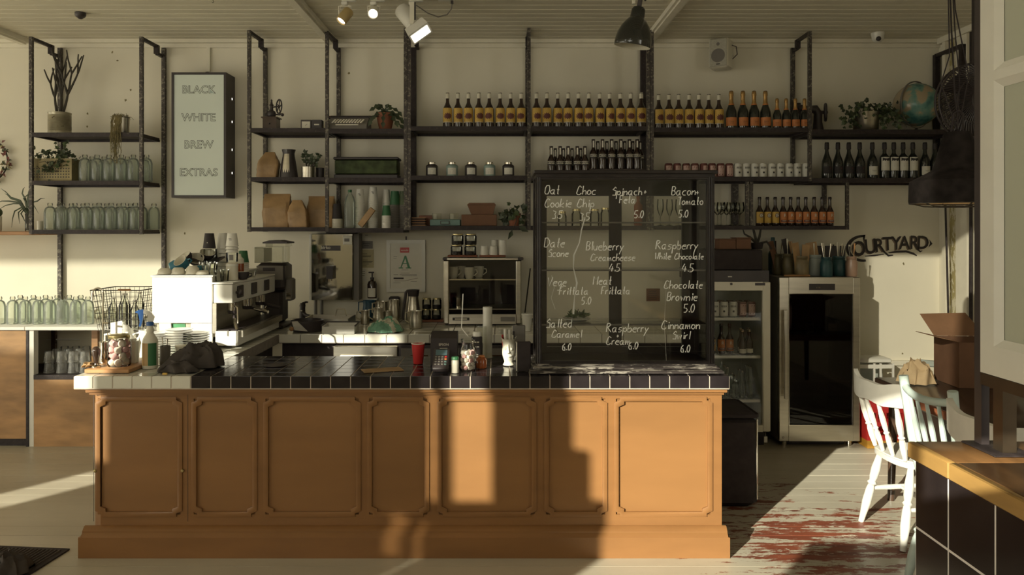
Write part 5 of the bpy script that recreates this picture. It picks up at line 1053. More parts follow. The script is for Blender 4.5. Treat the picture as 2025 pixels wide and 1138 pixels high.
def upcup(label, px, d, z, rb, rt, h_, m, txt=None, grp=None):
    t = thing('paper_cup', label, 'cup', (PX(px, d), d, z), 0, grp); MB().m(m).lathe([(rt, 0), (rb, h_ - 0.003), (rb * .94, h_), (rb * .9, h_ - 0.004), (0, h_ - 0.004)], n=20).build('cup_wall', t); MB().m('cream' if m != 'white' else 'white').lathe([(rt + .0005, 0), (rt * 1.06, 0.002), (rt + .0005, 0.005)], n=20).build('rim', t)
    if txt:
        b = MB().m('ink' if m == 'white' else 'cream'); rm = (rb + rt) / 2; 
        if txt == '+': b.poly(wrapped([(-.004, h_ * .4), (0, h_ * .36), (.004, h_ * .4), (0, h_ * .44)], rm + .001))
        else: [b.poly(wrapped([(x_q, z_q), (x_q + w_q, z_q), (x_q + w_q, z_q + 0.0025), (x_q, z_q + 0.0025)], rm + .0015)) for x_q, z_q, w_q in ((-0.010, h_ * .56, 0.018), (-0.006, h_ * .47, 0.016))]
        b.build('print', t)
    return t
upcup('large dark paper cup upside down on the glass above the machine', 414, 5.27, ZT + 0.1505, 0.030, 0.043, 0.108, 'ink', '+')
for k in range(6): upcup('white paper cup in the tall stack on the machine, %s from the bottom' % ORD[k], 440, 5.35, ZT + k * 0.03, 0.029 if k == 5 else 0.037, 0.040, 0.11 if k == 5 else 0.028, 'white', grp='tall white cup stack on the coffee machine')
for k in range(3): upcup('printed white cup on the low jar beside the tall stack, %s from the bottom' % ORD[k], 459, 5.0, ZT + 0.135 + k * 0.02, 0.030 if k == 2 else 0.037, 0.040, 0.085 if k == 2 else 0.018, 'white', 'flat white' if k == 2 else None, grp='printed cup stack on the coffee machine')
for k in range(8): upcup('green and white paper cup in the far stack on the machine, %s from the bottom' % ORD[k], 481, 5.25, z_(559) + 0.003 + k * 0.014, 0.027 if k == 7 else 0.036, 0.038, 0.085 if k == 7 else 0.0125, 'green' if k == 7 else 'white', grp='green cup stack on the coffee machine')
t = thing('plastic_pot', 'clear pot stacked on a white canister on the machine', 'pot', (PX(459, 5.0), 5.0, ZT + 0.075)); MB().m('clear').lathe([(0, 0), (0.036, 0), (0.038, 0.058), (0, 0.058)], n=18).build('pot_body', t); MB().m('greyplastic').box(-0.005, 0.022, -0.0405, -0.039, 0.01, 0.045).build('label', t)
t = thing('canister', 'white round canister under the clear pot on the machine', 'canister', (PX(459, 5.0), 5.0, z_(559) + 0.003)); MB().m('cream').lathe([(0, 0), (0.038, 0), (0.038, 0.105), (0.03, 0.112), (0, 0.112)], n=20).build('canister_body', t); MB().m('white').lathe([(0.0385, 0.09), (0.0395, 0.092), (0.0395, 0.1), (0.0385, 0.102)], n=20).build('lid_ring', t)
t = thing('squeeze_bottle', 'squeeze bottle with syrup and pale cap on the machine', 'bottle', (PX(474, 5.15), 5.15, z_(559) + 0.003)); MB().m('amber').lathe([(0, 0), (0.027, 0), (0.028, 0.07), (0.028, 0.1)], n=16).build('syrup', t); MB().m('cream').lathe([(0.028, 0.1005), (0.027, 0.13), (0.012, 0.145), (0.008, 0.165), (0, 0.165)], n=16).build('bottle_top', t)
mug('coffee_cup', 'dark mug with handle beside the squeeze bottle on the machine', (PX(481, 5.05), 5.05, z_(559) + 0.003), 0.038, 0.05, 'ink', ha=-0.1)
t = thing('glass_bowl', 'small clear glass bowl at the far end of the machine top', 'bowl', (PX(496, 5.3), 5.3, z_(559) + 0.003)); MB().m('clear').lathe([(0, 0.002), (0.03, 0), (0.045, 0.045), (0.047, 0.046)], n=18).build('bowl_wall', t); MB().m('clear').lathe([(0.026, 0), (0.03, -0.0005), (0.03, 0.003)], n=18).build('foot', t)
# grinder
t = thing('espresso_grinder', 'tall black coffee grinder with a clear square hopper', 'grinder', (PX(536, 5.85), 5.88, K))
b = MB().m('black'); b.bbox(-0.11, 0.12, -0.14, 0.16, 0, 0.03, 0.01); b.bbox(-0.07, 0.085, -0.04, 0.15, 0.031, 0.28, 0.02); b.bbox(-0.095, 0.115, -0.09, 0.16, 0.281, 0.49, 0.025); b.build('body', t)
b = MB().m('greyplastic'); b.bbox(-0.09, 0.11, -0.10, -0.091, 0.36, 0.47, 0.003); b.build('control_panel', t); b = MB().m('black'); b.box(-0.04, 0.05, -0.102, -0.1005, 0.43, 0.455); b.build('display', t)
b = MB().m('greyplastic'); b.bbox(0.117, 0.165, -0.06, 0.06, 0.20, 0.37, 0.01); b.build('dosing_lever_box', t); MB().m('chrome').box(0.125, 0.158, -0.063, -0.061, 0.215, 0.26).build('chrome_plate', t); MB().m('chrome').tube([(-0.01, -0.09, 0.17), (-0.01, -0.13, 0.15)], 0.008, 8).build('portafilter_fork', t)
b = MB().m('clear'); b.box(-0.11, 0.10, -0.08, 0.13, 0.491, 0.61); b.build('hopper', t); MB().m('cream').box(-0.108, -0.04, -0.078, 0.128, 0.495, 0.60).build('hopper_label', t); b = MB().m('clear'); b.box(-0.03, 0.12, -0.07, 0.12, 0.611, 0.635); b.build('hopper_neck', t)
b = MB().m('black'); b.prism([(-0.05, 0.636), (0.135, 0.636), (0.135, 0.646), (0.06, 0.66), (0.0, 0.66), (-0.05, 0.646)], -0.08, 0.13, XZ); b.build('hopper_lid', t)
# sink corner
t = thing('kitchen_tap', 'black curved mixer tap behind the sink', 'tap', (PX(597, 6.25), 6.27, K))
b = MB().m('black'); b.lathe([(0, 0), (0.028, 0), (0.026, 0.01), (0.022, 0.10), (0.025, 0.125), (0.018, 0.14), (0, 0.142)], n=16); b.tube([(0, 0, 0.07), (0.03, -0.02, 0.045), (0.09, -0.05, 0.035), (0.10, -0.055, 0.03)], [0.018, 0.014, 0.012, 0.011], 10); b.tube([(0, 0, 0.135), (0.03, 0, 0.15), (0.045, 0, 0.148)], [0.012, 0.008, 0.006], 8); b.build('body_and_spout', t)
b = MB().m('chrome').sphere((0, -0.024, 0.08), 0.009); b.build('button', t)
t = thing('sink_trough', 'stainless steel sink trough set on the back worktop', 'sink', (PX(655, 5.95), 5.95, K))
b = MB().m('inox'); b.box(-0.20, 0.15, -0.10, -0.09, 0, 0.06); b.box(-0.20, 0.15, 0.20, 0.21, 0, 0.06); b.box(-0.20, -0.19, -0.09, 0.20, 0, 0.06); b.box(0.14, 0.15, -0.09, 0.20, 0, 0.06); b.box(-0.19, 0.14, -0.09, 0.20, 0, 0.004); b.build('basin', t); MB().m('ink').box(-0.06, -0.02, -0.1012, -0.1002, 0.02, 0.04).build('label', t)
MB().m('chrome').tube([(0.01, 0.1, 0.06), (0.025, 0.1, 0.115), (0.085, 0.1, 0.115), (0.10, 0.1, 0.06)], 0.004, 8).build('rack_wire', t)
t = thing('knock_box', 'black round knock box with a bright steel flap and wooden knob', 'knock box', (PX(600, 5.5), 5.62, K))
MB().m('black').lathe([(0, 0), (0.10, 0), (0.115, 0.02), (0.115, 0.08), (0.10, 0.085), (0.095, 0.02), (0, 0.02)], n=24).build('drum', t)
b = MB().m('inox'); b.prism([(-0.085, 0.082), (-0.045, 0.085), (0.03, 0.012), (-0.065, 0.02)], -0.117, -0.113, XZ); b.build('flap', t); MB().m('wood').sphere((-0.085, -0.12, 0.03), 0.016).build('knob', t)
t = thing('dish_tub', 'pale rectangular tub with dark rim in front of the sink', 'tub', (PX(672, 5.5), 5.53, K))
b = MB().m('white'); b.box(-0.12, 0.11, -0.065, -0.055, 0, 0.05); b.box(-0.12, 0.11, 0.10, 0.11, 0, 0.06); b.box(-0.12, -0.11, -0.055, 0.10, 0, 0.055); b.box(0.10, 0.11, -0.055, 0.10, 0, 0.055); b.box(-0.11, 0.10, -0.055, 0.10, 0, 0.004); b.build('tub_walls', t); b = MB().m('black'); b.tube([(-0.125, -0.06, 0.056), (-0.125, 0.108, 0.064), (0.115, 0.108, 0.064), (0.115, -0.06, 0.056)], 0.006, 6); b.build('rim', t)
# wall boiler, notices, certificate
t = thing('wall_boiler', 'square polished steel water boiler on the wall with a small black nameplate', 'boiler', (0, 0, 0)); d = 6.27
x0_, x1_, z0_, z1_ = PX(612, d), PX(698, d), PZ(594, d), PZ(463, d)
MB().m('inox').box(x0_, x1_, d + 0.003, WY - 0.003, z0_, z1_).build('body', t); MB().m('mirror').bbox(x0_ + 0.02, x1_, d - 0.012, d + 0.0025, z0_, z1_, 0.003).build('door', t); MB().m('white').bbox(x0_, x0_ + 0.0195, d - 0.012, d + 0.0025, z0_, z1_, 0.002).build('hinge_strip', t)
MB().m('greyplastic').box(x1_ + 0.001, x1_ + 0.045, d + 0.02, WY - 0.003, z0_, z1_).build('side_panel', t)
b = MB().m('black').box(PX(636, d), PX(674, d), d - 0.0145, d - 0.0125, PZ(496, d), PZ(486, d)); o = b.build('nameplate', t); MB().m('cream').add(text('birko', 0.036, 0.01), at(PX(645, d), d - 0.0152, PZ(492.5, d)) @ FRONT).build('lettering', o)
o = MB().m('cream').bbox(PX(679, d), PX(697, d), d - 0.02, d - 0.0125, PZ(484, d), PZ(466, d), 0.002).build('controller', t); MB().m('greyplastic').box(PX(682, d), PX(692, d), d - 0.0215, d - 0.0205, PZ(478, d), PZ(472, d)).build('display', o)
o = MB().m('black').box(PX(649, d), PX(662, d), d - 0.07, d - 0.0125, PZ(551, d), PZ(526, d)).build('tap', t); MB().m('chrome').tube([(PX(653, d), d - 0.06, PZ(549, d)), (PX(653, d), d - 0.06, PZ(556, d))], 0.010, 8).build('spout', o)
for px in (624, 636): MB().m('greyplastic').tube([(PX(px, 6.42), 6.42, K + 0.01), (PX(px, 6.42), 6.42, z0_ - 0.002)], 0.014, 8).build('pipe', t)
MB().m('black').box(PX(640, d), PX(700, d), 6.36, 6.44, z1_ + 0.003, z1_ + 0.022).build('top_vent', t)
def sheet(label, x0, y0, x1, y1, lines, m='paper', d=6.444, heads=()):
    t = thing('wall_notice', label, 'notice', (0, 0, 0)); MB().m(m).box(PX(x0, d), PX(x1, d), d, d + 0.003, PZ(y1, d), PZ(y0, d)).build('sheet', t); b = MB().m('ink')
    for (a, c, y) in lines: b.box(PX(a, d), PX(c, d), d - 0.0008, d - 0.0001, PZ(y + 0.8, d), PZ(y, d))
    b.build('text_lines', t)
sheet('small pale notice at the top of the wall strip beside the boiler', 714, 463, 735, 475, [(722, 728, 465)])
sheet('dark grey notice on the wall beside the boiler', 714, 477, 737, 492, [(718, 732, 482), (720, 730, 486)], 'greyplastic')
M['notey'] = mat('yellowed_paper', (0.52, 0.46, 0.28), 0.8); sheet('yellowed instruction sheet with text lines beside the boiler', 715, 494, 739, 530, [(717, 726, 502), (717, 734, 506), (717, 733, 508), (717, 727, 514), (717, 737, 517), (717, 735, 519), (717, 730, 522), (717, 725, 526)], 'notey')
sheet('pale notice low on the wall above the blue mug', 714, 532, 724, 556, [(716, 722, 537), (716, 722, 541), (716, 721, 545)])
t = thing('certificate_frame', 'white framed food hygiene certificate with a large green letter A', 'picture', (0, 0, 0)); d = 6.425
xs0, xs1, zs0, zs1 = PX(764, d), PX(841, d), PZ(578, d), PZ(475, d)
b = MB().m('white'); f_ = 0.03
b.box(xs0, xs1, d, d + 0.02, zs0, zs0 + f_); b.box(xs0, xs1, d, d + 0.02, zs1 - f_, zs1); b.box(xs0, xs0 + f_, d, d + 0.02, zs0 + f_, zs1 - f_); b.box(xs1 - f_, xs1, d, d + 0.02, zs0 + f_, zs1 - f_); b.build('frame', t)
MB().m('paper').box(xs0 + f_, xs1 - f_, d + 0.008, d + 0.018, zs0 + f_, zs1 - f_).build('sheet', t); yy = d + 0.0072
b = MB().m('red').box(PX(791, d), PX(809, d), yy, yy + 0.0006, PZ(500, d), PZ(490, d)); o = b.build('red_badge', t); MB().m('paper').add(text('eatsafe', 0.022, 0.01), at(PX(800, d), yy - 0.0008, PZ(497, d)) @ FRONT).build('lettering', o)
b = MB().m('bottlegreen'); A_ = lambda u, v: (PX(u, d), PZ(v, d))                    # serif capital A
for pts in ([(800, 506), (803, 506), (811, 530), (806, 530)], [(800, 506), (802, 510), (793.5, 530), (791.5, 530)], [(795, 521), (806, 521), (806, 522.4), (795, 522.4)], [(788, 529.5), (797, 529.5), (797, 531.5), (788, 531.5)], [(802, 529.5), (813, 529.5), (813, 531.5), (802, 531.5)]): b.prism([A_(*p) for p in pts][::-1], yy, yy + 0.0006, XZ)
b.build('green_letter', t)
b = MB().m('greyplastic')
for (a, c, y) in ((794, 807, 534), (792, 810, 540), (778, 785, 508), (778, 784, 511), (778, 787, 543.5), (790, 824, 543.5), (794, 824, 545.5), (778, 792, 559.5), (812, 824, 557)): b.box(PX(a, d), PX(c, d), yy, yy + 0.0006, PZ(y + 0.7, d), PZ(y, d))
b.build('text_lines', t); b = MB().m('ink').box(PX(778, d), PX(798, d), yy, yy + 0.0006, PZ(552.5, d), PZ(549.5, d)); b.build('rating_strip', t); MB().m('maroon').tube([(PX(780, d), yy, PZ(556, d)), (PX(800, d), yy, PZ(556, d)), (PX(826, d), yy, PZ(550.5, d))], 0.0012, 4).build('red_swoosh', t)
MB().m('steel').tube([(PX(803, 6.44), 6.44, zs1), (PX(803, 6.44), 6.44, zs1 + 0.03)], 0.005, 6).build('hook', t)
# soap on its small shelf
t = thing('soap_shelf', 'small white wall shelf carrying the soap bottle', 'shelf', (PX(736, 6.37), 6.37, PZ(590, 6.37))); MB().m('white').bbox(-0.045, 0.045, -0.05, 0.075, -0.012, 0.0, 0.002).build('board', t); MB().m('steel').box(-0.02, 0.02, 0.06, 0.075, -0.05, -0.0125).build('bracket', t)
t = thing('soap_dispenser', 'dark pump soap bottle with a white label on the wall shelf', 'soap bottle', (PX(736, 6.36), 6.36, PZ(590, 6.37) + 0.001))
MB().m('brownglass').lathe([(0, 0), (0.038, 0), (0.040, 0.006), (0.040, 0.115), (0.030, 0.14), (0.014, 0.148), (0.014, 0.155), (0, 0.155)], n=20).build('bottle_body', t); b = MB().m('paper'); cylindrical(0.040, 0.012, 0.085, 0.07, b, 10); b.build('label', t)
b = MB().m('black'); b.cyl((0, 0, 0.1555), 0.016, 0.016, 14); b.cyl((0, 0, 0.1715), 0.006, 0.035, 10); b.bbox(-0.03, 0.014, -0.008, 0.008, 0.207, 0.218, 0.003); b.build('pump', t)
# jugs and mugs along the back
def jugp(label, px, d, r, h_, m='inox', grp=None, ha=PI, rot=None, z=K):
    t = thing('milk_jug', label, 'jug', (PX(px, d), d, z), 0, grp); 
    if rot: t.rotation_euler = rot
    MB().m(m).lathe([(0, 0.002), (r * 0.95, 0), (r, 0.008), (r, h_ * .45), (r * 0.86, h_ * .8), (r * 0.93, h_), (r * 0.89, h_), (r * .82, h_ * .8), (r * .95, h_ * .4), (0, 0.01)], n=22).build('jug_body', t)
    b = MB().m(m); b.xf(Matrix.Rotation(ha, 4, 'Z')); b.tube([(r * 0.9, 0, h_ * .92), (r + 0.03, 0, h_ * .9), (r + 0.032, 0, h_ * .45), (r, 0, h_ * .3)], 0.0055, 6); b.build('handle', t)
M['inox2'] = M['inox']
jugp('large blue enamel jug behind the steel milk jugs', 730, 6.27, 0.055, 0.165, 'dblue') if M.setdefault('dblue', mat('dark_blue_enamel', (0.025, 0.075, 0.12), 0.35)) else 0
jugp('small steel milk jug nearest the sink', 722, 6.05, 0.034, 0.105); jugp('steel milk jug with its handle towards the sink, in front of the blue jug', 748, 6.0, 0.042, 0.13)
jugp('upturned steel jug stacked on the back of the jug group', 756, 6.22, 0.05, 0.16); jugp('tall steel milk jug behind the towel', 779, 6.15, 0.046, 0.18); jugp('slim steel milk jug next to the tall one', 766, 6.05, 0.03, 0.10)
MB().m('black').bbox(-0.045, 0.045, -0.03, 0.03, 0, 0.185, 0.01).build('cutlery_holder', None, (PX(780, 6.38), 6.39, K)); tag(bpy.data.objects['cutlery_holder'], 'black upright holder against the wall behind the milk jugs', 'holder')
t = thing('vacuum_flask', 'steel and black vacuum jug on the worktop under the certificate', 'flask', (PX(817, 6.1), 6.12, K)); MB().m('inox').lathe([(0, 0.001), (0.060, 0), (0.062, 0.012), (0.05, 0.12), (0.040, 0.20), (0.041, 0.21), (0, 0.21)], n=22).build('body', t); MB().m('black').lathe([(0.0415, 0.2105), (0.047, 0.25), (0.05, 0.262), (0.043, 0.262), (0, 0.24)], n=22).build('spout_collar', t); b = MB().m('black'); b.tube([(-0.042, 0, 0.255), (-0.06, 0, 0.24), (-0.085, 0, 0.04), (-0.065, 0, 0.02)], [0.012, 0.012, 0.010, 0.010], 8); b.build('handle', t)
jugp('wide steel milk jug in front of the vacuum jug', 822, 5.78, 0.048, 0.13, ha=PI)
b = MB().m('redwood').bbox(-0.11, 0.11, -0.06, 0.06, 0, 0.018, 0.003); o = b.build('serving_board', None, (PX(856, 6.2), 6.2, K)); tag(o, 'reddish wooden board under the jars left of the oven', 'board')
def jar(label, px, d, z, r, h_, grp, fill='cream'):
    t = thing('preserve_jar', label, 'jar', (PX(px, d), d, z), 0, grp); MB().m('clear').lathe([(0, .003), (r * .95, 0), (r, .006), (r, h_ * .78), (r * .86, h_ * .86), (r * .86, h_ * 0.88)], n=18).build('jar_body', t); MB().m('brass').lathe([(r * .9, h_ * .885), (r * .92, h_ * .89), (r * .92, h_ - .002), (r * .88, h_), (0, h_)], n=18).build('lid', t)
    b = MB().m('ink'); b.lathe([(0, 0.004), (r * .85, 0.004), (r * .88, h_ * .35), (0, h_ * .35)], n=14); b.build('contents', t); return t
for i, (px, lv) in enumerate(((843, 0), (863, 0), (844, 1), (864, 1))): jar('glass jar on the board left of the oven, %s tier, %s column' % (('lower', 'upper')[lv], ('flask side', 'oven side')[i % 2]), px, 6.2, K + 0.0185 + lv * 0.0855, 0.037, 0.085, 'stacked jars left of the oven')
# towel heap
def heap(name, label, cat, loc, sx, sy, h_, mats, seed, rz=0, folds=7.0, n=30, skew=0.0):
    r = random.Random(seed); b = MB(); ph = [r.uniform(0, 6.28) for _ in range(8)]; vs = []
    for i in range(n + 1):
        row_ = []
        for j in range(n + 1):
            u, v = i / n * 2 - 1, j / n * 2 - 1; rr = math.sqrt(u * u + v * v); k = max(0, 1 - rr ** (2.2 if not skew else 4.5)) 
            wob = noise.noise(Vector((u * 2.3 + seed, v * 2.3, 0.3))); fold = 0.62 - 0.75 * abs(noise.noise(Vector((u * folds * .42 + wob, v * folds * .42 + seed, 1.7)))) - 0.35 * abs(noise.noise(Vector((u * folds * .9 + seed, v * folds * .9 + wob, 4.1)))) + 0.45 * max(0, wob); fold0 = 0.5 + 0.28 * math.sin(u * folds + ph[0] + 2 * math.sin(v * 3 + ph[1])) + 0.22 * math.sin(v * folds * 0.8 + ph[2] + 2.5 * math.sin(u * 2.6 + ph[3]))
            row_.append(b.v((u * sx / max(1, rr ** .35) + 0.012 * math.sin(v * 9 + ph[4]), v * sy / max(1, rr ** .35) + 0.012 * math.sin(u * 8 + ph[5]), 0.004 + h_ * (k ** (0.6 - 0.25 * max(0, u) * (skew > 0))) * (0.45 + 0.55 * fold) * (1 - skew * 0.5 + skew * 0.5 * u))))
        vs.append(row_)
    for i in range(n):
        for j in range(n):
            b.m(mats(i / n, j / n)); b.f([vs[i][j], vs[i + 1][j], vs[i + 1][j + 1], vs[i][j + 1]])
    # close the underside
    b.m(mats(0, 0)); e = [vs[i][0] for i in range(n + 1)] + [vs[n][j] for j in range(1, n + 1)] + [vs[i][n] for i in range(n - 1, -1, -1)] + [vs[0][j] for j in range(n - 1, 0, -1)]; b.f(e[::-1])
    o = b.build(name, None, loc, rz, ang=60); return tag(o, label, cat)
M['mint'] = mat('mint_green_towelling', (0.20, 0.40, 0.28), 0.95, var=0.15, scale=40, bump=0.6); M['towelcream'] = mat('cream_towelling', (0.66, 0.63, 0.50), 0.95, var=0.1, scale=40, bump=0.6)
heap('dish_towel', 'crumpled green and cream dish towel on the back worktop edge', 'towel', (PX(762, 5.6), 5.60, K), 0.125, 0.115, 0.125, lambda u, v: 'mint' if (int(v * 7 + u * 3) % 3) else 'towelcream', 5)
# oven with its contents
d = 5.93; xo0, xo1, zo0, zo1 = PX(877, d), PX(1031, d), K + 0.012, PZ(510, d)
t = thing('display_oven', 'stainless steel glass-fronted oven on the back worktop', 'oven', (0, 0, 0))
b = MB().m('inox'); b.bbox(xo0, xo0 + 0.042, d, d + 0.03, zo0, zo1 - 0.02, 0.008); b.build('left_pillar', t); b = MB().m('inox'); b.bbox(xo1 - 0.042, xo1, d, d + 0.03, zo0, zo1 - 0.02, 0.008); b.build('right_pillar', t)
b = MB().m('inox'); b.bbox(xo0 + 0.02, xo1 - 0.02, d - 0.006, d + 0.03, zo1 - 0.0195, zo1, 0.004); b.box(xo0, xo1, d + 0.031, d + 0.42, zo1 - 0.02, zo1); b.build('top', t); b = MB().m('black'); b.bbox(xo0 - 0.006, xo0 + 0.03, d - 0.008, d + 0.02, zo1 - 0.019, zo1 + 0.002, 0.004); b.build('corner_cap', t); MB().m('black').bbox(xo1 - 0.03, xo1 + 0.016, d - 0.008, d + 0.02, zo1 - 0.019, zo1 + 0.002, 0.004).build('corner_cap', t)
b = MB().m('inox'); b.box(xo0 + 0.043, xo1 - 0.043, d, d + 0.03, zo0, zo0 + 0.075); b.build('control_panel', t); o = MB().m('black').box(xo0 + 0.07, xo0 + 0.20, d - 0.002, d - 0.0005, zo0 + 0.028, zo0 + 0.05).build('badge', t); MB().m('cream').box(xo0 + 0.088, xo0 + 0.182, d - 0.0032, d - 0.0025, zo0 + 0.035, zo0 + 0.043).build('lettering_band', o)
MB().m('greyplastic').box(xo1 - 0.16, xo1 - 0.05, d - 0.003, d - 0.0005, zo0 + 0.02, zo0 + 0.055).build('control_label', t)
b = MB().m('matblack'); b.box(xo0, xo0 + 0.02, d + 0.031, d + 0.42, zo0, zo1 - 0.0205); b.box(xo1 - 0.02, xo1, d + 0.031, d + 0.42, zo0, zo1 - 0.0205); b.box(xo0 + 0.02, xo1 - 0.02, d + 0.40, d + 0.42, zo0, zo1 - 0.0205); b.box(xo0 + 0.02, xo1 - 0.02, d + 0.031, d + 0.40, zo0, zo0 + 0.03); b.build('cabinet', t)
zs_ = PZ(553, d); b = MB().m('chrome'); b.box(xo0 + 0.021, xo1 - 0.021, d + 0.034, d + 0.39, zs_ - 0.008, zs_); b.build('rack', t); b = MB().m('inox'); b.box(xo0 + 0.021, xo1 - 0.021, d + 0.034, d + 0.39, PZ(612, d) - 0.006, PZ(612, d)); b.build('rack', t)
MB().m('pane').box(xo0 + 0.043, xo1 - 0.043, d + 0.008, d + 0.012, zo0 + 0.076, zo1 - 0.021).build('glass_front', t)
for s_ in (-1, 1):
    for yy in (d + 0.03, d + 0.37): MB().m('black').cyl(((xo0 + xo1) / 2 + s_ * 0.26, yy, K), 0.015, 0.0115, 12).build('foot', t)
for i, px in enumerate((897, 911, 928, 947)): mug('mug', 'cream mug on the top rack inside the oven, %s from the left' % ORD[i], (PX(px, d + (.16, .26, .08, .22)[i]), d + (.16, .26, .08, .22)[i], zs_ + 0.001), 0.040, 0.088, 'cream', grp='cream mugs in the oven', ha=0.0)
b = MB().m('chrome').lathe([(0, 0.002), (0.045, 0), (0.047, 0.08), (0.042, 0.08), (0.04, 0.006), (0, 0.006)], n=18); o = b.build('steel_pot', None, (PX(906, d + .15), d + 0.15, PZ(612, d) + 0.001)); tag(o, 'steel pot on the lower rack inside the oven', 'pot')
for i, (a, c) in enumerate(((886, 944), (948, 1000))):
    o = MB().m('redwood').bbox(PX(a, d + .1), PX(c, d + .1), d + 0.03, d + 0.19, 0, 0.014, 0.003).build('serving_board', None, (0, 0, zo1 + 0.003)); tag(o, ('reddish wooden board under the jars on top of the oven', 'reddish wooden board under the white pots on top of the oven')[i], 'board')
zj = zo1 + 0.0175
for px, lv, lb in ((903, 0, 'lower jar on the oven, certificate side'), (930, 0, 'lower jar on the oven, middle side'), (905, 1, 'upper jar on the oven, certificate side'), (931, 1, 'upper jar on the oven, middle side')): jar('brass-lidded glass ' + lb, px, d + 0.1, zj + lv * 0.0805, 0.047, 0.08 + 0.006 * lv, 'stacked jars on the oven')
for i, (px, h_, dd) in enumerate(((958, 0.072, 0.07), (976, 0.072, 0.07), (978, 0.118, 0.15), (994, 0.118, 0.08))):
    t = thing('ceramic_pot', ('short white ceramic pot nearest the jars on the oven', 'short white ceramic pot in front of the taller one on the oven', 'taller white pot at the back on the oven', 'tallest white pot at the display case side on the oven')[i], 'pot', (PX(px, d + dd), d + dd, zj), 0, 'white ceramic pots on the oven'); MB().m('white').lathe([(0, 0.002), (0.029, 0), (0.034, 0.008), (0.027, h_ - 0.004), (0.028, h_), (0.024, h_), (0.028, 0.01), (0, 0.01)], n=18).build('pot_wall', t); b = MB().m('white'); b.lathe([(0.0275, h_ - 0.003), (0.0305, h_), (0.0275, h_ + 0.002)], n=18); b.build('rim', t)
upc = upcup('white takeaway cup standing upright right of the oven', 1042, 5.62, K, 0.032, 0.032, 0.001, 'white'); bpy.data.objects.remove(upc.children[1]); 
for c_ in list(upc.children): bpy.data.objects.remove(c_)
MB().m('white').lathe([(0, 0.003), (0.027, 0), (0.028, 0.003), (0.038, 0.115), (0.041, 0.116), (0.041, 0.122), (0.036, 0.122), (0, 0.118)], n=20).build('cup_wall', upc); MB().m('white').lathe([(0.0415, 0.117), (0.042, 0.119), (0.038, 0.128), (0, 0.128)], n=20).build('lid', upc)
o = MB().m('stem').tube([(0, 0, 0), (0.06, 0.2, 0.42)], 0.006, 6).build('broom_stick', None, (PX(1036, 6.1), 6.12, K)); tag(o, 'thin stick leaning on the wall between oven and display case', 'stick')
# ------------------------------------------------------------ things on the bar
KB = CZ + 0.0025
# tray with marshmallow jar, tamper, napkin
t = thing('serving_board', 'wooden board carrying the marshmallow jar at the white end of the bar', 'board', (-2.02, 4.13, KB)); MB().m('wood').bbox(-0.115, 0.115, -0.165, 0.175, 0, 0.022, 0.003).build('board', t)
zb = KB + 0.023
t = thing('marshmallow_jar', 'large clip-top glass jar of pink and white marshmallows on the wooden board', 'jar', (PX(236, 4.06), 4.06, zb))
MB().m('clear').lathe([(0, .003), (0.052, 0), (0.058, 0.008), (0.059, 0.12), (0.050, 0.142), (0.048, 0.150)], n=24).build('jar_body', t)
b = MB().m('brass'); b.lathe([(0.050, 0.1505), (0.052, 0.155), (0.052, 0.163), (0.046, 0.167), (0, 0.169)], n=24); b.tube(arc((0, 0, 0.148), 0.052, 0, 2 * PI, 24, 'xy'), 0.002, 6); b.tube([(-0.053, -0.01, 0.148), (-0.058, -0.01, 0.175), (-0.04, -0.01, 0.172)], 0.0022, 6); b.tube([(0.053, -0.01, 0.148), (0.06, -0.01, 0.16), (0.056, -0.012, 0.13)], 0.0022, 6); b.build('clip_lid', t)
M['mpink'] = mat('pink_marshmallow', (0.62, 0.36, 0.36), 0.9, var=0.05); M['mwhite'] = mat('white_marshmallow', (0.74, 0.68, 0.60), 0.9, var=0.05)
rr = random.Random(4)
for lv in range(4):
    for k in range(5):
        a = k * 2 * PI / 5 + lv * 0.6; r = 0.034; mx = at(math.cos(a) * r, math.sin(a) * r, 0.021 + lv * 0.033) @ Matrix.Rotation(rr.uniform(0, 3), 4, 'X') @ Matrix.Rotation(rr.uniform(0, 3), 4, 'Y')
        b = MB().m('mpink' if (lv * 5 + k + lv // 2) % 5 in (0, 2, 3) and lv > 0 or k == 1 else 'mwhite'); b.lathe([(0, -0.017), (0.014, -0.016), (0.018, -0.010), (0.018, 0.010), (0.014, 0.016), (0, 0.017)], n=10, mx=mx); o = b.build('marshmallow', None, (PX(236, 4.06), 4.06, zb)); tag(o, 'marshmallow in the clip-top jar, %s layer from the bottom, %s round the ring' % (ORD[lv], ORD[k]), 'marshmallow', 'marshmallows in the clip-top jar')
t = thing('coffee_tamper', 'dark pear-handled coffee tamper on the wooden board beside the jar', 'tamper', (PX(190, 4.02), 4.02, zb)); MB().m('chrome').lathe([(0, 0), (0.024, 0), (0.024, 0.008), (0.010, 0.014), (0.008, 0.02), (0, 0.02)], n=20).build('base', t); MB().m('brownglass').lathe([(0, .0202), (0.009, .0202), (0.010, 0.03), (0.020, 0.068), (0.022, 0.085), (0.017, 0.102), (0.008, 0.108), (0, 0.109)], n=20).build('handle', t)
heap('paper_napkin', 'crumpled brown paper napkin at the corner of the wooden board', 'napkin', (PX(172, 4.0), 4.02, zb), 0.028, 0.03, 0.032, lambda u, v: 'kraft', 8, n=12)
t = thing('milk_carton', 'plain beige carton behind the marshmallow jar', 'carton', (PX(263, 4.16), 4.16, zb)); MB().m('cream').box(-0.022, 0.022, -0.02, 0.02, 0, 0.115).build('carton_body', t); MB().m('white').cyl((0, 0, 0.1152), 0.017, 0.014, 14).build('cap', t)
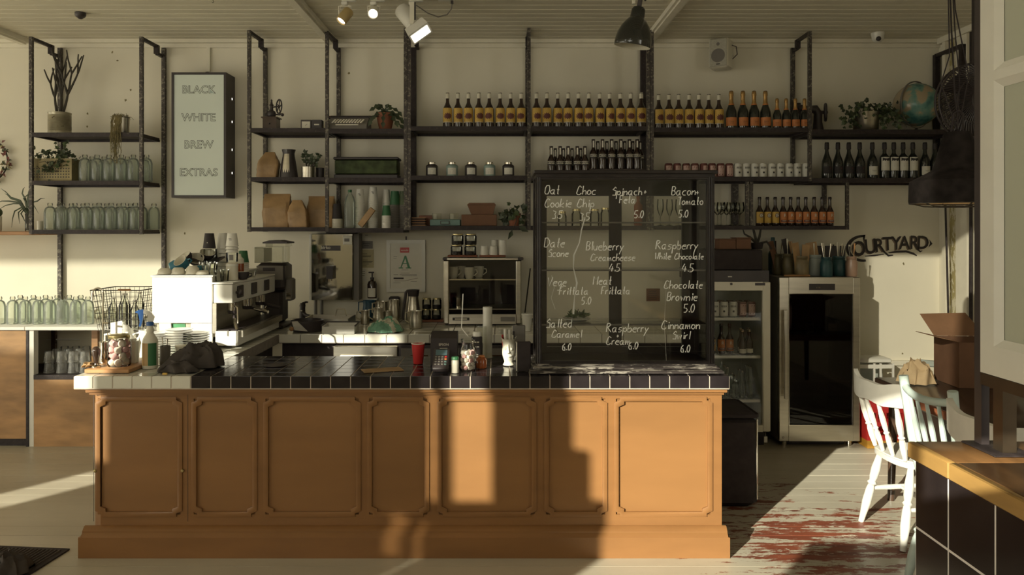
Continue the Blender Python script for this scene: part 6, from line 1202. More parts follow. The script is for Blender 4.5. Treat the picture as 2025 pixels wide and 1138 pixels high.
t = thing('milk_pitcher', 'small shiny steel pitcher between tamper and marshmallow jar', 'jug', (PX(206, 4.14), 4.14, zb)); MB().m('chrome').lathe([(0, .002), (0.026, 0), (0.028, 0.006), (0.022, 0.09), (0.027, 0.115), (0.024, 0.115), (0.018, 0.08), (0, 0.01)], n=20).build('pitcher_body', t); MB().m('black').tube([(0.022, 0, .1), (0.045, 0, .095), (0.045, 0, 0.06)], 0.006, 8).build('handle', t)
# spray bottle
t = thing('spray_bottle', 'spray cleaner bottle with blue trigger and green label beside the board', 'spray bottle', (PX(297, 4.12), 4.12, KB))
MB().m('cream').lathe([(0, 0.002), (0.037, 0), (0.040, 0.006), (0.040, 0.145), (0.036, 0.16), (0.017, 0.19), (0.021, 0.205), (0.016, 0.222), (0.014, 0.228), (0, 0.228)], n=22).build('bottle_body', t)
b = MB().m('amber2') if M.setdefault('amber2', mat('pale_amber_label', (0.46, 0.30, 0.13), 0.5)) else None; cylindrical(0.040, 0.018, 0.138, 0.055, b, 10, a=-PI / 2 - 0.55); b.build('label', t); b = MB().m('green'); cylindrical(0.040, 0.018, 0.138, 0.046, b, 10, a=-PI / 2 + 0.72); b.build('label', t)
MB().m('blue').lathe([(0, 0.2285), (0.019, 0.2285), (0.019, 0.245), (0.013, 0.25), (0, 0.25)], n=18).build('collar', t)
b = MB().m('white'); b.xf(Matrix.Rotation(0.25, 4, 'Z')); b.prism([(-0.01, 0.2505), (0.016, 0.2505), (0.022, 0.275), (0.0, 0.305), (-0.032, 0.312), (-0.032, 0.295), (-0.012, 0.285)], -0.011, 0.011, XZ); b.build('spray_head', t)
b = MB().m('blue'); b.xf(Matrix.Rotation(0.25, 4, 'Z')); b.prism([(-0.0325, 0.29), (-0.0325, 0.316), (-0.06, 0.312), (-0.075, 0.302), (-0.058, 0.294), (-0.05, 0.25), (-0.055, 0.225), (-0.045, 0.225), (-0.036, 0.26)], -0.008, 0.008, XZ); b.build('trigger', t)
# saucer stacks, teapot, sugar bowl and pots behind
sc_ = None
for s_i, (px, d, n, nm) in enumerate(((316, 4.5, 10, 'behind the spray bottle'), (354, 4.42, 12, 'in the middle'), (388, 4.5, 10, 'next to the black bag'))):
    for k in range(n):
        lab = 'white saucer, %s from the bottom of the stack %s' % (ORD[k], nm); loc = (PX(px, d) + RN.uniform(-.002, .002), d, KB + k * 0.0145)
        if sc_ is None:
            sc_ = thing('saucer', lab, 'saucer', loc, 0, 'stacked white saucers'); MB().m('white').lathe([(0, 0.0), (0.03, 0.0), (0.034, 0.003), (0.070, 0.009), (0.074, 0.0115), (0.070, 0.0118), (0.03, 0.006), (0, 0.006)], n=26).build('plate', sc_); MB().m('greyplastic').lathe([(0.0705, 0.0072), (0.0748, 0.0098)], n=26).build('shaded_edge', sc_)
        else: dup(sc_, loc, 0, lab)
t = thing('sugar_bowl', 'white porcelain sugar bowl with domed lid behind the jar', 'bowl', (PX(252, 4.45), 4.45, KB)); MB().m('white').lathe([(0, .003), (0.03, 0), (0.046, 0.03), (0.05, 0.08), (0.048, 0.10), (0, 0.10)], n=24).build('bowl_body', t); MB().m('white').lathe([(0.052, 0.1005), (0.050, 0.106), (0.034, 0.128), (0.012, 0.138), (0.010, 0.150), (0, 0.153)], n=24).build('lid', t)
t = thing('teapot', 'white teapot with round lid at the back of the white counter', 'teapot', (PX(243, 4.62), 4.62, KB)); MB().m('white').lathe([(0, .003), (0.05, 0), (0.07, 0.05), (0.072, 0.10), (0.05, 0.145), (0, 0.145)], n=24).build('pot_body', t); MB().m('white').lathe([(0.045, 0.1455), (0.03, 0.165), (0.01, 0.172), (0.009, 0.185), (0, 0.188)], n=20).build('lid', t); b = MB().m('white'); b.tube([(0.06, 0, 0.05), (0.10, 0, 0.09), (0.115, 0, 0.13)], [0.016, 0.012, 0.008], 8); b.build('spout', t); MB().m('white').tube([(-0.06, 0, 0.12), (-0.11, 0, 0.11), (-0.11, 0, 0.06), (-0.065, 0, 0.04)], 0.007, 8).build('handle', t)
t = thing('white_jug', 'tall white jug with a handle beside the spray bottle', 'jug', (PX(288, 4.5), 4.5, KB)); MB().m('white').lathe([(0, .003), (0.04, 0), (0.044, 0.02), (0.034, 0.12), (0.038, 0.155), (0.034, 0.155), (0.03, 0.12), (0, 0.02)], n=22).build('jug_body', t); MB().m('white').tube([(-0.03, 0, 0.14), (-0.07, 0, 0.13), (-0.07, 0, 0.06), (-0.036, 0, 0.04)], 0.006, 8).build('handle', t)
t = thing('steel_tin', 'dark steel tin with teaspoons in front of the saucer stacks', 'tin', (PX(325, 4.24), 4.25, KB)); MB().m('greyplastic').lathe([(0, .003), (0.028, 0), (0.028, 0.10), (0.025, 0.10), (0.025, 0.01), (0, 0.01)], n=20).build('tin_body', t); 
for k, (x_, h_) in enumerate(((-.015, .15), (.012, .14))): o = MB().m('chrome').tube([(x_ * .3, 0, 0.012), (x_, 0, h_ - 0.02), (x_ * 1.1, 0, h_)], [0.002, 0.003, 0.005], 6).build('teaspoon', None, (PX(325, 4.24), 4.25, KB)); tag(o, 'teaspoon standing in the dark tin, %s side' % ('spray bottle', 'black bag')[k], 'spoon')
t = thing('sugar_tub', 'small cream lidded tub behind the black bag', 'tub', (PX(358, 4.26), 4.29, KB + 0.001)); MB().m('cream').lathe([(0, .002), (0.034, 0), (0.042, 0.085), (0, 0.085)], n=20).build('tub_body', t); MB().m('cream').lathe([(0.0445, 0.0855), (0.0445, 0.095), (0.03, 0.097), (0, 0.097)], n=20).build('lid', t)
heap('cloth_bag', 'slumped black cloth bag lying on the bar beside the saucers', 'bag', (PX(384, 4.16), 4.165, KB), 0.145, 0.10, 0.20, lambda u, v: 'cloth', 21, rz=0.12, folds=5.5, n=36, skew=0.55)
heap('cloth_bag', 'small fold of black cloth in front of the slumped bag', 'cloth', (PX(352, 3.99), 4.0, KB), 0.10, 0.045, 0.075, lambda u, v: 'cloth', 33, folds=6, n=24)
o = MB().m('yellow').bbox(-0.012, 0.012, -0.006, 0.006, 0, 0.010, 0.002).build('yellow_clip', None, (PX(326, 3.93), 3.93, KB)); tag(o, 'small yellow plastic clip at the foot of the black cloth', 'clip')
# middle of the bar
t = thing('paper_cup', 'red paper takeaway cup standing on the black tiles', 'cup', (PX(827, 4.26), 4.26, KB)); MB().m('red').lathe([(0, 0.003), (0.026, 0), (0.027, 0.002), (0.037, 0.110), (0.036, 0.110), (0.026, 0.005), (0, 0.005)], n=24).build('cup_wall', t); MB().m('cream').lathe([(0.0375, 0.1095), (0.0388, 0.112), (0.0375, 0.1148), (0.0355, 0.112)], n=24).build('rim', t)
o = MB().m('kraft').box(-0.105, 0.105, -0.055, 0.055, 0, 0.0015).build('paper_note', None, (PX(756, 4.06), 4.06, KB + 0.0005), 0.35); tag(o, 'brown paper slip lying flat on the black tiles', 'paper')
o = MB().m('black').lathe([(0, 0), (0.06, 0), (0.062, 0.004), (0.055, 0.006), (0, 0.004)], n=26).build('coin_dish', None, (PX(545, 4.2), 4.2, KB)); tag(o, 'flat black dish on the empty stretch of black tiles', 'dish')
t = thing('receipt_printer', 'black receipt printer behind the card terminal', 'printer', (PX(879, 4.28), 4.28, KB))
b = MB().m('black'); b.prism([(-0.06, 0), (0.07, 0), (0.07, 0.17), (0.03, 0.175), (-0.06, 0.145)], -0.073, 0.073, Matrix(((0, 0, 1, 0), (1, 0, 0, 0), (0, 1, 0, 0), (0, 0, 0, 1)))); b.build('printer_body', t)
MB().m('cream').add(text('EPSON', 0.018, 0.004), at(0.0, -0.0612, 0.105) @ FRONT).build('lettering', t); MB().m('cream').box(-0.022, 0.02, -0.0618, -0.0605, 0.083, 0.092).build('label', t); MB().m('white').box(-0.028, 0.028, -0.08, -0.0615, 0.060, 0.064).build('receipt_slot', t)
t = thing('card_terminal', 'card payment terminal with coloured keys in front of the printer', 'card terminal', (PX(873, 4.06), 4.06, KB + 0.025)); mx = Matrix.Rotation(0.62, 4, 'X')
b = MB().m('black'); b.xf(mx); b.bbox(-0.042, 0.042, -0.075, 0.075, 0.025, 0.055, 0.006); b.xf(); b.box(-0.036, 0.036, -0.03, 0.06, -0.024, 0.012); b.build('terminal_body', t); M['tscreen'] = mat('dull_screen', (0.10, 0.17, 0.19), 0.15); b = MB().m('tscreen'); b.xf(mx); b.box(-0.030, 0.030, 0.02, 0.06, 0.0552, 0.0558); b.build('screen', t)
for r_ in range(4):
    for c_ in range(4):
        b = MB().m('red' if (c_ == 3 and r_ == 0) else 'orange' if (c_ == 3 and r_ == 1) else 'tealbox' if c_ == 3 else 'greyplastic'); b.xf(mx); b.bbox(-0.032 + c_ * 0.017, -0.020 + c_ * 0.017, 0.002 - r_ * 0.018, 0.013 - r_ * 0.018, 0.0552, 0.0585, 0.001); b.build('key', t)
t = thing('pill_bottle', 'small white bottle with a green cap beside the marshmallow tip jar', 'bottle', (PX(900, 3.985), 3.985, KB)); MB().m('cream').lathe([(0, 0), (0.018, 0), (0.019, 0.003), (0.019, 0.062), (0.016, 0.068), (0, 0.068)], n=18).build('bottle_body', t); MB().m('bottlegreen').lathe([(0, 0.0685), (0.0195, 0.0685), (0.0195, 0.080), (0.017, 0.084), (0, 0.085)], n=18).build('cap', t)
t = thing('tip_jar', 'open glass jar of small white marshmallows beside the card terminal', 'jar', (PX(925, 4.03), 4.05, KB)); MB().m('clear').lathe([(0, .003), (0.040, 0), (0.045, 0.008), (0.045, 0.115), (0.034, 0.138), (0.034, 0.15), (0.037, 0.152), (0.037, 0.165)], n=24).build('jar_body', t)
for lv in range(5):
    for k in range(6): 
        a = k * PI / 3 + lv * .6; b = MB().m(rr.choice(['mwhite', 'mwhite', 'mwhite', 'mpink'])); b.lathe([(0, -0.010), (0.010, -0.009), (0.012, -0.005), (0.012, 0.005), (0.010, 0.009), (0, 0.010)], n=8, mx=at(math.cos(a) * .027, math.sin(a) * .027, 0.018 + lv * .0195) @ Matrix.Rotation(rr.uniform(0, 3), 4, 'X') @ Matrix.Rotation(rr.uniform(0, 3), 4, 'Y')); o = b.build('marshmallow', None, (PX(925, 4.03), 4.05, KB)); tag(o, 'small white marshmallow in the open jar, %s layer, %s round the ring' % (ORD[lv], ORD[k]), 'marshmallow', 'marshmallows in the open jar')
MB().m('white').tube([(0.0, 0.03, 0.175), (-0.035, 0.03, 0.22), (-0.028, 0.05, 0.40)], 0.003, 6).build('charging_cable', None, (PX(925, 4.03), 4.05, KB)); tag(bpy.data.objects['charging_cable'], 'thin white cable rising behind the open marshmallow jar', 'cable')
t = thing('chocolate_shaker', 'black printed bottle with white cap behind the open jar', 'bottle', (PX(943, 4.27), 4.27, KB)); MB().m('ink').lathe([(0, 0), (0.029, 0), (0.030, 0.004), (0.030, 0.145), (0.024, 0.15), (0, 0.15)], n=22).build('bottle_body', t); MB().m('white').lathe([(0, .1505), (0.024, .1505), (0.024, 0.17), (0.02, 0.176), (0, 0.177)], n=18).build('cap', t); b = MB().m('cream'); [b.poly(wrapped([(x_q, z_q), (x_q + w_q, z_q), (x_q + w_q, z_q + 0.006), (x_q, z_q + 0.006)], 0.030)) for x_q, z_q, w_q in ((-0.014, .118, .012), (0.001, .118, .012), (-0.012, .092, .010), (0.001, .092, .012))]; b.box(-0.008, 0.008, -0.0325, -0.031, 0.04, 0.0435); b.box(-0.008, 0.008, -0.0325, -0.031, 0.05, 0.0535); b.build('print', t)
t = thing('glass_vase', 'tall square clear glass vase beside the black printed bottle', 'vase', (PX(953, 4.36), 4.37, KB)); b = MB().m('clear'); b.box(-0.026, 0.026, -0.026, 0.026, 0, 0.19); b.build('vase_wall', t); MB().m('clear').box(-0.025, 0.025, -0.025, 0.025, 0.001, 0.008).build('vase_base', t)
t = thing('paper_roll', 'tall white paper column standing on the bar', 'paper roll', (PX(964, 4.43), 4.45, KB)); MB().m('white').lathe([(0, 0), (0.027, 0), (0.027, 0.295), (0, 0.295)], n=24).build('roll', t); MB().m('cream').lathe([(0.0272, 0.0), (0.0272, 0.03)], n=24).build('end_band', t)
t = thing('amber_bottle', 'squat amber syrup bottle lying low beside the open jar', 'bottle', (PX(952, 4.12), 4.13, KB)); MB().m('amber').lathe([(0, .002), (0.028, 0), (0.030, 0.006), (0.030, 0.045), (0.022, 0.055), (0.016, 0.058), (0, 0.058)], n=20).build('bottle_body', t); MB().m('orange').lathe([(0, 0.0585), (0.017, 0.0585), (0.017, 0.066), (0, 0.067)], n=16).build('cap', t)
# face jug with pens
t = thing('face_jug', 'cream ceramic jug with a moulded face holding marker pens', 'jug', (PX(1006, 4.2), 4.2, KB))
b = MB().m('cream'); N_ = 28; prof = [(0.0, 0.0), (0.031, 0.0), (0.034, 0.006), (0.022, 0.018), (0.026, 0.03), (0.036, 0.055), (0.037, 0.085), (0.031, 0.112), (0.036, 0.135), (0.043, 0.148)]
rings = []
for i, (r, z) in enumerate(prof):
    rg = []
    for j in range(N_):
        a = 2 * PI * j / N_; lip = 0.014 * max(0, math.cos(2 * a)) ** 2 * (i == len(prof) - 1); k = r
        if i in (5, 6, 7): k += 0.010 * max(0, math.cos(a + PI / 2)) ** 14 * (1.2 if i == 6 else 0.7)
        rg.append(b.v((math.cos(a) * k, math.sin(a) * k, z + lip)))
    rings.append(rg)
for p, q in zip(rings, rings[1:]):
    for j in range(N_): b.f([p[j], p[(j + 1) % N_], q[(j + 1) % N_], q[j]])
b.build('jug_body', t, sub=1)
b = MB().m('cream'); b.tube([(-0.004, -0.036, 0.118), (-0.004, -0.044, 0.10), (-0.003, -0.047, 0.078), (-0.002, -0.038, 0.07)], [0.006, 0.006, 0.008, 0.005], 8); b.tube([(-0.014, -0.035, 0.058), (0, -0.041, 0.055), (0.014, -0.036, 0.058)], 0.004, 6); b.sphere((-0.018, -0.033, 0.095), 0.007); b.sphere((0.014, -0.035, 0.095), 0.007); b.build('moulded_face', t); MB().m('cream').tube([(0.034, 0, 0.13), (0.06, 0.01, 0.115), (0.055, 0.01, 0.07), (0.034, 0, 0.055)], 0.005, 8).build('handle', t)
for k, (x0p, x1p, h_, m_, r_) in enumerate(((-.008, -.018, .20, 'white', .0095), (.005, .004, .195, 'white', .008), (.014, .020, .165, 'cream', .006), (.020, .026, .185, 'ink', .006), (-.016, -.032, .165, 'red', .006))):
    b = MB().m(m_); b.tube([(x0p, 0.0, 0.035), (x1p, 0.006 * k, h_ - 0.045)], r_ * .9, 10); o = b.build('marker_pen', None, (PX(1006, 4.2), 4.2, KB)); q = MB().m('white' if k < 2 else m_); q.tube([(x1p, 0.006 * k, h_ - 0.0445), (x1p * 1.05, 0.006 * k, h_)], r_, 10); q.build('pen_cap', o)
    tag(o, 'marker pen in the face jug, %s' % ('fat white one tilted back', 'fat white one standing straight', 'thin cream one', 'thin black one', 'thin red one')[k], 'pen', 'pens in the face jug')
for i, (px, d, h_, rz, m_, lb) in enumerate(((1036, 4.03, 0.155, 0.15, 'matblack', 'tall black menu folder standing against the display case'), (1026, 4.36, 0.20, -0.1, 'greyplastic', 'dark grey folder standing behind the black menu folder'))):
    t = thing('menu_folder', lb, 'menu', (PX(px, d), d, KB), rz); MB().m(m_).bbox(-0.036, 0.036, -0.008, 0.014, 0, h_, 0.003).build('cover', t); MB().m('cream').box(-0.039, -0.0365, -0.004, 0.010, 0.003, h_ - 0.004).build('page_edges', t)
# ------------------------------------------------------------ glass display case with handwritten menu
dc = 4.0; cx0, cx1 = PX(1060, dc), PX(1413, dc); cz0, cz1 = KB, PZ(337, dc); cy0, cy1 = 4.0, 4.34
t = thing('display_case', 'tall black wooden glass display case with handwritten menu on the bar', 'display case', (0, 0, 0))
b = MB().m('blackworn'); b.bbox(cx0 - 0.035, cx1 + 0.035, cy0 - 0.06, cy1 + 0.03, cz0, cz0 + 0.016, 0.004); b.bbox(cx0 - 0.018, cx1 + 0.018, cy0 - 0.036, cy1 + 0.015, cz0 + 0.0162, cz0 + 0.034, 0.006); b.box(cx0, cx1, cy0 - 0.01, cy1, cz0 + 0.0342, cz0 + 0.044); b.build('base', t)
fz0, fz1, sw = cz0 + 0.0442, cz1 - 0.035, 0.030
b = MB().m('blackwood'); b.bbox(cx0 - 0.012, cx1 + 0.012, cy0 - 0.022, cy1 + 0.01, cz1 - 0.02, cz1, 0.004); b.box(cx0, cx1, cy0 - 0.008, cy1, cz1 - 0.0348, cz1 - 0.0202); b.build('top', t)
def frame(name, x0, x1, y0, y1, z0, z1, s0, s1, rt, rb):
    b = MB().m('blackwood'); b.box(x0, x0 + s0, y0, y1, z0, z1); b.box(x1 - s1, x1, y0, y1, z0, z1); b.box(x0 + s0, x1 - s1, y0, y1, z1 - rt, z1); b.box(x0 + s0, x1 - s1, y0, y1, z0, z0 + rb)
    for xx in (x0 + s0 * .35, x0 + s0 * .7, x1 - s1 * .35, x1 - s1 * .7): b.tube([(xx, y0 - 0.001, z0 + 0.002), (xx, y0 - 0.001, z1 - 0.002)], 0.005, 6)
    return b.build(name, t)
frame('front_frame', cx0, cx1, cy0, cy0 + 0.028, fz0, fz1, sw, 0.038, 0.012, 0.014)
gx0, gx1 = cx0 + sw, cx1 - 0.038
gl = MB().m('pane').box(gx0, gx1, cy0 + 0.012, cy0 + 0.016, fz0 + 0.014, fz1 - 0.012).build('front_glass', t)
b = MB().m('blackwood')
b.box(cx1 - 0.016, cx1, cy0 + 0.0285, cy0 + 0.045, fz0, fz1); b.box(cx1 - 0.016, cx1, cy1 - 0.03, cy1, fz0, fz1); b.box(cx0, cx0 + 0.016, cy0 + 0.0285, cy0 + 0.045, fz0, fz1); b.box(cx0, cx0 + 0.016, cy1 - 0.03, cy1, fz0, fz1); b.build('side_frames', t)
MB().m('pane').box(cx1 - 0.010, cx1 - 0.006, cy0 + 0.0455, cy1 - 0.0305, fz0, fz1).build('side_glass', t); MB().m('pane').box(cx0 + 0.006, cx0 + 0.010, cy0 + 0.0455, cy1 - 0.0305, fz0, fz1).build('side_glass', t)
b = MB().m('blackwood'); yb = cy1 - 0.032; xm = PX(1217, yb)                            # two sliding doors at the back
for (a, c) in ((cx0 + 0.0165, xm + 0.035), (xm - 0.035, cx1 - 0.0165)):
    off = 0.0 if a < 0.5 else -0.0
b.box(cx0 + 0.0165, cx0 + 0.075, yb, yb + 0.02, fz0, fz1); b.box(xm - 0.035, xm + 0.035, yb, yb + 0.02, fz0, fz1); b.box(cx1 - 0.095, cx1 - 0.0165, yb, yb + 0.02, fz0, fz1); b.box(cx0 + 0.075, xm - 0.035, yb, yb + 0.02, fz1 - 0.085, fz1); b.box(xm + 0.035, cx1 - 0.095, yb, yb + 0.02, fz1 - 0.085, fz1); b.box(cx0 + 0.075, xm - 0.035, yb, yb + 0.02, fz0, fz0 + 0.04); b.box(xm + 0.035, cx1 - 0.095, yb, yb + 0.02, fz0, fz0 + 0.04); b.build('sliding_doors', t)
MB().m('pane').box(cx0 + 0.0755, xm - 0.0355, yb + 0.008, yb + 0.011, fz0 + 0.0405, fz1 - 0.0855).build('back_glass', t); MB().m('pane').box(xm + 0.0355, cx1 - 0.0955, yb + 0.008, yb + 0.011, fz0 + 0.0405, fz1 - 0.0855).build('back_glass', t)
for py in (442, 533, 637):
    zz = PZ(py, cy0 + 0.2); b = MB().m('pane'); b.box(cx0 + 0.018, cx1 - 0.018, cy0 + 0.05, yb - 0.004, zz, zz + 0.006); b.build('glass_shelf', t); MB().m('greyplastic').box(cx0 + 0.018, cx1 - 0.018, cy0 + 0.044, cy0 + 0.0495, zz - 0.001, zz + 0.007).build('shelf_edge', t)
b = MB().m('steel'); b.box(cx0 + 0.018, cx1 - 0.018, cy0 + 0.045, yb - 0.003, fz0, fz0 + 0.004); b.build('case_floor', t)
yt = cy0 + 0.0108; hh = lambda py: PZ(py, yt); hx = lambda px: PX(px, yt)
MENU = [('Oat', 1077, 384, 17), ('Cookie', 1077, 410, 17), ('3.5', 1092, 432, 15), ('Choc', 1140, 385, 17), ('Chip', 1141, 410, 17), ('3.5', 1146, 436, 15), ('Spinach', 1211, 386, 16), ('+', 1273, 386, 17), ('Feta', 1225, 402, 15), ('5.0', 1254, 431, 14), ('Bacon', 1328, 386, 17), ('+', 1376, 387, 17), ('Tomato', 1340, 405, 15), ('5.0', 1342, 430, 14),
        ('Date', 1076, 489, 18), ('Scone', 1084, 508, 15), ('Blueberry', 1159, 495, 17), ('Creamcheese', 1168, 516, 14), ('4.5', 1204, 537, 15), ('Raspberry', 1297, 493, 17), ('White', 1295, 513, 13), ('Chocolate', 1334, 513, 12), ('4.5', 1348, 538, 16),
        ('Vege', 1082, 566, 17), ('Frittata', 1106, 583, 15), ('5.0', 1150, 602, 14), ('Meat', 1173, 563, 16), ('Frittata', 1189, 582, 15), ('Chocolate', 1313, 571, 16), ('Brownie', 1319, 595, 17), ('5.0', 1352, 618, 16),
        ('Salted', 1080, 648, 17), ('Caramel', 1091, 668, 15), ('6.0', 1112, 693, 13), ('Raspberry', 1199, 657, 17), ('+', 1219, 670, 15), ('Cream', 1199, 682, 16), ('6.0', 1243, 691, 14), ('Cinnamon', 1308, 651, 17), ('Swirl', 1330, 671, 16), ('6.0', 1346, 697, 14)]
GL['T'] = '09 39/29 23'; 
for s_, px, py, hp in MENU:
    b = MB().m('chalk'); hand(b, s_, hx(px), yt, hh(py), iz(hp, yt), 0.0025); b.build('menu_lettering', t)
for (a0, pts, r_) in ((0, [(1157, 430), (1150, 455), (1146, 480), (1135, 505), (1134, 530), (1141, 560), (1136, 590), (1134, 622)], 0.006), (1, [(1318, 560), (1314, 640), (1318, 716)], 0.0015), (2, [(1091, 545), (1096, 570), (1090, 590), (1098, 612)], 0.0022)):
    b = MB().m('chalk'); pp = [(hx(p), yt + 0.003, hh(q)) for p, q in pts]; b.tube(pp, [r_ * (0.6 + 0.4 * math.sin(3 * k)) for k in range(len(pp))], 6, flat=0.1); b.build('chalk_smear', t)
# plate and notes in the case
o = MB().m('white').lathe([(0, 0), (0.05, 0), (0.08, 0.012), (0.078, 0.014), (0.05, 0.004), (0, 0.004)], n=28).build('plate', None, (PX(1140, 4.2), 4.2, PZ(637, cy0 + 0.2) + 0.0065)); tag(o, 'white plate on the lowest glass shelf of the display case', 'plate')
t2 = thing('plant_sprig', 'small green sprig on the white plate in the display case', 'plant', (PX(1140, 4.2), 4.2, PZ(637, cy0 + 0.2) + 0.021)); b = MB().m('stem'); b.tube([(0, 0, 0), (0.01, 0, 0.05)], 0.002, 5); b.build('stem', t2); b = MB()
for k in range(30): b.m('leaf2'); b.leaf((RN.uniform(-.05, .05), RN.uniform(-.03, .03), RN.uniform(0, .02)), (RN.uniform(-1, 1), RN.uniform(-.5, .3), RN.uniform(0, .8)), 0.035, 0.014, Vector((0, -1, .3)))
b.build('leaves', t2)
b = MB().m('card').box(PX(1278, yb), PX(1305, yb), yb - 0.003, yb - 0.001, PZ(596, yb), PZ(571, yb)); o = b.build('price_note', None); tag(o, 'small brown handwritten note on the back door of the display case', 'note'); b = MB().m('ink')
for k in range(5): b.box(PX(1282, yb), PX(1298 + (k % 3), yb), yb - 0.0036, yb - 0.0031, PZ(576.5 + k * 4, yb), PZ(575.5 + k * 4, yb))
b.build('writing', o)
# ------------------------------------------------------------ fridges
df = 5.82
t = thing('drinks_fridge', 'white-framed glass-door drinks fridge full of cans and bottles beside the case', 'fridge', (0, 0, 0))
fx0, fx1, fz0_, fz1_ = 1.515, PX(1524, df), PZ(855, df), PZ(558, df)
MB().m('blackwood').box(fx0, fx1 - 0.01, df + 0.12, 6.40, 0.001, fz0_ - 0.001).build('stand', t)
b = MB().m('cream'); fw = 0.058; b.bbox(fx1 - fw, fx1, df, df + 0.05, fz0_, fz1_, 0.006); b.bbox(fx0, fx0 + fw, df, df + 0.05, fz0_, fz1_, 0.006); b.box(fx0 + fw, fx1 - fw, df, df + 0.05, fz1_ - 0.065, fz1_); b.box(fx0 + fw, fx1 - fw, df, df + 0.05, fz0_, fz0_ + 0.05); b.build('door_frame', t)
b = MB().m('black'); b.box(fx0, fx1 - 0.005, df + 0.02, 6.42, fz1_ + 0.001, fz1_ + 0.085); b.build('top_housing', t); MB().m('cream').box(PX(1441, df), PX(1449, df), df + 0.018, df + 0.0195, fz1_ + 0.035, fz1_ + 0.042).build('badge', t)
M['fridgein'] = mat('fridge_liner', (0.42, 0.46, 0.42), 0.4)
b = MB().m('fridgein'); b.box(fx1 - 0.05, fx1 - 0.01, df + 0.052, 6.40, fz0_, fz1_); b.box(fx0, fx0 + 0.04, df + 0.052, 6.40, fz0_, fz1_); b.box(fx0 + 0.04, fx1 - 0.05, 6.36, 6.40, fz0_, fz1_); b.box(fx0 + 0.04, fx1 - 0.05, df + 0.052, 6.36, fz0_, fz0_ + 0.03); b.box(fx0 + 0.04, fx1 - 0.05, df + 0.052, 6.36, fz1_ - 0.04, fz1_); b.build('liner', t)
MB().m('pane').box(fx0 + fw, fx1 - fw, df + 0.02, df + 0.026, fz0_ + 0.05, fz1_ - 0.065).build('door_glass', t); MB().m('black').cyl((0, 0, 0), 0.009, 0.006, 12).build('lock', t, (PX(1446, df), df - 0.001, PZ(562, df))); bpy.data.objects['lock'].rotation_euler.x = PI / 2
MB().m('black').box(PX(1493, df), PX(1513, df), df - 0.002, df - 0.0005, PZ(565, df), PZ(560, df)).build('badge', t)
shz = [PZ(626, df + .15), PZ(700, df + .15), PZ(786, df + .15)]
for k, zz in enumerate(shz):
    b = MB().m('white'); b.bar((fx0 + 0.042, df + 0.075, zz - 0.012), (fx1 - 0.052, df + 0.075, zz - 0.012), 0.006, 0.022)
    for i in range(14): x_ = fx0 + 0.05 + i * (fx1 - fx0 - 0.11) / 13; b.tube([(x_, df + 0.075, zz - 0.003), (x_, 6.35, zz - 0.003)], 0.0025, 5)
    b.build('wire_shelf', t)
for i, (x_, d) in enumerate([(x, dd) for dd in (df + 0.13, df + 0.22) for x in (1.68, 1.75, 1.82, 1.89, 1.96)]):
    dup(C2 if i in (0, 1, 2, 5) else C1, (x_, d, shz[0] + 0.001), RN.uniform(-.3, .3), '%s can on the top fridge shelf, %s of the %s row' % ('white beer' if i in (0, 1, 2, 5) else 'red drink', ORD[i % 5], 'front' if i < 5 else 'back'))
for i, x_ in enumerate((1.66, 1.735, 1.80)): dup(K1 if i == 0 else K2, (x_, df + 0.16, shz[1] + 0.001), 0, 'brown beer bottle on the middle fridge shelf, %s from the left' % ORD[i])
for i, (x_, d) in enumerate(((1.885, df + .11), (1.945, df + .13), (1.90, df + .2), (1.965, df + .22))):
    nb = make_bottle('tonic_bottle', 'small dark mixer bottle with pale label on the middle fridge shelf, %s of four' % ORD[i], 'bottle', 'mixer bottles in the fridge', 0.027, 0.19, 0.011, 0.085, 0.14, 'brownglass', (0.012, 0.045), 'cream', 0.014, 'brass'); nb.location = (x_, d, shz[1] + 0.001)
for i, (x_, d) in enumerate([(x, dd) for dd in (df + 0.12, df + 0.2) for x in (1.66, 1.715, 1.77, 1.83, 1.885, 1.95)]):
    h_ = 0.17 + 0.03 * ((i * 7) % 3); t2 = thing('juice_bottle', 'slim pale glass bottle on the lower fridge shelf, %s of the %s row' % (ORD[i % 6], 'front' if i < 6 else 'back'), 'bottle', (x_, d, shz[2] + 0.001), 0, 'slim bottles in the fridge'); MB().m('bottleglass').lathe([(0, 0), (0.024, 0), (0.024, h_ * .55), (0.011, h_ * .8), (0.011, h_)], n=12).build('bottle_body', t2); MB().m('chrome').cyl((0, 0, h_ + .0005), 0.013, 0.012, 10).build('cap', t2)
o = MB().m('white').box(-0.012, 0.012, -0.006, 0.006, -0.045, 0.0).build('price_tag', None, (PX(1513, df), df - 0.01, fz0_ - 0.03)); tag(o, 'small white tag hanging under the drinks fridge door', 'tag'); MB().m('white').tube([(0, 0, 0), (0.0, 0.0, 0.03)], 0.0012, 5).build('string', o)
# wine cooler
dw = 5.88; wx0, wx1, wz0, wz1 = PX(1541, dw), PX(1701, dw), 0.045, PZ(549, dw)
t = thing('wine_cooler', 'stainless steel wine cooler with a dark glass door and long handle', 'fridge', (0, 0, 0))
b = MB().m('inox'); b.bbox(wx0, wx0 + 0.075, dw, dw + 0.045, wz0, wz1, 0.004); b.bbox(wx1 - 0.055, wx1, dw, dw + 0.045, wz0, wz1, 0.004); b.box(wx0 + 0.075, wx1 - 0.055, dw, dw + 0.045, wz1 - 0.125, wz1 - 0.001); b.box(wx0 + 0.075, wx1 - 0.055, dw, dw + 0.045, wz0 + 0.001, wz0 + 0.125); b.build('door_frame', t)
MB().m('smoke').box(wx0 + 0.075, wx1 - 0.055, dw + 0.012, dw + 0.018, wz0 + 0.125, wz1 - 0.125).build('door_glass', t); b = MB().m('chrome'); gxa, gxb, gza, gzb = wx0 + 0.073, wx1 - 0.053, wz0 + 0.123, wz1 - 0.123
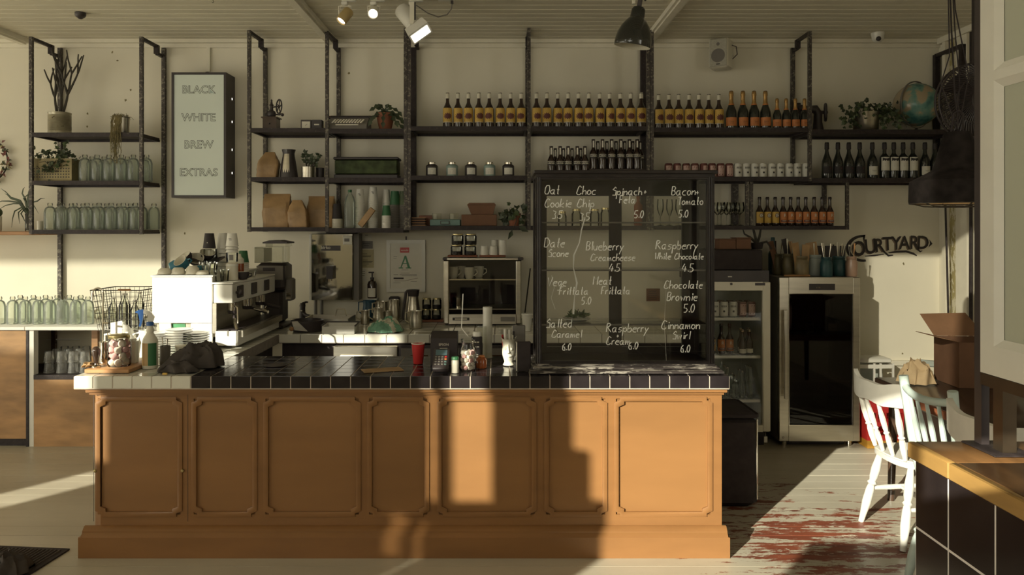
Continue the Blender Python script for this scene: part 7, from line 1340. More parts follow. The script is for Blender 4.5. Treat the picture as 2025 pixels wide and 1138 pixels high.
for q in ((gxa, gxb, gza, gza + 0.004), (gxa, gxb, gzb - 0.004, gzb), (gxa, gxa + 0.004, gza + 0.004, gzb - 0.004), (gxb - 0.004, gxb, gza + 0.004, gzb - 0.004)): b.box(q[0], q[1], dw - 0.003, dw - 0.0005, q[2], q[3])
b.build('glass_trim', t)
b = MB().m('greyplastic'); b.box(wx0, wx0 + 0.03, dw + 0.047, 6.42, wz0, wz1); b.box(wx1 - 0.03, wx1, dw + 0.047, 6.42, wz0, wz1); b.box(wx0 + 0.03, wx1 - 0.03, 6.38, 6.42, wz0, wz1); b.box(wx0 + 0.03, wx1 - 0.03, dw + 0.047, 6.38, wz1 - 0.03, wz1); b.box(wx0 + 0.03, wx1 - 0.03, dw + 0.047, 6.38, wz0, wz0 + 0.03); b.build('cabinet', t)
b = MB().m('matblack'); b.box(wx0 + 0.031, wx1 - 0.031, 6.36, 6.379, wz0 + 0.031, wz1 - 0.031); b.box(wx0 + 0.031, wx0 + 0.04, dw + 0.048, 6.359, wz0 + 0.031, wz1 - 0.031); b.box(wx1 - 0.04, wx1 - 0.031, dw + 0.048, 6.359, wz0 + 0.031, wz1 - 0.031); b.build('liner', t)
b = MB().m('inox'); hx_ = wx0 + 0.035; b.bbox(hx_ - 0.012, hx_ + 0.012, dw - 0.05, dw - 0.035, PZ(787, dw), PZ(612, dw), 0.003); b.box(hx_ - 0.006, hx_ + 0.006, dw - 0.035, dw - 0.001, PZ(630, dw) - .01, PZ(630, dw) + .01); b.box(hx_ - 0.006, hx_ + 0.006, dw - 0.035, dw - 0.001, PZ(770, dw) - .01, PZ(770, dw) + .01); b.build('handle', t)
o = MB().m('black').bbox(PX(1600, dw), PX(1651, dw), dw - 0.004, dw - 0.0005, PZ(574, dw), PZ(561.5, dw), 0.001).build('control_display', t); MB().m('chrome').add(text('8  05', 0.016), at(PX(1618, dw), dw - 0.0046, PZ(570.5, dw)) @ FRONT).build('digits', o)
for x_ in (wx0 + 0.06, wx1 - 0.06): MB().m('chrome').cyl((x_, dw + 0.06, 0.001), 0.02, wz0 - 0.002, 12).build('foot', t)
MB().m('black').box(wx0 + 0.09, wx1 - 0.09, dw + 0.08, 6.40, 0.002, wz0 - 0.001).build('plinth', t); MB().m('chrome').lathe([(0, 0), (0.010, 0)], (0, 0, 0), 10, FRONT).build('lock', t, (wx0 + 0.03, dw - 0.0012, wz0 + 0.03))
for k, py in enumerate((668, 750, 776, 806)):
    zz = PZ(py, dw + 0.1); b = MB().m('greyplastic'); b.box(wx0 + 0.042, wx1 - 0.042, dw + 0.055, dw + 0.07, zz - 0.018, zz)
    for i in range(7): x_ = wx0 + 0.06 + i * (wx1 - wx0 - 0.12) / 6; b.tube([(x_, dw + 0.071, zz - 0.004), (x_, 6.35, zz - 0.004)], 0.003, 5)
    b.build('wire_shelf', t)
zz = PZ(668, dw + .1) + 0.001
for i, x_ in enumerate((2.36, 2.44, 2.52, 2.62)): dup(W2 if i in (1, 3) else W1, (x_, dw + 0.16, zz), 0, 'wine bottle standing inside the dark wine cooler, %s from the handle' % ORD[i])
# crock jars of cutlery on the wine cooler
zt2 = wz1 + 0.001
def crock(label, px, d, r, h_, m, contents, seed):
    r_ = random.Random(seed); x_ = PX(px, d); t = thing('mason_jar', label, 'jar', (x_, d, zt2 + (0.0 if d > 6.0 else 0.0)), 0, None)
    MB().m(m).lathe([(0, .003), (r * .9, 0), (r, 0.012), (r, h_ * .68), (r * .82, h_ * .80), (r * .80, h_ * .84), (r * .86, h_ * .86), (r * .80, h_ * .90), (r * .86, h_ * .93), (r * .84, h_), (r * .76, h_), (r * .74, h_ * .8), (r * .88, h_ * .6), (0, 0.02)], n=24).build('jar_body', t)
    for k, (kind, mm) in enumerate(contents):
        a = 2 * PI * k / max(1, len(contents)) + r_.uniform(-.3, .3); bx, by = math.cos(a) * r * .35, math.sin(a) * r * .35; dx_, dy_ = math.cos(a) * r * r_.uniform(.45, .9), math.sin(a) * r * .5; L_ = h_ * r_.uniform(1.5, 1.75)
        if kind == 'card':
            b = MB().m(mm); b.xf(at(dx_ * 0.5, dy_ * .5 - .01, 0.03) @ Matrix.Rotation(r_.uniform(-.25, .25), 4, 'Y') @ Matrix.Rotation(r_.uniform(-.3, .3), 4, 'Z')); b.box(-r * .55, r * .55, -0.0012, 0.0012, 0, h_ * r_.uniform(1.35, 1.6)); o = b.build('menu_card', None, (x_, d, zt2)); tag(o, 'brown card standing in the %s, %s' % (label.split(' of ')[0], ORD[k] + ' round the jar'), 'card', 'cards in the crocks')
        else:
            b = MB().m(mm); b.tube([(bx * .3, by * .3, 0.03), (dx_ * .75, dy_ * .75, L_ * .7), (dx_ * .95, dy_ * .95, L_ * .88), (dx_, dy_, L_)], [0.002, 0.003, 0.006, 0.007], 6, flat=0.4); o = b.build('wooden_stirrer' if kind == 'wood' else 'cutlery_knife' if kind == 'knife' else 'cutlery_fork', None, (x_, d, zt2)); tag(o, '%s standing in the %s, %s round the jar' % ({'wood': 'flat wooden stirrer', 'knife': 'steel knife', 'fork': 'dark-handled fork'}[kind], label.split(' of ')[0], ORD[k]), {'wood': 'stirrer', 'knife': 'knife', 'fork': 'fork'}[kind], 'utensils in the crocks')
M['olive'] = mat('olive_glaze', (0.15, 0.125, 0.065), 0.4, var=0.3); M['sand'] = mat('sandy_glaze', (0.21, 0.165, 0.085), 0.4, var=0.3); M['paleblue'] = mat('pale_blue_glaze', (0.44, 0.50, 0.50), 0.4, var=0.08); M['pinkbrown'] = mat('pinkish_brown_glaze', (0.24, 0.15, 0.10), 0.4)
crock('small dark olive jar of cutlery', 1538, 6.2, 0.044, 0.17, 'olive', [('knife', 'chrome'), ('fork', 'ink'), ('card', 'card')], 1)
crock('olive jar of dark cards', 1545 + 14, 6.08, 0.05, 0.175, 'olive', [('card', 'ink'), ('card', 'kraft'), ('knife', 'cream')], 2)
crock('sand-coloured jar of brown cards', 1575 + 10, 5.98, 0.055, 0.16, 'sand', [('card', 'kraft'), ('card', 'kraft')], 3)
crock('pale blue jar of brown cards', 1591 + 12, 6.14, 0.0, 0.1, 'paleblue', [], 4) if False else crock('pale blue jar of brown cards', 1612, 6.1, 0.055, 0.165, 'paleblue', [('card', 'kraft'), ('card', 'kraft'), ('wood', 'cream')], 4)
crock('teal jar of spoons and forks', 1634, 5.98, 0.047, 0.15, 'dteal', [('knife', 'chrome'), ('wood', 'cream'), ('knife', 'chrome'), ('fork', 'ink')], 5)
crock('wide teal jar of wooden stirrers', 1659, 6.08, 0.058, 0.155, 'dteal', [('wood', 'cream'), ('wood', 'cream'), ('fork', 'ink'), ('wood', 'cream'), ('knife', 'chrome')], 6)
crock('pinkish brown jar of cutlery at the cooler corner', 1684, 6.0, 0.045, 0.155, 'pinkbrown', [('wood', 'wood'), ('wood', 'cream'), ('fork', 'ink')], 7)
o = MB().m('wood').tube([(-0.10, 0, 0.006), (-0.04, 0, 0.006), (0.04, 0.01, 0.006), (0.10, 0.0, 0.006)], [0.007, 0.009, 0.007, 0.009], 8).build('wooden_utensil', None, (PX(1575, 5.93), 5.92, zt2 + 0.004)); tag(o, 'wooden handled utensil lying along the front of the wine cooler top', 'utensil')
o = MB().m('black').box(-0.15, 0.15, -0.02, 0.02, 0, 0.23).build('picture_board', None, (PX(1640, 6.3), 6.36, zt2)); tag(o, 'dark board standing against the wall behind the cutlery jars', 'board')
t = make_bottle('green_bottle', 'dark green foil-topped bottle behind the olive cutlery jars', 'bottle', None, 0.036, 0.30, 0.014, 0.16, 0.22, 'dteal', None, None, 0.09, 'dteal'); t.location = (PX(1530, 6.32), 6.34, zt2)
# on the drinks fridge
zt3 = fz1_ + 0.086
o = MB().m('matblack').bbox(fx0, 2.03, 5.90, 6.40, 0, 0.155, 0.006).build('storage_box', None, (0, 0, zt3)); tag(o, 'large black box on top of the drinks fridge', 'box')
for i, (a, c, h_) in enumerate(((1422, 1454, 0.075), (1455, 1484, 0.085))):
    t2 = thing('wooden_crate', 'small brown wooden box on the black box, %s the case' % ('nearer', 'further from')[i], 'box', (0, 0, zt3 + 0.156)); MB().m('card').bbox(PX(a, 6.0), PX(c, 6.0), 5.98, 6.12, 0, h_, 0.003).build('box_body', t2); MB().m('card').box(PX(a, 6.0) - 0.004, PX(c, 6.0), 5.975, 6.125, h_ + 0.0005, h_ + 0.008).build('lid', t2)
t = thing('potted_plant', 'dark spiky plant with curved leaves on the black box over the fridge', 'plant', (PX(1497, 6.1), 6.1, zt3 + 0.156)); MB().m('matblack').lathe([(0, 0), (0.04, 0), (0.05, 0.05), (0, 0.05)], n=16).build('pot', t); b = MB().m('stem')
for pts in ([(0, 0, .04), (-.05, 0, .09), (-.10, 0, .12), (-.115, 0, .165)], [(0, 0, .04), (-.02, 0, .12), (-.04, 0, .20), (-.045, 0, .235)], [(0, 0, .04), (.02, 0, .10), (.03, 0, .16)], [(0.01, 0, .04), (.07, -.02, .06), (.11, -.02, .0)]): b.tube(pts, [0.012, 0.010, 0.007, 0.003][:len(pts)], 6)
b.build('leaves', t)
t = thing('waste_bin', 'tall black bin with a chrome edge in the shade behind the bar end', 'bin', (1.42, 4.62, 0)); MB().m('matblack').bbox(-0.14, 0.14, -0.02, 0.40, 0.0, 0.54, 0.03).build('bin_body', t); MB().m('chrome').tube([(0.132, -0.012, 0.05), (0.132, -0.012, 0.53)], 0.006, 8).build('chrome_edge', t); MB().m('matblack').bbox(-0.145, 0.145, -0.025, 0.405, 0.541, 0.56, 0.02).build('lid', t)
# ------------------------------------------------------------ painted wall sign
t = thing('wall_sign', 'painted COURTYARD lettering with an arrowhead on the wall above the wine cooler side', 'sign', (0, 0, 0)); d = WY - 0.0035
M['signshade'] = mat('sign_shade_paint', (0.20, 0.145, 0.10), 0.7)
def letter(ch, px, py, h_px, rot=0.0, bold=0.02, sxy=1.0):
    h_ = h_px * d / F / 0.69; b = MB()
    for m_, ox, oz_, oy in (('signshade', -0.010, -0.006, 0.0012), ('ink', 0, 0, 0.0)):
        b.m(m_).add(text(ch, h_, bold), at(PX(px, d) + ox, d + oy, PZ(py, d) + oz_) @ Matrix.Rotation(-rot, 4, 'Y') @ FRONT @ Matrix.Scale(sxy, 4, Vector((1, 0, 0))))
    b.build('letter', t)
# the big C drawn as a broad crescent
b = MB().m('ink'); n = 22; o_, i_ = [], []
for k in range(n + 1):
    a = 1.42 + 3.50 * k / n; wv = 5.5 + 2.8 * math.sin(PI * k / n)
    o_.append((1706 + 34 * math.cos(a) * 0.98, 491.5 - 26.5 * math.sin(a))); i_.append((1706 + (34 - wv) * math.cos(a) * 0.98, 491.5 - (26.5 - wv * .75) * math.sin(a)))
vo = [b.v((PX(p, d), d, PZ(q, d))) for p, q in o_]; vi = [b.v((PX(p, d), d, PZ(q, d))) for p, q in i_]
for k in range(n): b.f([vo[k], vo[k + 1], vi[k + 1], vi[k]])
b.poly([(PX(p, d), d, PZ(q, d)) for p, q in ((1707.5, 464.6), (1711.5, 464.6), (1709, 478), (1706.5, 473))]); b.build('letter', t)
for ch, px, py, hp, rot, bd, sx_ in (('O', 1700, 505.5, 28, 0.10, 0.025, 0.80), ('U', 1723, 501, 28, 0.10, 0.015, 0.85), ('R', 1740, 498, 26, 0.08, 0.012, 0.85), ('T', 1756, 495, 26, 0.04, 0.012, 0.9), ('Y', 1773, 494, 26, 0.02, 0.012, 0.85), ('A', 1789, 493, 26, 0.0, 0.012, 0.85), ('R', 1808, 492.5, 26, -0.02, 0.012, 0.85), ('D', 1825, 492, 25, -0.04, 0.015, 0.9)): letter(ch, px, py, hp, rot, bd, sx_)
for pts, w_ in (([(1710, 507), (1730, 505.5), (1748, 503)], 1.8), ([(1741, 489), (1749, 499), (1757, 506), (1766, 505)], 2.2), ([(1757, 500.5), (1774, 498), (1792, 497.5), (1806, 502), (1813, 506)], 2.4), ([(1808, 483), (1814, 493), (1820, 498), (1824, 496)], 2.0)):
    MB().m('ink').tube([(PX(p, d), d, PZ(q, d)) for p, q in pts], [w_ * d / F * (0.5 if k in (0, len(pts) - 1) else 1) for k in range(len(pts))], 6, flat=0.12).build('swash', t)
b = MB().m('ink'); b.poly([(PX(p, d), d, PZ(q, d)) for p, q in ((1838, 474), (1844, 482.5), (1836, 490), (1839, 482))]); b.build('arrowhead', t)

# ------------------------------------------------------------ tables and chairs by the courtyard door
TZ = 0.745
t = thing('dining_table', 'dark polished wooden table in the right corner carrying an open cardboard box', 'table', (2.92, 4.0, 0))
MB().m('darkwood').bbox(-0.57, 0.57, -0.80, 0.80, TZ - 0.035, TZ, 0.005).build('table_top', t); MB().m('redwood').box(-0.53, 0.53, -0.76, 0.76, TZ - 0.095, TZ - 0.0355).build('apron', t)
for sx_ in (-1, 1):
    for sy_ in (-1, 1): MB().m('darkwood').tube([(sx_ * 0.49, sy_ * 0.72, TZ - 0.0955), (sx_ * 0.50, sy_ * 0.735, 0)], [0.028, 0.020], 10).build('leg', t)
def turned(b, a, c, r, n=10, bulge=True):
    """a turned spindle or leg from a to c"""
    a, c = Vector(a), Vector(c); pr = [(0, .62), (.08, .75), (.22, 1.0), (.34, .92), (.40, .70), (.43, 1.05), (.46, .70), (.52, .9), (.70, 1.0), (.88, .72), (1, .60)] if bulge else [(0, .7), (.3, 1), (.6, 1), (.8, .8), (1, .65)]
    b.tube([a.lerp(c, u) for u, _ in pr], [r * k for _, k in pr], n)
def chair(label, loc, rz, m, crest='broad', seat=0.45, H=0.87, grp=None, wd=0.40):
    """a country spindle chair facing +X before turning; its back at -X"""
    t = thing('spindle_chair', label, 'chair', loc, rz, grp); h = wd / 2
    b = MB().m(m); pts = []
    for k in range(28):
        a = 2 * PI * k / 28; r = 1.0; pts.append((math.copysign(abs(math.cos(a)) ** 0.7, math.cos(a)) * 0.20, math.copysign(abs(math.sin(a)) ** 0.7, math.sin(a)) * (h + 0.005)))
    b.prism([(x * .93, y * .93) for x, y in pts], seat - 0.040, seat - 0.0301); b.prism(pts, seat - 0.030, seat - 0.006); b.prism([(x * .95, y * .95) for x, y in pts], seat - 0.0058, seat); b.build('seat', t)
    for sx_ in (-1, 1):
        for sy_ in (-1, 1): b = MB().m(m); turned(b, (sx_ * 0.135, sy_ * h * 0.72, seat - 0.0405), (sx_ * 0.215, sy_ * h * 1.02, 0), 0.025); b.build('leg', t)
    zs_ = 0.20; L = lambda sx_, sy_, z: Vector((sx_ * (0.215 - 0.08 * z / seat), sy_ * h * (1.02 - 0.30 * z / seat), z))
    for sy_ in (-1, 1): b = MB().m(m); turned(b, L(-1, sy_, zs_), L(1, sy_, zs_ + .01), 0.014, 8, False); b.build('stretcher', t)
    b = MB().m(m); turned(b, (0, -h * .86, zs_ + .005), (0, h * .86, zs_ + .005), 0.014, 8, False); b.build('stretcher', t)
    if crest == 'broad':
        ns = 4; zt = H - 0.11
        for k in range(ns):
            u = k / (ns - 1) * 2 - 1; b = MB().m(m); turned(b, (-0.165 - 0.012 * (1 - u * u), u * h * 0.72, seat + 0.001), (-0.235 - 0.035 * (1 - u * u), u * h * 0.90, zt - 0.001), 0.0155 if 0 < k < ns - 1 else 0.018, 8); b.build('spindle', t)
        b = MB().m(m); N_ = 14; R_ = []
        for k in range(N_ + 1):
            u = k / N_ * 2 - 1; xb = -0.235 - 0.045 * (1 - u * u) + 0.03 * max(0, abs(u) - .8); hh_ = 0.112 * (1 - 0.30 * (1 - abs(u)) * 0 ) - 0.022 * math.cos(u * PI) * 0.5; y_ = u * (h + 0.03); zz = zt + 0.006 * math.cos(u * PI * 2)
            R_.append([b.v(p) for p in ((xb - 0.013, y_, zz), (xb + 0.013, y_, zz), (xb + 0.010, y_, zz + hh_), (xb - 0.016, y_, zz + hh_))])
        for p, q in zip(R_, R_[1:]):
            for j in range(4): b.f([p[j], p[(j + 1) % 4], q[(j + 1) % 4], q[j]])
        b.f(R_[0][::-1]); b.f(R_[-1]); b.build('crest_rail', t)
    else:
        zt = H - 0.05
        for u in (-1, 1): b = MB().m(m); b.tube([(-0.165, u * h * 0.78, seat + 0.001), (-0.20, u * h * 0.88, seat + 0.2), (-0.235, u * h * 0.96, H)], [0.019, 0.021, 0.021], 12); b.build('back_post', t)
        b = MB().m(m); b.tube([(-0.229 - 0.03 * (1 - u * u), u * h * 0.93, zt - 0.02 * (1 - u * u)) for u in [k / 8 * 2 - 1 for k in range(9)]], 0.017, 10); b.build('crest_rail', t)
        for k in range(4):
            u = (k + 1) / 5 * 2 - 1; b = MB().m(m); turned(b, (-0.172, u * h * .78, seat + 0.001), (-0.229 - 0.03 * (1 - u * u), u * h * 0.93, zt - 0.02 * (1 - u * u) - 0.016), 0.0125, 8); b.build('spindle', t)
    return t
chair('chipped white spindle chair with a broad crest rail on the worn floor', (2.30, 4.20, 0), 0.06, 'chairwhite', 'broad', 0.45, 0.85)
chair('pale blue spindle chair with round posts drawn up to the dark table', (2.145, 3.44, 0), 0.06, 'chairblue', 'bar', 0.50, 0.985, wd=0.37)
chair('white chair mostly hidden behind the steel post of the tiled counter', (2.02, 2.80, 0), 0.03, 'chairwhite', 'broad', 0.50, 0.985, wd=0.42)
# open cardboard box
t = thing('cardboard_box', 'open brown cardboard box with raised flaps on the dark table', 'box', (2.84, 4.60, TZ + 0.001), -0.04)
bx, by, bh = 0.155, 0.14, 0.265; M['cardl'] = mat('cardboard_inside', (0.22, 0.115, 0.06), 0.85)
b = MB().m('card'); b.box(-bx, bx, -by, -by + 0.004, 0, bh); b.box(-bx, bx, by - 0.004, by, 0, bh); b.box(-bx, -bx + 0.004, -by + 0.004, by - 0.004, 0, bh); b.box(bx - 0.004, bx, -by + 0.004, by - 0.004, 0, bh); b.box(-bx + 0.004, bx - 0.004, -by + 0.004, by - 0.004, 0, 0.004); b.build('carton_walls', t)
def flap(pts, th=(0, 0.004, 0)):
    b = MB().m('cardl'); a = [b.v(p) for p in pts]; c = [b.v(Vector(p) + Vector(th)) for p in pts]; b.f(a); b.f(c[::-1])
    for k in range(4): b.f([a[k], a[(k + 1) % 4], c[(k + 1) % 4], c[k]])
    b.build('flap', t)
flap([(-bx, by - 0.002, bh + 0.001), (bx, by - 0.002, bh + 0.001), (bx - 0.085, by + 0.06, bh + 0.135), (-bx - 0.055, by + 0.06, bh + 0.128)], (0, 0.003, 0.002))
flap([(-bx, -by + 0.01, bh + 0.001), (-bx, by - 0.01, bh + 0.001), (-bx - 0.12, by - 0.02, bh + 0.028), (-bx - 0.12, -by + 0.02, bh + 0.028)], (0, 0, 0.004))
flap([(-bx, -by + 0.002, bh + 0.001), (bx, -by + 0.002, bh + 0.001), (bx, -by - 0.12, bh - 0.055), (-bx, -by - 0.12, bh - 0.03)], (0, 0, 0.004)) if False else None
flap([(bx, -by + 0.01, bh + 0.001), (bx, by - 0.01, bh + 0.001), (bx + 0.10, by - 0.02, bh + 0.03), (bx + 0.10, -by + 0.02, bh + 0.03)], (0, 0, 0.004))
M['bagp'] = mat('pale_brown_paper', (0.52, 0.38, 0.22), 0.8, var=0.15, scale=10, bump=0.4)
heap('paper_bag', 'crumpled pale brown paper bag on the table behind the blue chair', 'bag', (PX(1812, 4.62), 4.62, TZ + 0.001), 0.095, 0.085, 0.19, lambda u, v: 'bagp', 51, folds=6.5, n=26)
# clutter along the wall under the table
t = thing('plastic_crate', 'red plastic crate on the floor between wine cooler and table', 'crate', (2.945, 5.96, 0.002)); M['mustard'] = mat('mustard_plastic', (0.48, 0.24, 0.03), 0.5)
b = MB().m('red')
for (a, c, e, f_) in ((-.14, .14, -.12, -.112), (-.14, .14, .112, .12)):
    b.box(a, c, e, f_, 0.06, 0.10); b.box(a, c, e, f_, 0.27, 0.34); b.box(a, c, e, f_, 0.17, 0.20)
    for k in range(5): x_ = -.14 + k * .0665; b.box(x_, x_ + 0.014, e, f_, 0.1001, 0.2699) if False else b.bar((x_ + .007, (e + f_) / 2, 0.09), (x_ + .007, (e + f_) / 2, 0.28), 0.016, 0.0085)
b.box(-.14, -.132, -.1119, .1119, 0.06, 0.34); b.box(.132, .14, -.1119, .1119, 0.06, 0.34); b.box(-.1319, .1319, -.1119, .1119, 0.06, 0.066); b.build('crate_walls', t); MB().m('mustard').box(-.138, .138, -.118, .118, 0, 0.0595).build('crate_base', t)
t = thing('dish_rack', 'white plastic rack with square openings against the wall behind the table', 'rack', (PX(1735, 6.1), 6.22, 0.0)); b = MB().m('white')
for (x0, x1) in ((-.17, -.155), (-.02, -.005), (.03, .045), (.13, .145)): b.box(x0, x1, -.10, -.09, 0.002, 0.60); b.box(x0, x1, .09, .10, 0.002, 0.60)
for z_0 in (0.10, 0.36, 0.56): b.box(-.17, .145, -.101, -.0895, z_0, z_0 + 0.03); b.box(-.17, .145, .0895, .101, z_0, z_0 + 0.03); b.box(-.17, -.155, -.0895, .0895, z_0, z_0 + 0.03); b.box(.13, .145, -.0895, .0895, z_0, z_0 + 0.03)
b.build('rack_frame', t); MB().m('white').bbox(-.19, .13, -.09, .11, 0.601, 0.635, 0.006).build('rack_top', t); MB().m('fridgein').box(-.155, .13, .06, .07, 0.13, 0.56).build('rack_panel', t)
t = thing('folded_chair', 'grey plastic stacking seat with a curved back leaning by the white rack', 'chair', (3.245, 5.86, 0)); b = MB().m('fridgein'); b.tube([(-.13, 0, 0.30), (-.13, 0, 0.50), (-.10, 0.02, 0.60), (-.02, 0.04, 0.645), (.10, 0.04, 0.635), (.17, 0.02, 0.60)], [0.020, 0.024, 0.028, 0.028, 0.026, 0.02], 8, flat=0.6); b.build('back_shell', t); b = MB().m('fridgein'); b.bbox(-.13, .18, -.02, .25, 0.27, 0.30, 0.01); b.build('seat', t)
for sx_ in (-1, 1):
    for sy_ in (0, 1): MB().m('stem').tube([(0.025 + sx_ * .12, 0.02 + sy_ * .2, 0.269), (0.025 + sx_ * .14, 0.01 + sy_ * .22, 0)], 0.010, 8).build('leg', t)
t = thing('low_cabinet', 'low grey storage shelf under the far side of the table', 'cabinet', (3.30, 5.55, 0)); b = MB().m('greyplastic'); b.box(-.18, .35, -.15, .25, 0.30, 0.33); b.box(-.18, .35, -.15, .25, 0.02, 0.05); b.box(-.18, -.16, -.15, .25, 0.0501, 0.2999); b.box(.33, .35, -.15, .25, 0.0501, 0.2999); b.build('shelves', t); b = MB().m('black')
for (x_, y_) in ((-.16, -.13), (.33, -.13), (-.16, .23), (.33, .23)): b.box(x_ - .01, x_ + .01, y_ - .01, y_ + .01, 0, 0.0195)
b.build('feet', t); MB().m('white').box(-.15, .30, .2, .24, 0.0505, 0.29).build('white_panel', t)
t = thing('wall_socket', 'white double wall socket low on the wall behind the table', 'socket', (PX(1903, WY - .013), WY - 0.013, 0.22)); MB().m('white').bbox(-.075, .075, -.012, 0, -.045, .045, 0.003).build('plate', t); MB().m('greyplastic').box(-.05, -.02, -.0135, -.0122, -.02, .02).build('outlet', t); MB().m('greyplastic').box(.02, .05, -.0135, -.0122, -.02, .02).build('outlet', t)
o = MB().m('steel').tube([(0, 0, 0), (-0.05, 0.0, 1.86)], 0.008, 8).build('leaning_pole', None, (3.60, 6.10, 0.004)); 
o.data.transform(Matrix.Identity(4)); tag(o, 'thin dark pole leaning in the right corner beside the peeling yellow strip', 'pole')
o = MB().m('steel').tube([(0, 0, 0.001), (0.004, 0.01, 0.9), (0, 0, CEIL - 0.06)], [0.011, 0.014, 0.011], 8).build('wall_cable', None, (RX - 0.045, 5.94, 0)); tag(o, 'thick black cable hanging down the right wall beside the door jamb', 'cable')

# ------------------------------------------------------------ tiled window counter in front
t = thing('window_counter', 'timber-topped counter clad in large black tiles at the bottom right', 'counter', (0, 0, 0))
qx, qy, qz = 1.267, 2.345, 1.02; M['wood2'] = mat('honey_timber_edge', (0.36, 0.21, 0.065), 0.4, var=0.3, scale=5, stretch=(3, 0.5, 3))  # same timber as the top; sunlight on the edge put into this colour
b = MB().m('woodtop') if M.setdefault('woodtop', mat('honey_timber', (0.15, 0.075, 0.028), 0.3, var=0.55, scale=5, stretch=(3, 0.5, 3), bump=0.1)) else None
b.bbox(qx + 0.012, 2.0, qy - 0.20, qy + 0.012, qz - 0.048, qz, 0.002); b.bbox(qx + 0.012, 2.0, 0.6, qy - 0.204, qz - 0.048, qz, 0.002); b.build('timber_top', t)
for ya, yb2 in ((qy - 0.20, qy + 0.012), (0.6, qy - 0.204)): MB().m('wood2').bbox(qx - 0.012, qx + 0.0115, ya, yb2, qz - 0.048, qz + 0.0005, 0.003).build('edge_lipping', t)
b = MB().m('wgrout'); b.box(qx + 0.0016, 1.98, 0.62, qy - 0.01, 0.0, qz - 0.049); b.build('core', t)
b = MB().m('btile')
ys = [qy - 0.01 - 0.170] + [qy - 0.01 - 0.170 - 0.205 * k for k in range(1, 9)]; yprev = qy - 0.01
for y_ in ys:
    zt_2 = qz - 0.052
    for k in range(5):
        z1_ = zt_2 - k * 0.205; z0_ = max(0.001, z1_ - 0.197)
        if z1_ > 0.02: b.box(qx + 0.0003, qx + 0.0079, y_ + 0.0042, yprev - 0.0042, z0_, z1_)
    yprev = y_
b.build('tiles', t)
b = MB().m('btile')
for i in range(4):
    for k in range(5):
        z1_ = qz - 0.052 - k * 0.205
        if z1_ > 0.02: b.box(qx + 0.012 + i * 0.178, qx + 0.184 + i * 0.178, qy - 0.0099, qy - 0.003, max(0.001, z1_ - 0.199), z1_)
b.build('end_tiles', t)
# steel post and window sash standing on the counter
t = thing('steel_post', 'dark steel post rising from the tiled counter to the ceiling', 'post', (1.457, 2.315, qz + 0.001)); MB().m('black').box(-0.012, 0.012, -0.017, 0.017, 0.006, CEIL - qz - 0.003).build('mullion', t); MB().m('steel').bbox(-0.045, 0.075, -0.13, 0.03, 0, 0.006, 0.002).build('base_plate', t)
M['bronze'] = mat('bronzed_steel', (0.10, 0.075, 0.050), 0.3, 0.75, var=0.2, scale=8)
b = MB().m('bronze'); b.box(-0.006, 0.034, -0.105, -0.062, 0.0065, 0.186); b.build('stub_column', t); b = MB().m('bronze'); b.box(-0.016, 0.03, -1.6, -0.0175, 0.187, 0.222); b.build('sill_rail', t)
t = thing('servery_window', 'white painted window sash with frosted panes above the tiled counter', 'window sash', (1.459, 0, 0)); y1_ = 2.297; z0_ = 1.2445; z1_ = CEIL - 0.01; wst = 0.062
b = MB().m('white'); b.box(-0.018, 0.022, y1_ - wst, y1_, z0_, z1_); b.box(-0.018, 0.022, 0.75, y1_ - wst, z0_, z0_ + 0.085); b.box(-0.018, 0.022, 0.75, y1_ - wst, z1_ - 0.08, z1_); zr = 2.118
b.box(-0.018, 0.022, 0.75, y1_ - wst, zr - 0.014, zr + 0.014); b.box(-0.018, 0.022, 0.70, 0.75, z0_, z1_); b.build('sash_frame', t)
b = MB().m('white')
for (zA, zB) in ((z0_ + 0.085, zr - 0.014), (zr + 0.014, z1_ - 0.08)):                       # sloping glazing beads
    yA, yB = 0.75, y1_ - wst; k = 0.022
    o1 = [(-0.018, yB, zA), (-0.018, yB, zB), (-0.018, yA, zB), (-0.018, yA, zA)]; i1 = [(-0.002, yB - k, zA + k), (-0.002, yB - k, zB - k), (-0.002, yA + k, zB - k), (-0.002, yA + k, zA + k)]
    for j in range(4): b.poly([o1[j], o1[(j + 1) % 4], i1[(j + 1) % 4], i1[j]])
b.build('glazing_bead', t)
MB().m('frost').box(0.0, 0.004, 0.76, y1_ - wst - 0.001, z0_ + 0.086, zr - 0.015).build('frosted_pane', t); MB().m('frost').box(0.0, 0.004, 0.76, y1_ - wst - 0.001, zr + 0.015, z1_ - 0.081).build('frosted_pane', t)

# ------------------------------------------------------------ floor mat and shoe bag, bottom left
t = thing('floor_mat', 'dark ribbed door mat on the floor at the bottom left', 'mat', (0, 0, 0.001)); b = MB().m('matblack')
Pm = lambda px, py: (PX(px, CH * F / (py - VY)), CH * F / (py - VY))
c1 = Pm(138, 1089); c0 = Pm(0, 1083); c2 = Pm(60, 1138); dxm = (c0[0] - c1[0], c0[1] - c1[1]); L_ = math.hypot(*dxm); u_ = (dxm[0] / L_, dxm[1] / L_); v_ = ((c2[0] - c1[0]), (c2[1] - c1[1])); Lv = math.hypot(*v_); v_ = (v_[0] / Lv, v_[1] / Lv)
q = [c1, (c1[0] + u_[0] * 0.9, c1[1] + u_[1] * 0.9), (c1[0] + u_[0] * 0.9 + v_[0] * 0.6, c1[1] + u_[1] * 0.9 + v_[1] * 0.6), (c1[0] + v_[0] * 0.6, c1[1] + v_[1] * 0.6)]
b.prism(q, 0, 0.008); b.build('rubber_base', t); b = MB().m('cloth')
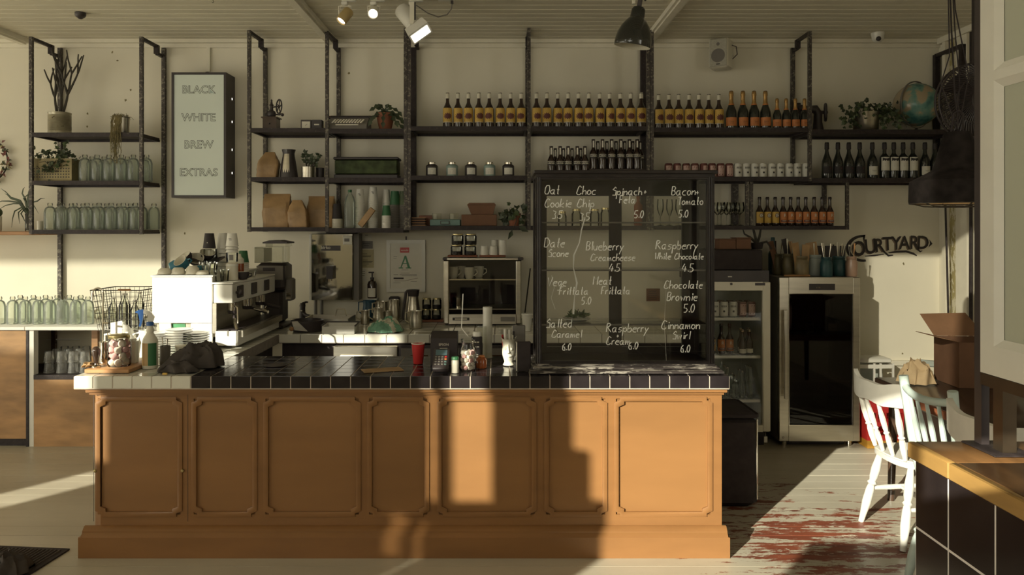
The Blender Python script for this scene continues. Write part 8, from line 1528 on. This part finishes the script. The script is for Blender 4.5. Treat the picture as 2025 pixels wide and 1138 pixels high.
for k in range(40):
    f0 = 0.03 + k * 0.0215; a = (c1[0] + u_[0] * f0 + v_[0] * .03, c1[1] + u_[1] * f0 + v_[1] * .03); e = (c1[0] + u_[0] * f0 + v_[0] * .57, c1[1] + u_[1] * f0 + v_[1] * .57)
    b.tube([(a[0], a[1], 0.009), (e[0], e[1], 0.009)], 0.006, 5)
b.build('ribs', t)
heap('dark_bag', 'dark slumped fabric bag on the door mat at the frame edge', 'bag', (PX(6, 3.68), 3.70, 0.016), 0.10, 0.11, 0.13, lambda u, v: 'cloth', 77, folds=6, n=24)
# ------------------------------------------------------------ hung from the ceiling and high on the wall
t = thing('smoke_detector', 'small black smoke detector on the ceiling above the left shelving', 'detector', (PX(159, 5.62), 5.62, CEIL - 0.001)); MB().m('black').lathe([(0, 0), (0.038, 0), (0.038, -0.02), (0.030, -0.032), (0.012, -0.045), (0, -0.048)], n=20).build('body', t)
t = thing('ceiling_hook', 'tiny bent hook in the ceiling above the lightbox', 'hook', (PX(421, 5.25), 5.25, CEIL - 0.001)); MB().m('steel').tube([(0, 0, 0), (0, 0, -0.02), (0.006, 0, -0.03), (0, 0, -0.036), (-0.006, 0, -0.03)], 0.002, 6).build('hook', t)
t = thing('lighting_track', 'white ceiling lighting track above the middle shelves', 'track', (0, 5.17, 0)); MB().m('trim').box(-1.25, 0.6, -0.018, 0.018, CEIL - 0.025, CEIL - 0.001).build('rail', t)
def adapter(t, x, m='white'):
    b = MB().m(m); b.bbox(-0.02, 0.075, -0.016, 0.016, -0.028, -0.001, 0.004); b.bbox(-0.022, 0.018, -0.018, 0.018, -0.052, -0.0285, 0.004); b.build('adapter', t)
M['beige'] = mat('yellowed_beige_metal', (0.45, 0.33, 0.14), 0.45, var=0.1)
for i, (px, ax, lb) in enumerate(((682, Vector((-0.45, -0.35, -0.75)), 'beige track spotlight with lattice arms, glowing, pointing down to the left'), (739, Vector((0.03, -0.85, -0.55)), 'round track spotlight glowing straight at the viewer'))):
    t = thing('track_spotlight', lb, 'spotlight', (PX(px, 5.17), 5.17, CEIL - 0.026)); adapter(t, 0)
    ax = ax.normalized(); c = Vector((0.0, 0, -0.125 if i == 0 else -0.095)); mx = at(*c) @ ax.to_track_quat('Z', 'Y').to_matrix().to_4x4()
    b = MB().m('beige' if i == 0 else 'cream'); b.lathe([(0, -0.055), (0.030, -0.055), (0.037, -0.045), (0.037, 0.045), (0.033, 0.05), (0.030, 0.042)], n=22, mx=mx); b.build('lamp_can', t); MB().m('lampon').lathe([(0, 0.041), (0.0298, 0.041)], n=22, mx=mx).build('lamp_face', t)
    b = MB().m('trim')
    for s_ in (-1, 1):
        b.tube([(s_ * 0.02, 0, -0.053), (s_ * 0.042, 0, -0.058), (s_ * 0.041, 0, c.z - 0.0)], 0.003, 6); b.tube([(s_ * 0.030, 0, -0.058), (s_ * 0.041, 0, c.z)], 0.002, 5)
    b.tube([(-0.042, 0, -0.058), (0.042, 0, -0.058)], 0.003, 6); b.tube([c - ax * 0.05, (0.0, 0.02, -0.07), (0.0, 0.0, -0.053)], 0.003, 6); b.build('yoke', t)
    ld = bpy.data.lights.new('spot_beam', 'SPOT'); lo = bpy.data.objects.new('spot_beam', ld); C.objects.link(lo); ld.energy = 5; ld.spot_size = 1.3; ld.spot_blend = 0.8; ld.color = (1, 0.86, 0.62); ld.shadow_soft_size = 0.03; lo.location = Vector((PX(px, 5.17), 5.17, CEIL - 0.026)) + c + ax * 0.055; lo.rotation_euler = ax.to_track_quat('-Z', 'Y').to_euler()
t = thing('wall_washer', 'large white angled projector lamp with a bright rectangular front on the track', 'spotlight', (PX(815, 5.17), 5.17, CEIL - 0.026)); adapter(t, 0)
ax = Vector((0.46, -0.35, -0.78)).normalized(); q_ = ax.to_track_quat('Z', 'Y').to_matrix().to_4x4()
mx = at(0.0, 0, -0.17) @ Matrix.Rotation(-0.62, 4, 'Y') @ Matrix.Rotation(-0.45, 4, 'X')
b = MB().m('white'); b.xf(mx); b.lathe([(0, 0.14), (0.055, 0.14), (0.058, 0.13), (0.052, -0.02), (0.06, -0.03), (0.062, -0.055), (0, -0.055)], n=26); b.build('lamp_tube', t)
b = MB().m('white'); b.xf(mx); b.prism([(-0.07, -0.0555), (0.07, -0.0555), (0.078, -0.12), (-0.078, -0.12)], -0.055, 0.055, XZ); b.build('lamp_head', t); b = MB().m('lampon'); b.xf(mx); b.box(-0.066, 0.066, -0.038, 0.038, -0.1235, -0.1205); b.build('lamp_face', t)
b = MB().m('trim'); b.box(-0.008, 0.022, -0.075, -0.068, -0.20, -0.053); b.m('black'); b.box(0.022, 0.032, -0.076, -0.066, -0.17, -0.053); b.m('trim'); b.lathe([(0, 0), (0.014, 0), (0.014, 0.006), (0, 0.006)], (0.008, -0.083, -0.185), 14, FRONT); b.box(-0.01, 0.024, -0.0679, 0.0, -0.0605, -0.053); b.build('bracket_arm', t)
t = thing('track_feed', 'white end feed of the track with a looping cable', 'cable', (PX(893, 5.17), 5.17, CEIL - 0.026)); MB().m('white').bbox(-0.09, 0.02, -0.016, 0.016, -0.02, -0.001, 0.003).build('feed_box', t); MB().m('black').box(-0.006, 0.012, -0.008, 0.008, -0.042, -0.0205).build('plug', t); MB().m('greyplastic').tube([(0.003, 0, -0.043), (0.0, 0, -0.075), (-0.03, 0, -0.115), (-0.09, 0, -0.13), (-0.16, 0, -0.105), (-0.235, -0.03, -0.06)], 0.004, 6).build('cable', t)
# black shaded lamp
t = thing('ceiling_lamp', 'glossy black dome lamp hanging over the display case', 'lamp', (PX(1250, 4.45), 4.45, 0)); M['lampblack'] = mat('glossy_black_enamel', (0.020, 0.021, 0.018), 0.12, coat=0.4, var=0.1); M['lampin'] = mat('lamp_inner_white', (0.6, 0.56, 0.44), 0.6)
zb_ = PZ(92, 4.45); mx = at(0, 0, zb_) @ Matrix.Rotation(0.16, 4, 'Y') @ Matrix.Rotation(0.10, 4, 'X')
b = MB().m('lampblack'); pr = [(0.104, 0.0), (0.106, 0.004), (0.105, 0.035), (0.098, 0.075), (0.082, 0.115), (0.058, 0.148), (0.042, 0.165), (0.040, 0.21), (0.030, 0.225), (0, 0.23)]; b.lathe(pr, n=32, mx=mx); b.m('lampin'); b.lathe([(0.1035, 0.0), (0.102, 0.034), (0.095, 0.073), (0.079, 0.112), (0.05, 0.145), (0, 0.15)], n=32, mx=mx); b.build('shade', t); MB().m('cream').sphere((0, 0, zb_ + 0.075), 0.032).build('bulb', t)
b = MB().m('black'); b.xf(mx); b.tube([(0, 0, 0.2305), (0, 0, 0.30)], 0.014, 10); b.xf(); top_ = mx @ Vector((0, 0, 0.29)); b.tube([top_, (top_.x + 0.01, 0.02, top_.z + 0.12), (0.03, 0.05, CEIL - 0.002)], 0.010, 8); b.tube([(top_.x + 0.03, 0, top_.z - 0.02), (top_.x + 0.055, 0.02, top_.z + 0.1), (0.06, 0.05, CEIL - 0.002)], 0.006, 8); b.build('stem', t); MB().m('cream').box(top_.x - 0.045, top_.x - 0.03, -0.012, 0.012, top_.z - 0.04, top_.z + 0.06).build('switch_box', t)
# loudspeaker
t = thing('wall_speaker', 'cream wall loudspeaker turned to the left under the cornice', 'speaker', (PX(1424, 6.32), 6.30, PZ(137, 6.3)), -0.55); H_ = PZ(78, 6.3) - PZ(137, 6.3)
b = MB().m('cream'); b.bbox(-0.078, 0.078, -0.075, 0.085, 0, H_, 0.012); b.build('cabinet', t); M['grill'] = mat('speaker_grille', (0.40, 0.38, 0.31), 0.8, var=0.1, scale=60); b = MB().m('grill'); b.bbox(-0.070, 0.070, -0.082, -0.0755, 0.012, H_ - 0.012, 0.002); b.build('grille', t)
b = MB().m('greyplastic'); b.lathe([(0, 0), (0.056, 0)], (0.0, -0.0826, H_ * .40), 26, FRONT); b.lathe([(0, 0), (0.014, 0)], (0, -0.0826, H_ * .78), 16, FRONT); b.build('cone', t); MB().m('ink').box(-0.015, 0.015, -0.0832, -0.0827, 0.024, 0.032).build('badge', t); MB().m('steel').tube([(0.0, 0.086, H_ / 2), (0.07, 0.11, H_ / 2)], 0.01, 8).build('wall_bracket', t); MB().m('black').tube([(0.079, 0.04, H_ * .8), (0.11, 0.06, H_ * .75), (0.115, 0.07, H_ * .5), (0.079, 0.06, H_ * .35)], 0.004, 6).build('cable', t)
t = thing('dome_camera', 'small white dome security camera under the ceiling by the right corner', 'camera', (PX(1742, 6.15), 6.2, CEIL - 0.001)); MB().m('white').lathe([(0, 0), (0.052, 0), (0.052, -0.016), (0.046, -0.03), (0.046, -0.05), (0.030, -0.07), (0, -0.078)], n=24).build('body', t); MB().m('black').sphere((-0.012, -0.036, -0.055), 0.02).build('lens', t)
# caged pendant over the table
dp = 4.0; xp = PX(1893, dp); t = thing('pendant_lamp', 'large rusty black pendant lamp with a wire cage hanging over the table', 'pendant lamp', (xp, dp, 0)); zr_ = PZ(400, dp); Zs = lambda py: PZ(py, dp)
M['rust'] = mat('dark_rusted_metal', (0.021, 0.017, 0.016), 0.9, var=0.4, scale=20, spec=0.15); Rr = 85 * dp / F
b = MB().m('rust'); b.lathe([(Rr, Zs(402)), (Rr * 1.01, Zs(398)), (Rr, Zs(363)), (Rr * 0.98, Zs(358)), (Rr * 0.55, Zs(338)), (Rr * 0.50, Zs(333)), (Rr * 0.30, Zs(268)), (Rr * 0.26, Zs(262)), (0, Zs(260))], n=36); b.build('shade', t); M['bulbon'] = mat('lit_warm_bulb', (1.0, 0.72, 0.38), 0.5, emit=7.0, var=0.0); M['lampinw'] = mat('lamp_inner_enamel', (0.45, 0.36, 0.22), 0.6, var=0.2); b = MB().m('lampinw'); b.lathe([(Rr * .985, Zs(402)), (Rr * .98, Zs(365)), (Rr * 0.5, Zs(342)), (0, Zs(340))], n=36); b.build('inner_reflector', t)
b = MB().m('stem'); 
for k in range(6): a = k * PI / 3 + 0.3; b.tube([(math.cos(a) * Rr * .99, math.sin(a) * Rr * .99, Zs(401)), (math.cos(a) * Rr * .70, math.sin(a) * Rr * .70, Zs(408)), (math.cos(a) * Rr * .45, math.sin(a) * Rr * .45, Zs(409)), (math.cos(a) * Rr * .15, math.sin(a) * Rr * .15, Zs(410)), (0, 0, Zs(410))], 0.0035, 6)
for r_ in (.45, .99): b.tube(arc((0, 0, Zs(409) if r_ < .9 else Zs(402.5)), Rr * r_, 0, 2 * PI, 28, 'xy'), 0.0035, 6, caps=False)
b.build('wire_cage', t); MB().m('bulbon').sphere((0, 0, Zs(372)), 0.04).build('bulb', t)
b = MB().m('matblack')
b.tube([(0, 0, Zs(260)), (0, 0, Zs(225)), (-0.012, 0, Zs(190)), (-0.03, 0, Zs(60)), (-0.05, 0, CEIL - 0.002)], 0.0042, 8); b.tube([(0.0, 0, Zs(258)), (0.012, 0, Zs(160)), (-0.01, 0, Zs(70)), (-0.045, 0, CEIL - 0.002)], 0.0032, 8); b.tube([(0.0, 0, Zs(258)), (-0.02, 0, Zs(240)), (0.02, 0, Zs(228)), (0.06, 0.0, Zs(150)), (-0.01, 0, Zs(20)), (-0.04, 0, CEIL - 0.002)], 0.0032, 8); b.tube([(0, 0, Zs(258)), (-0.085, 0, Zs(165)), (-0.04, 0, Zs(110)), (-0.055, 0, CEIL - 0.002)], 0.0032, 8); b.tube([(-0.03, 0, Zs(262)), (-0.02, 0, Zs(225)), (0.005, 0, Zs(218)), (0.03, 0, Zs(225)), (0.03, 0, Zs(262))], 0.006, 8); b.build('cords', t)
# industrial fan
dfan = 4.75; t = thing('industrial_fan', 'large black caged fan on a pole in the right corner behind the pendant', 'fan', (PX(1929, dfan), dfan, PZ(202, dfan))); Rf = 76 * dfan / F
b = MB().m('black')
for (y_, k) in ((-0.07, 1.0), (0.07, 1.0)):
    b.tube(arc((0, y_ * 0.3, 0), Rf, 0, 2 * PI, 40), 0.007, 6, caps=False)
for side, y_ in ((0, -0.075), (1, 0.075)):
    for k in range(72):
        a = 2 * PI * k / 72; sw_ = 0.55
        b.tube([(math.cos(a) * Rf * .28, y_, math.sin(a) * Rf * .28), (math.cos(a + sw_ * .5) * Rf * .68, y_ * .85, math.sin(a + sw_ * .5) * Rf * .68), (math.cos(a + sw_) * Rf, y_ * .3, math.sin(a + sw_) * Rf)], 0.0032, 4)
    for r_ in (.28, .64): b.tube(arc((0, y_ * (1 if r_ < .5 else .87), 0), Rf * r_, 0, 2 * PI, 32), 0.004, 6, caps=False)
b.build('cage', t)
for k in range(3):
    b = MB().m('matblack'); a = k * 2 * PI / 3 + 0.1; P3 = []
    for i in range(7):
        u = i / 6; r_ = Rf * (0.18 + 0.70 * u); wd_ = 0.45 + 0.25 * u
        P3.append([b.v((math.cos(a + s_ * wd_ / 2 + .3 * u) * r_, s_ * 0.028, math.sin(a + s_ * wd_ / 2 + .3 * u) * r_)) for s_ in (-1, -.33, .33, 1)])
    for p, q in zip(P3, P3[1:]):
        for j in range(3): b.f([p[j], p[j + 1], q[j + 1], q[j]])
    b.build('blade', t, solid=0.003)
b = MB().m('black'); b.lathe([(0, -0.06), (Rf * .26, -0.05), (Rf * .28, 0.05), (Rf * .26, 0.16), (0, 0.19)], (0, 0.0, 0), 24, Matrix.Rotation(-PI / 2, 4, 'X')); b.build('motor', t); MB().m('white').lathe([(0, 0), (0.04, 0), (0.04, 0.004), (0, 0.008)], (0.012, -0.078, 0.0), 20, FRONT).build('badge', t)
b = MB().m('black'); b.box(0.13, 0.18, 0.20, 0.25, -0.3, CEIL - PZ(202, dfan) - 0.002); b.box(-0.02, 0.1295, 0.20, 0.24, -0.03, 0.03); b.box(-0.02, 0.02, 0.15, 0.1995, -0.03, 0.03); b.build('mounting_pole', t)
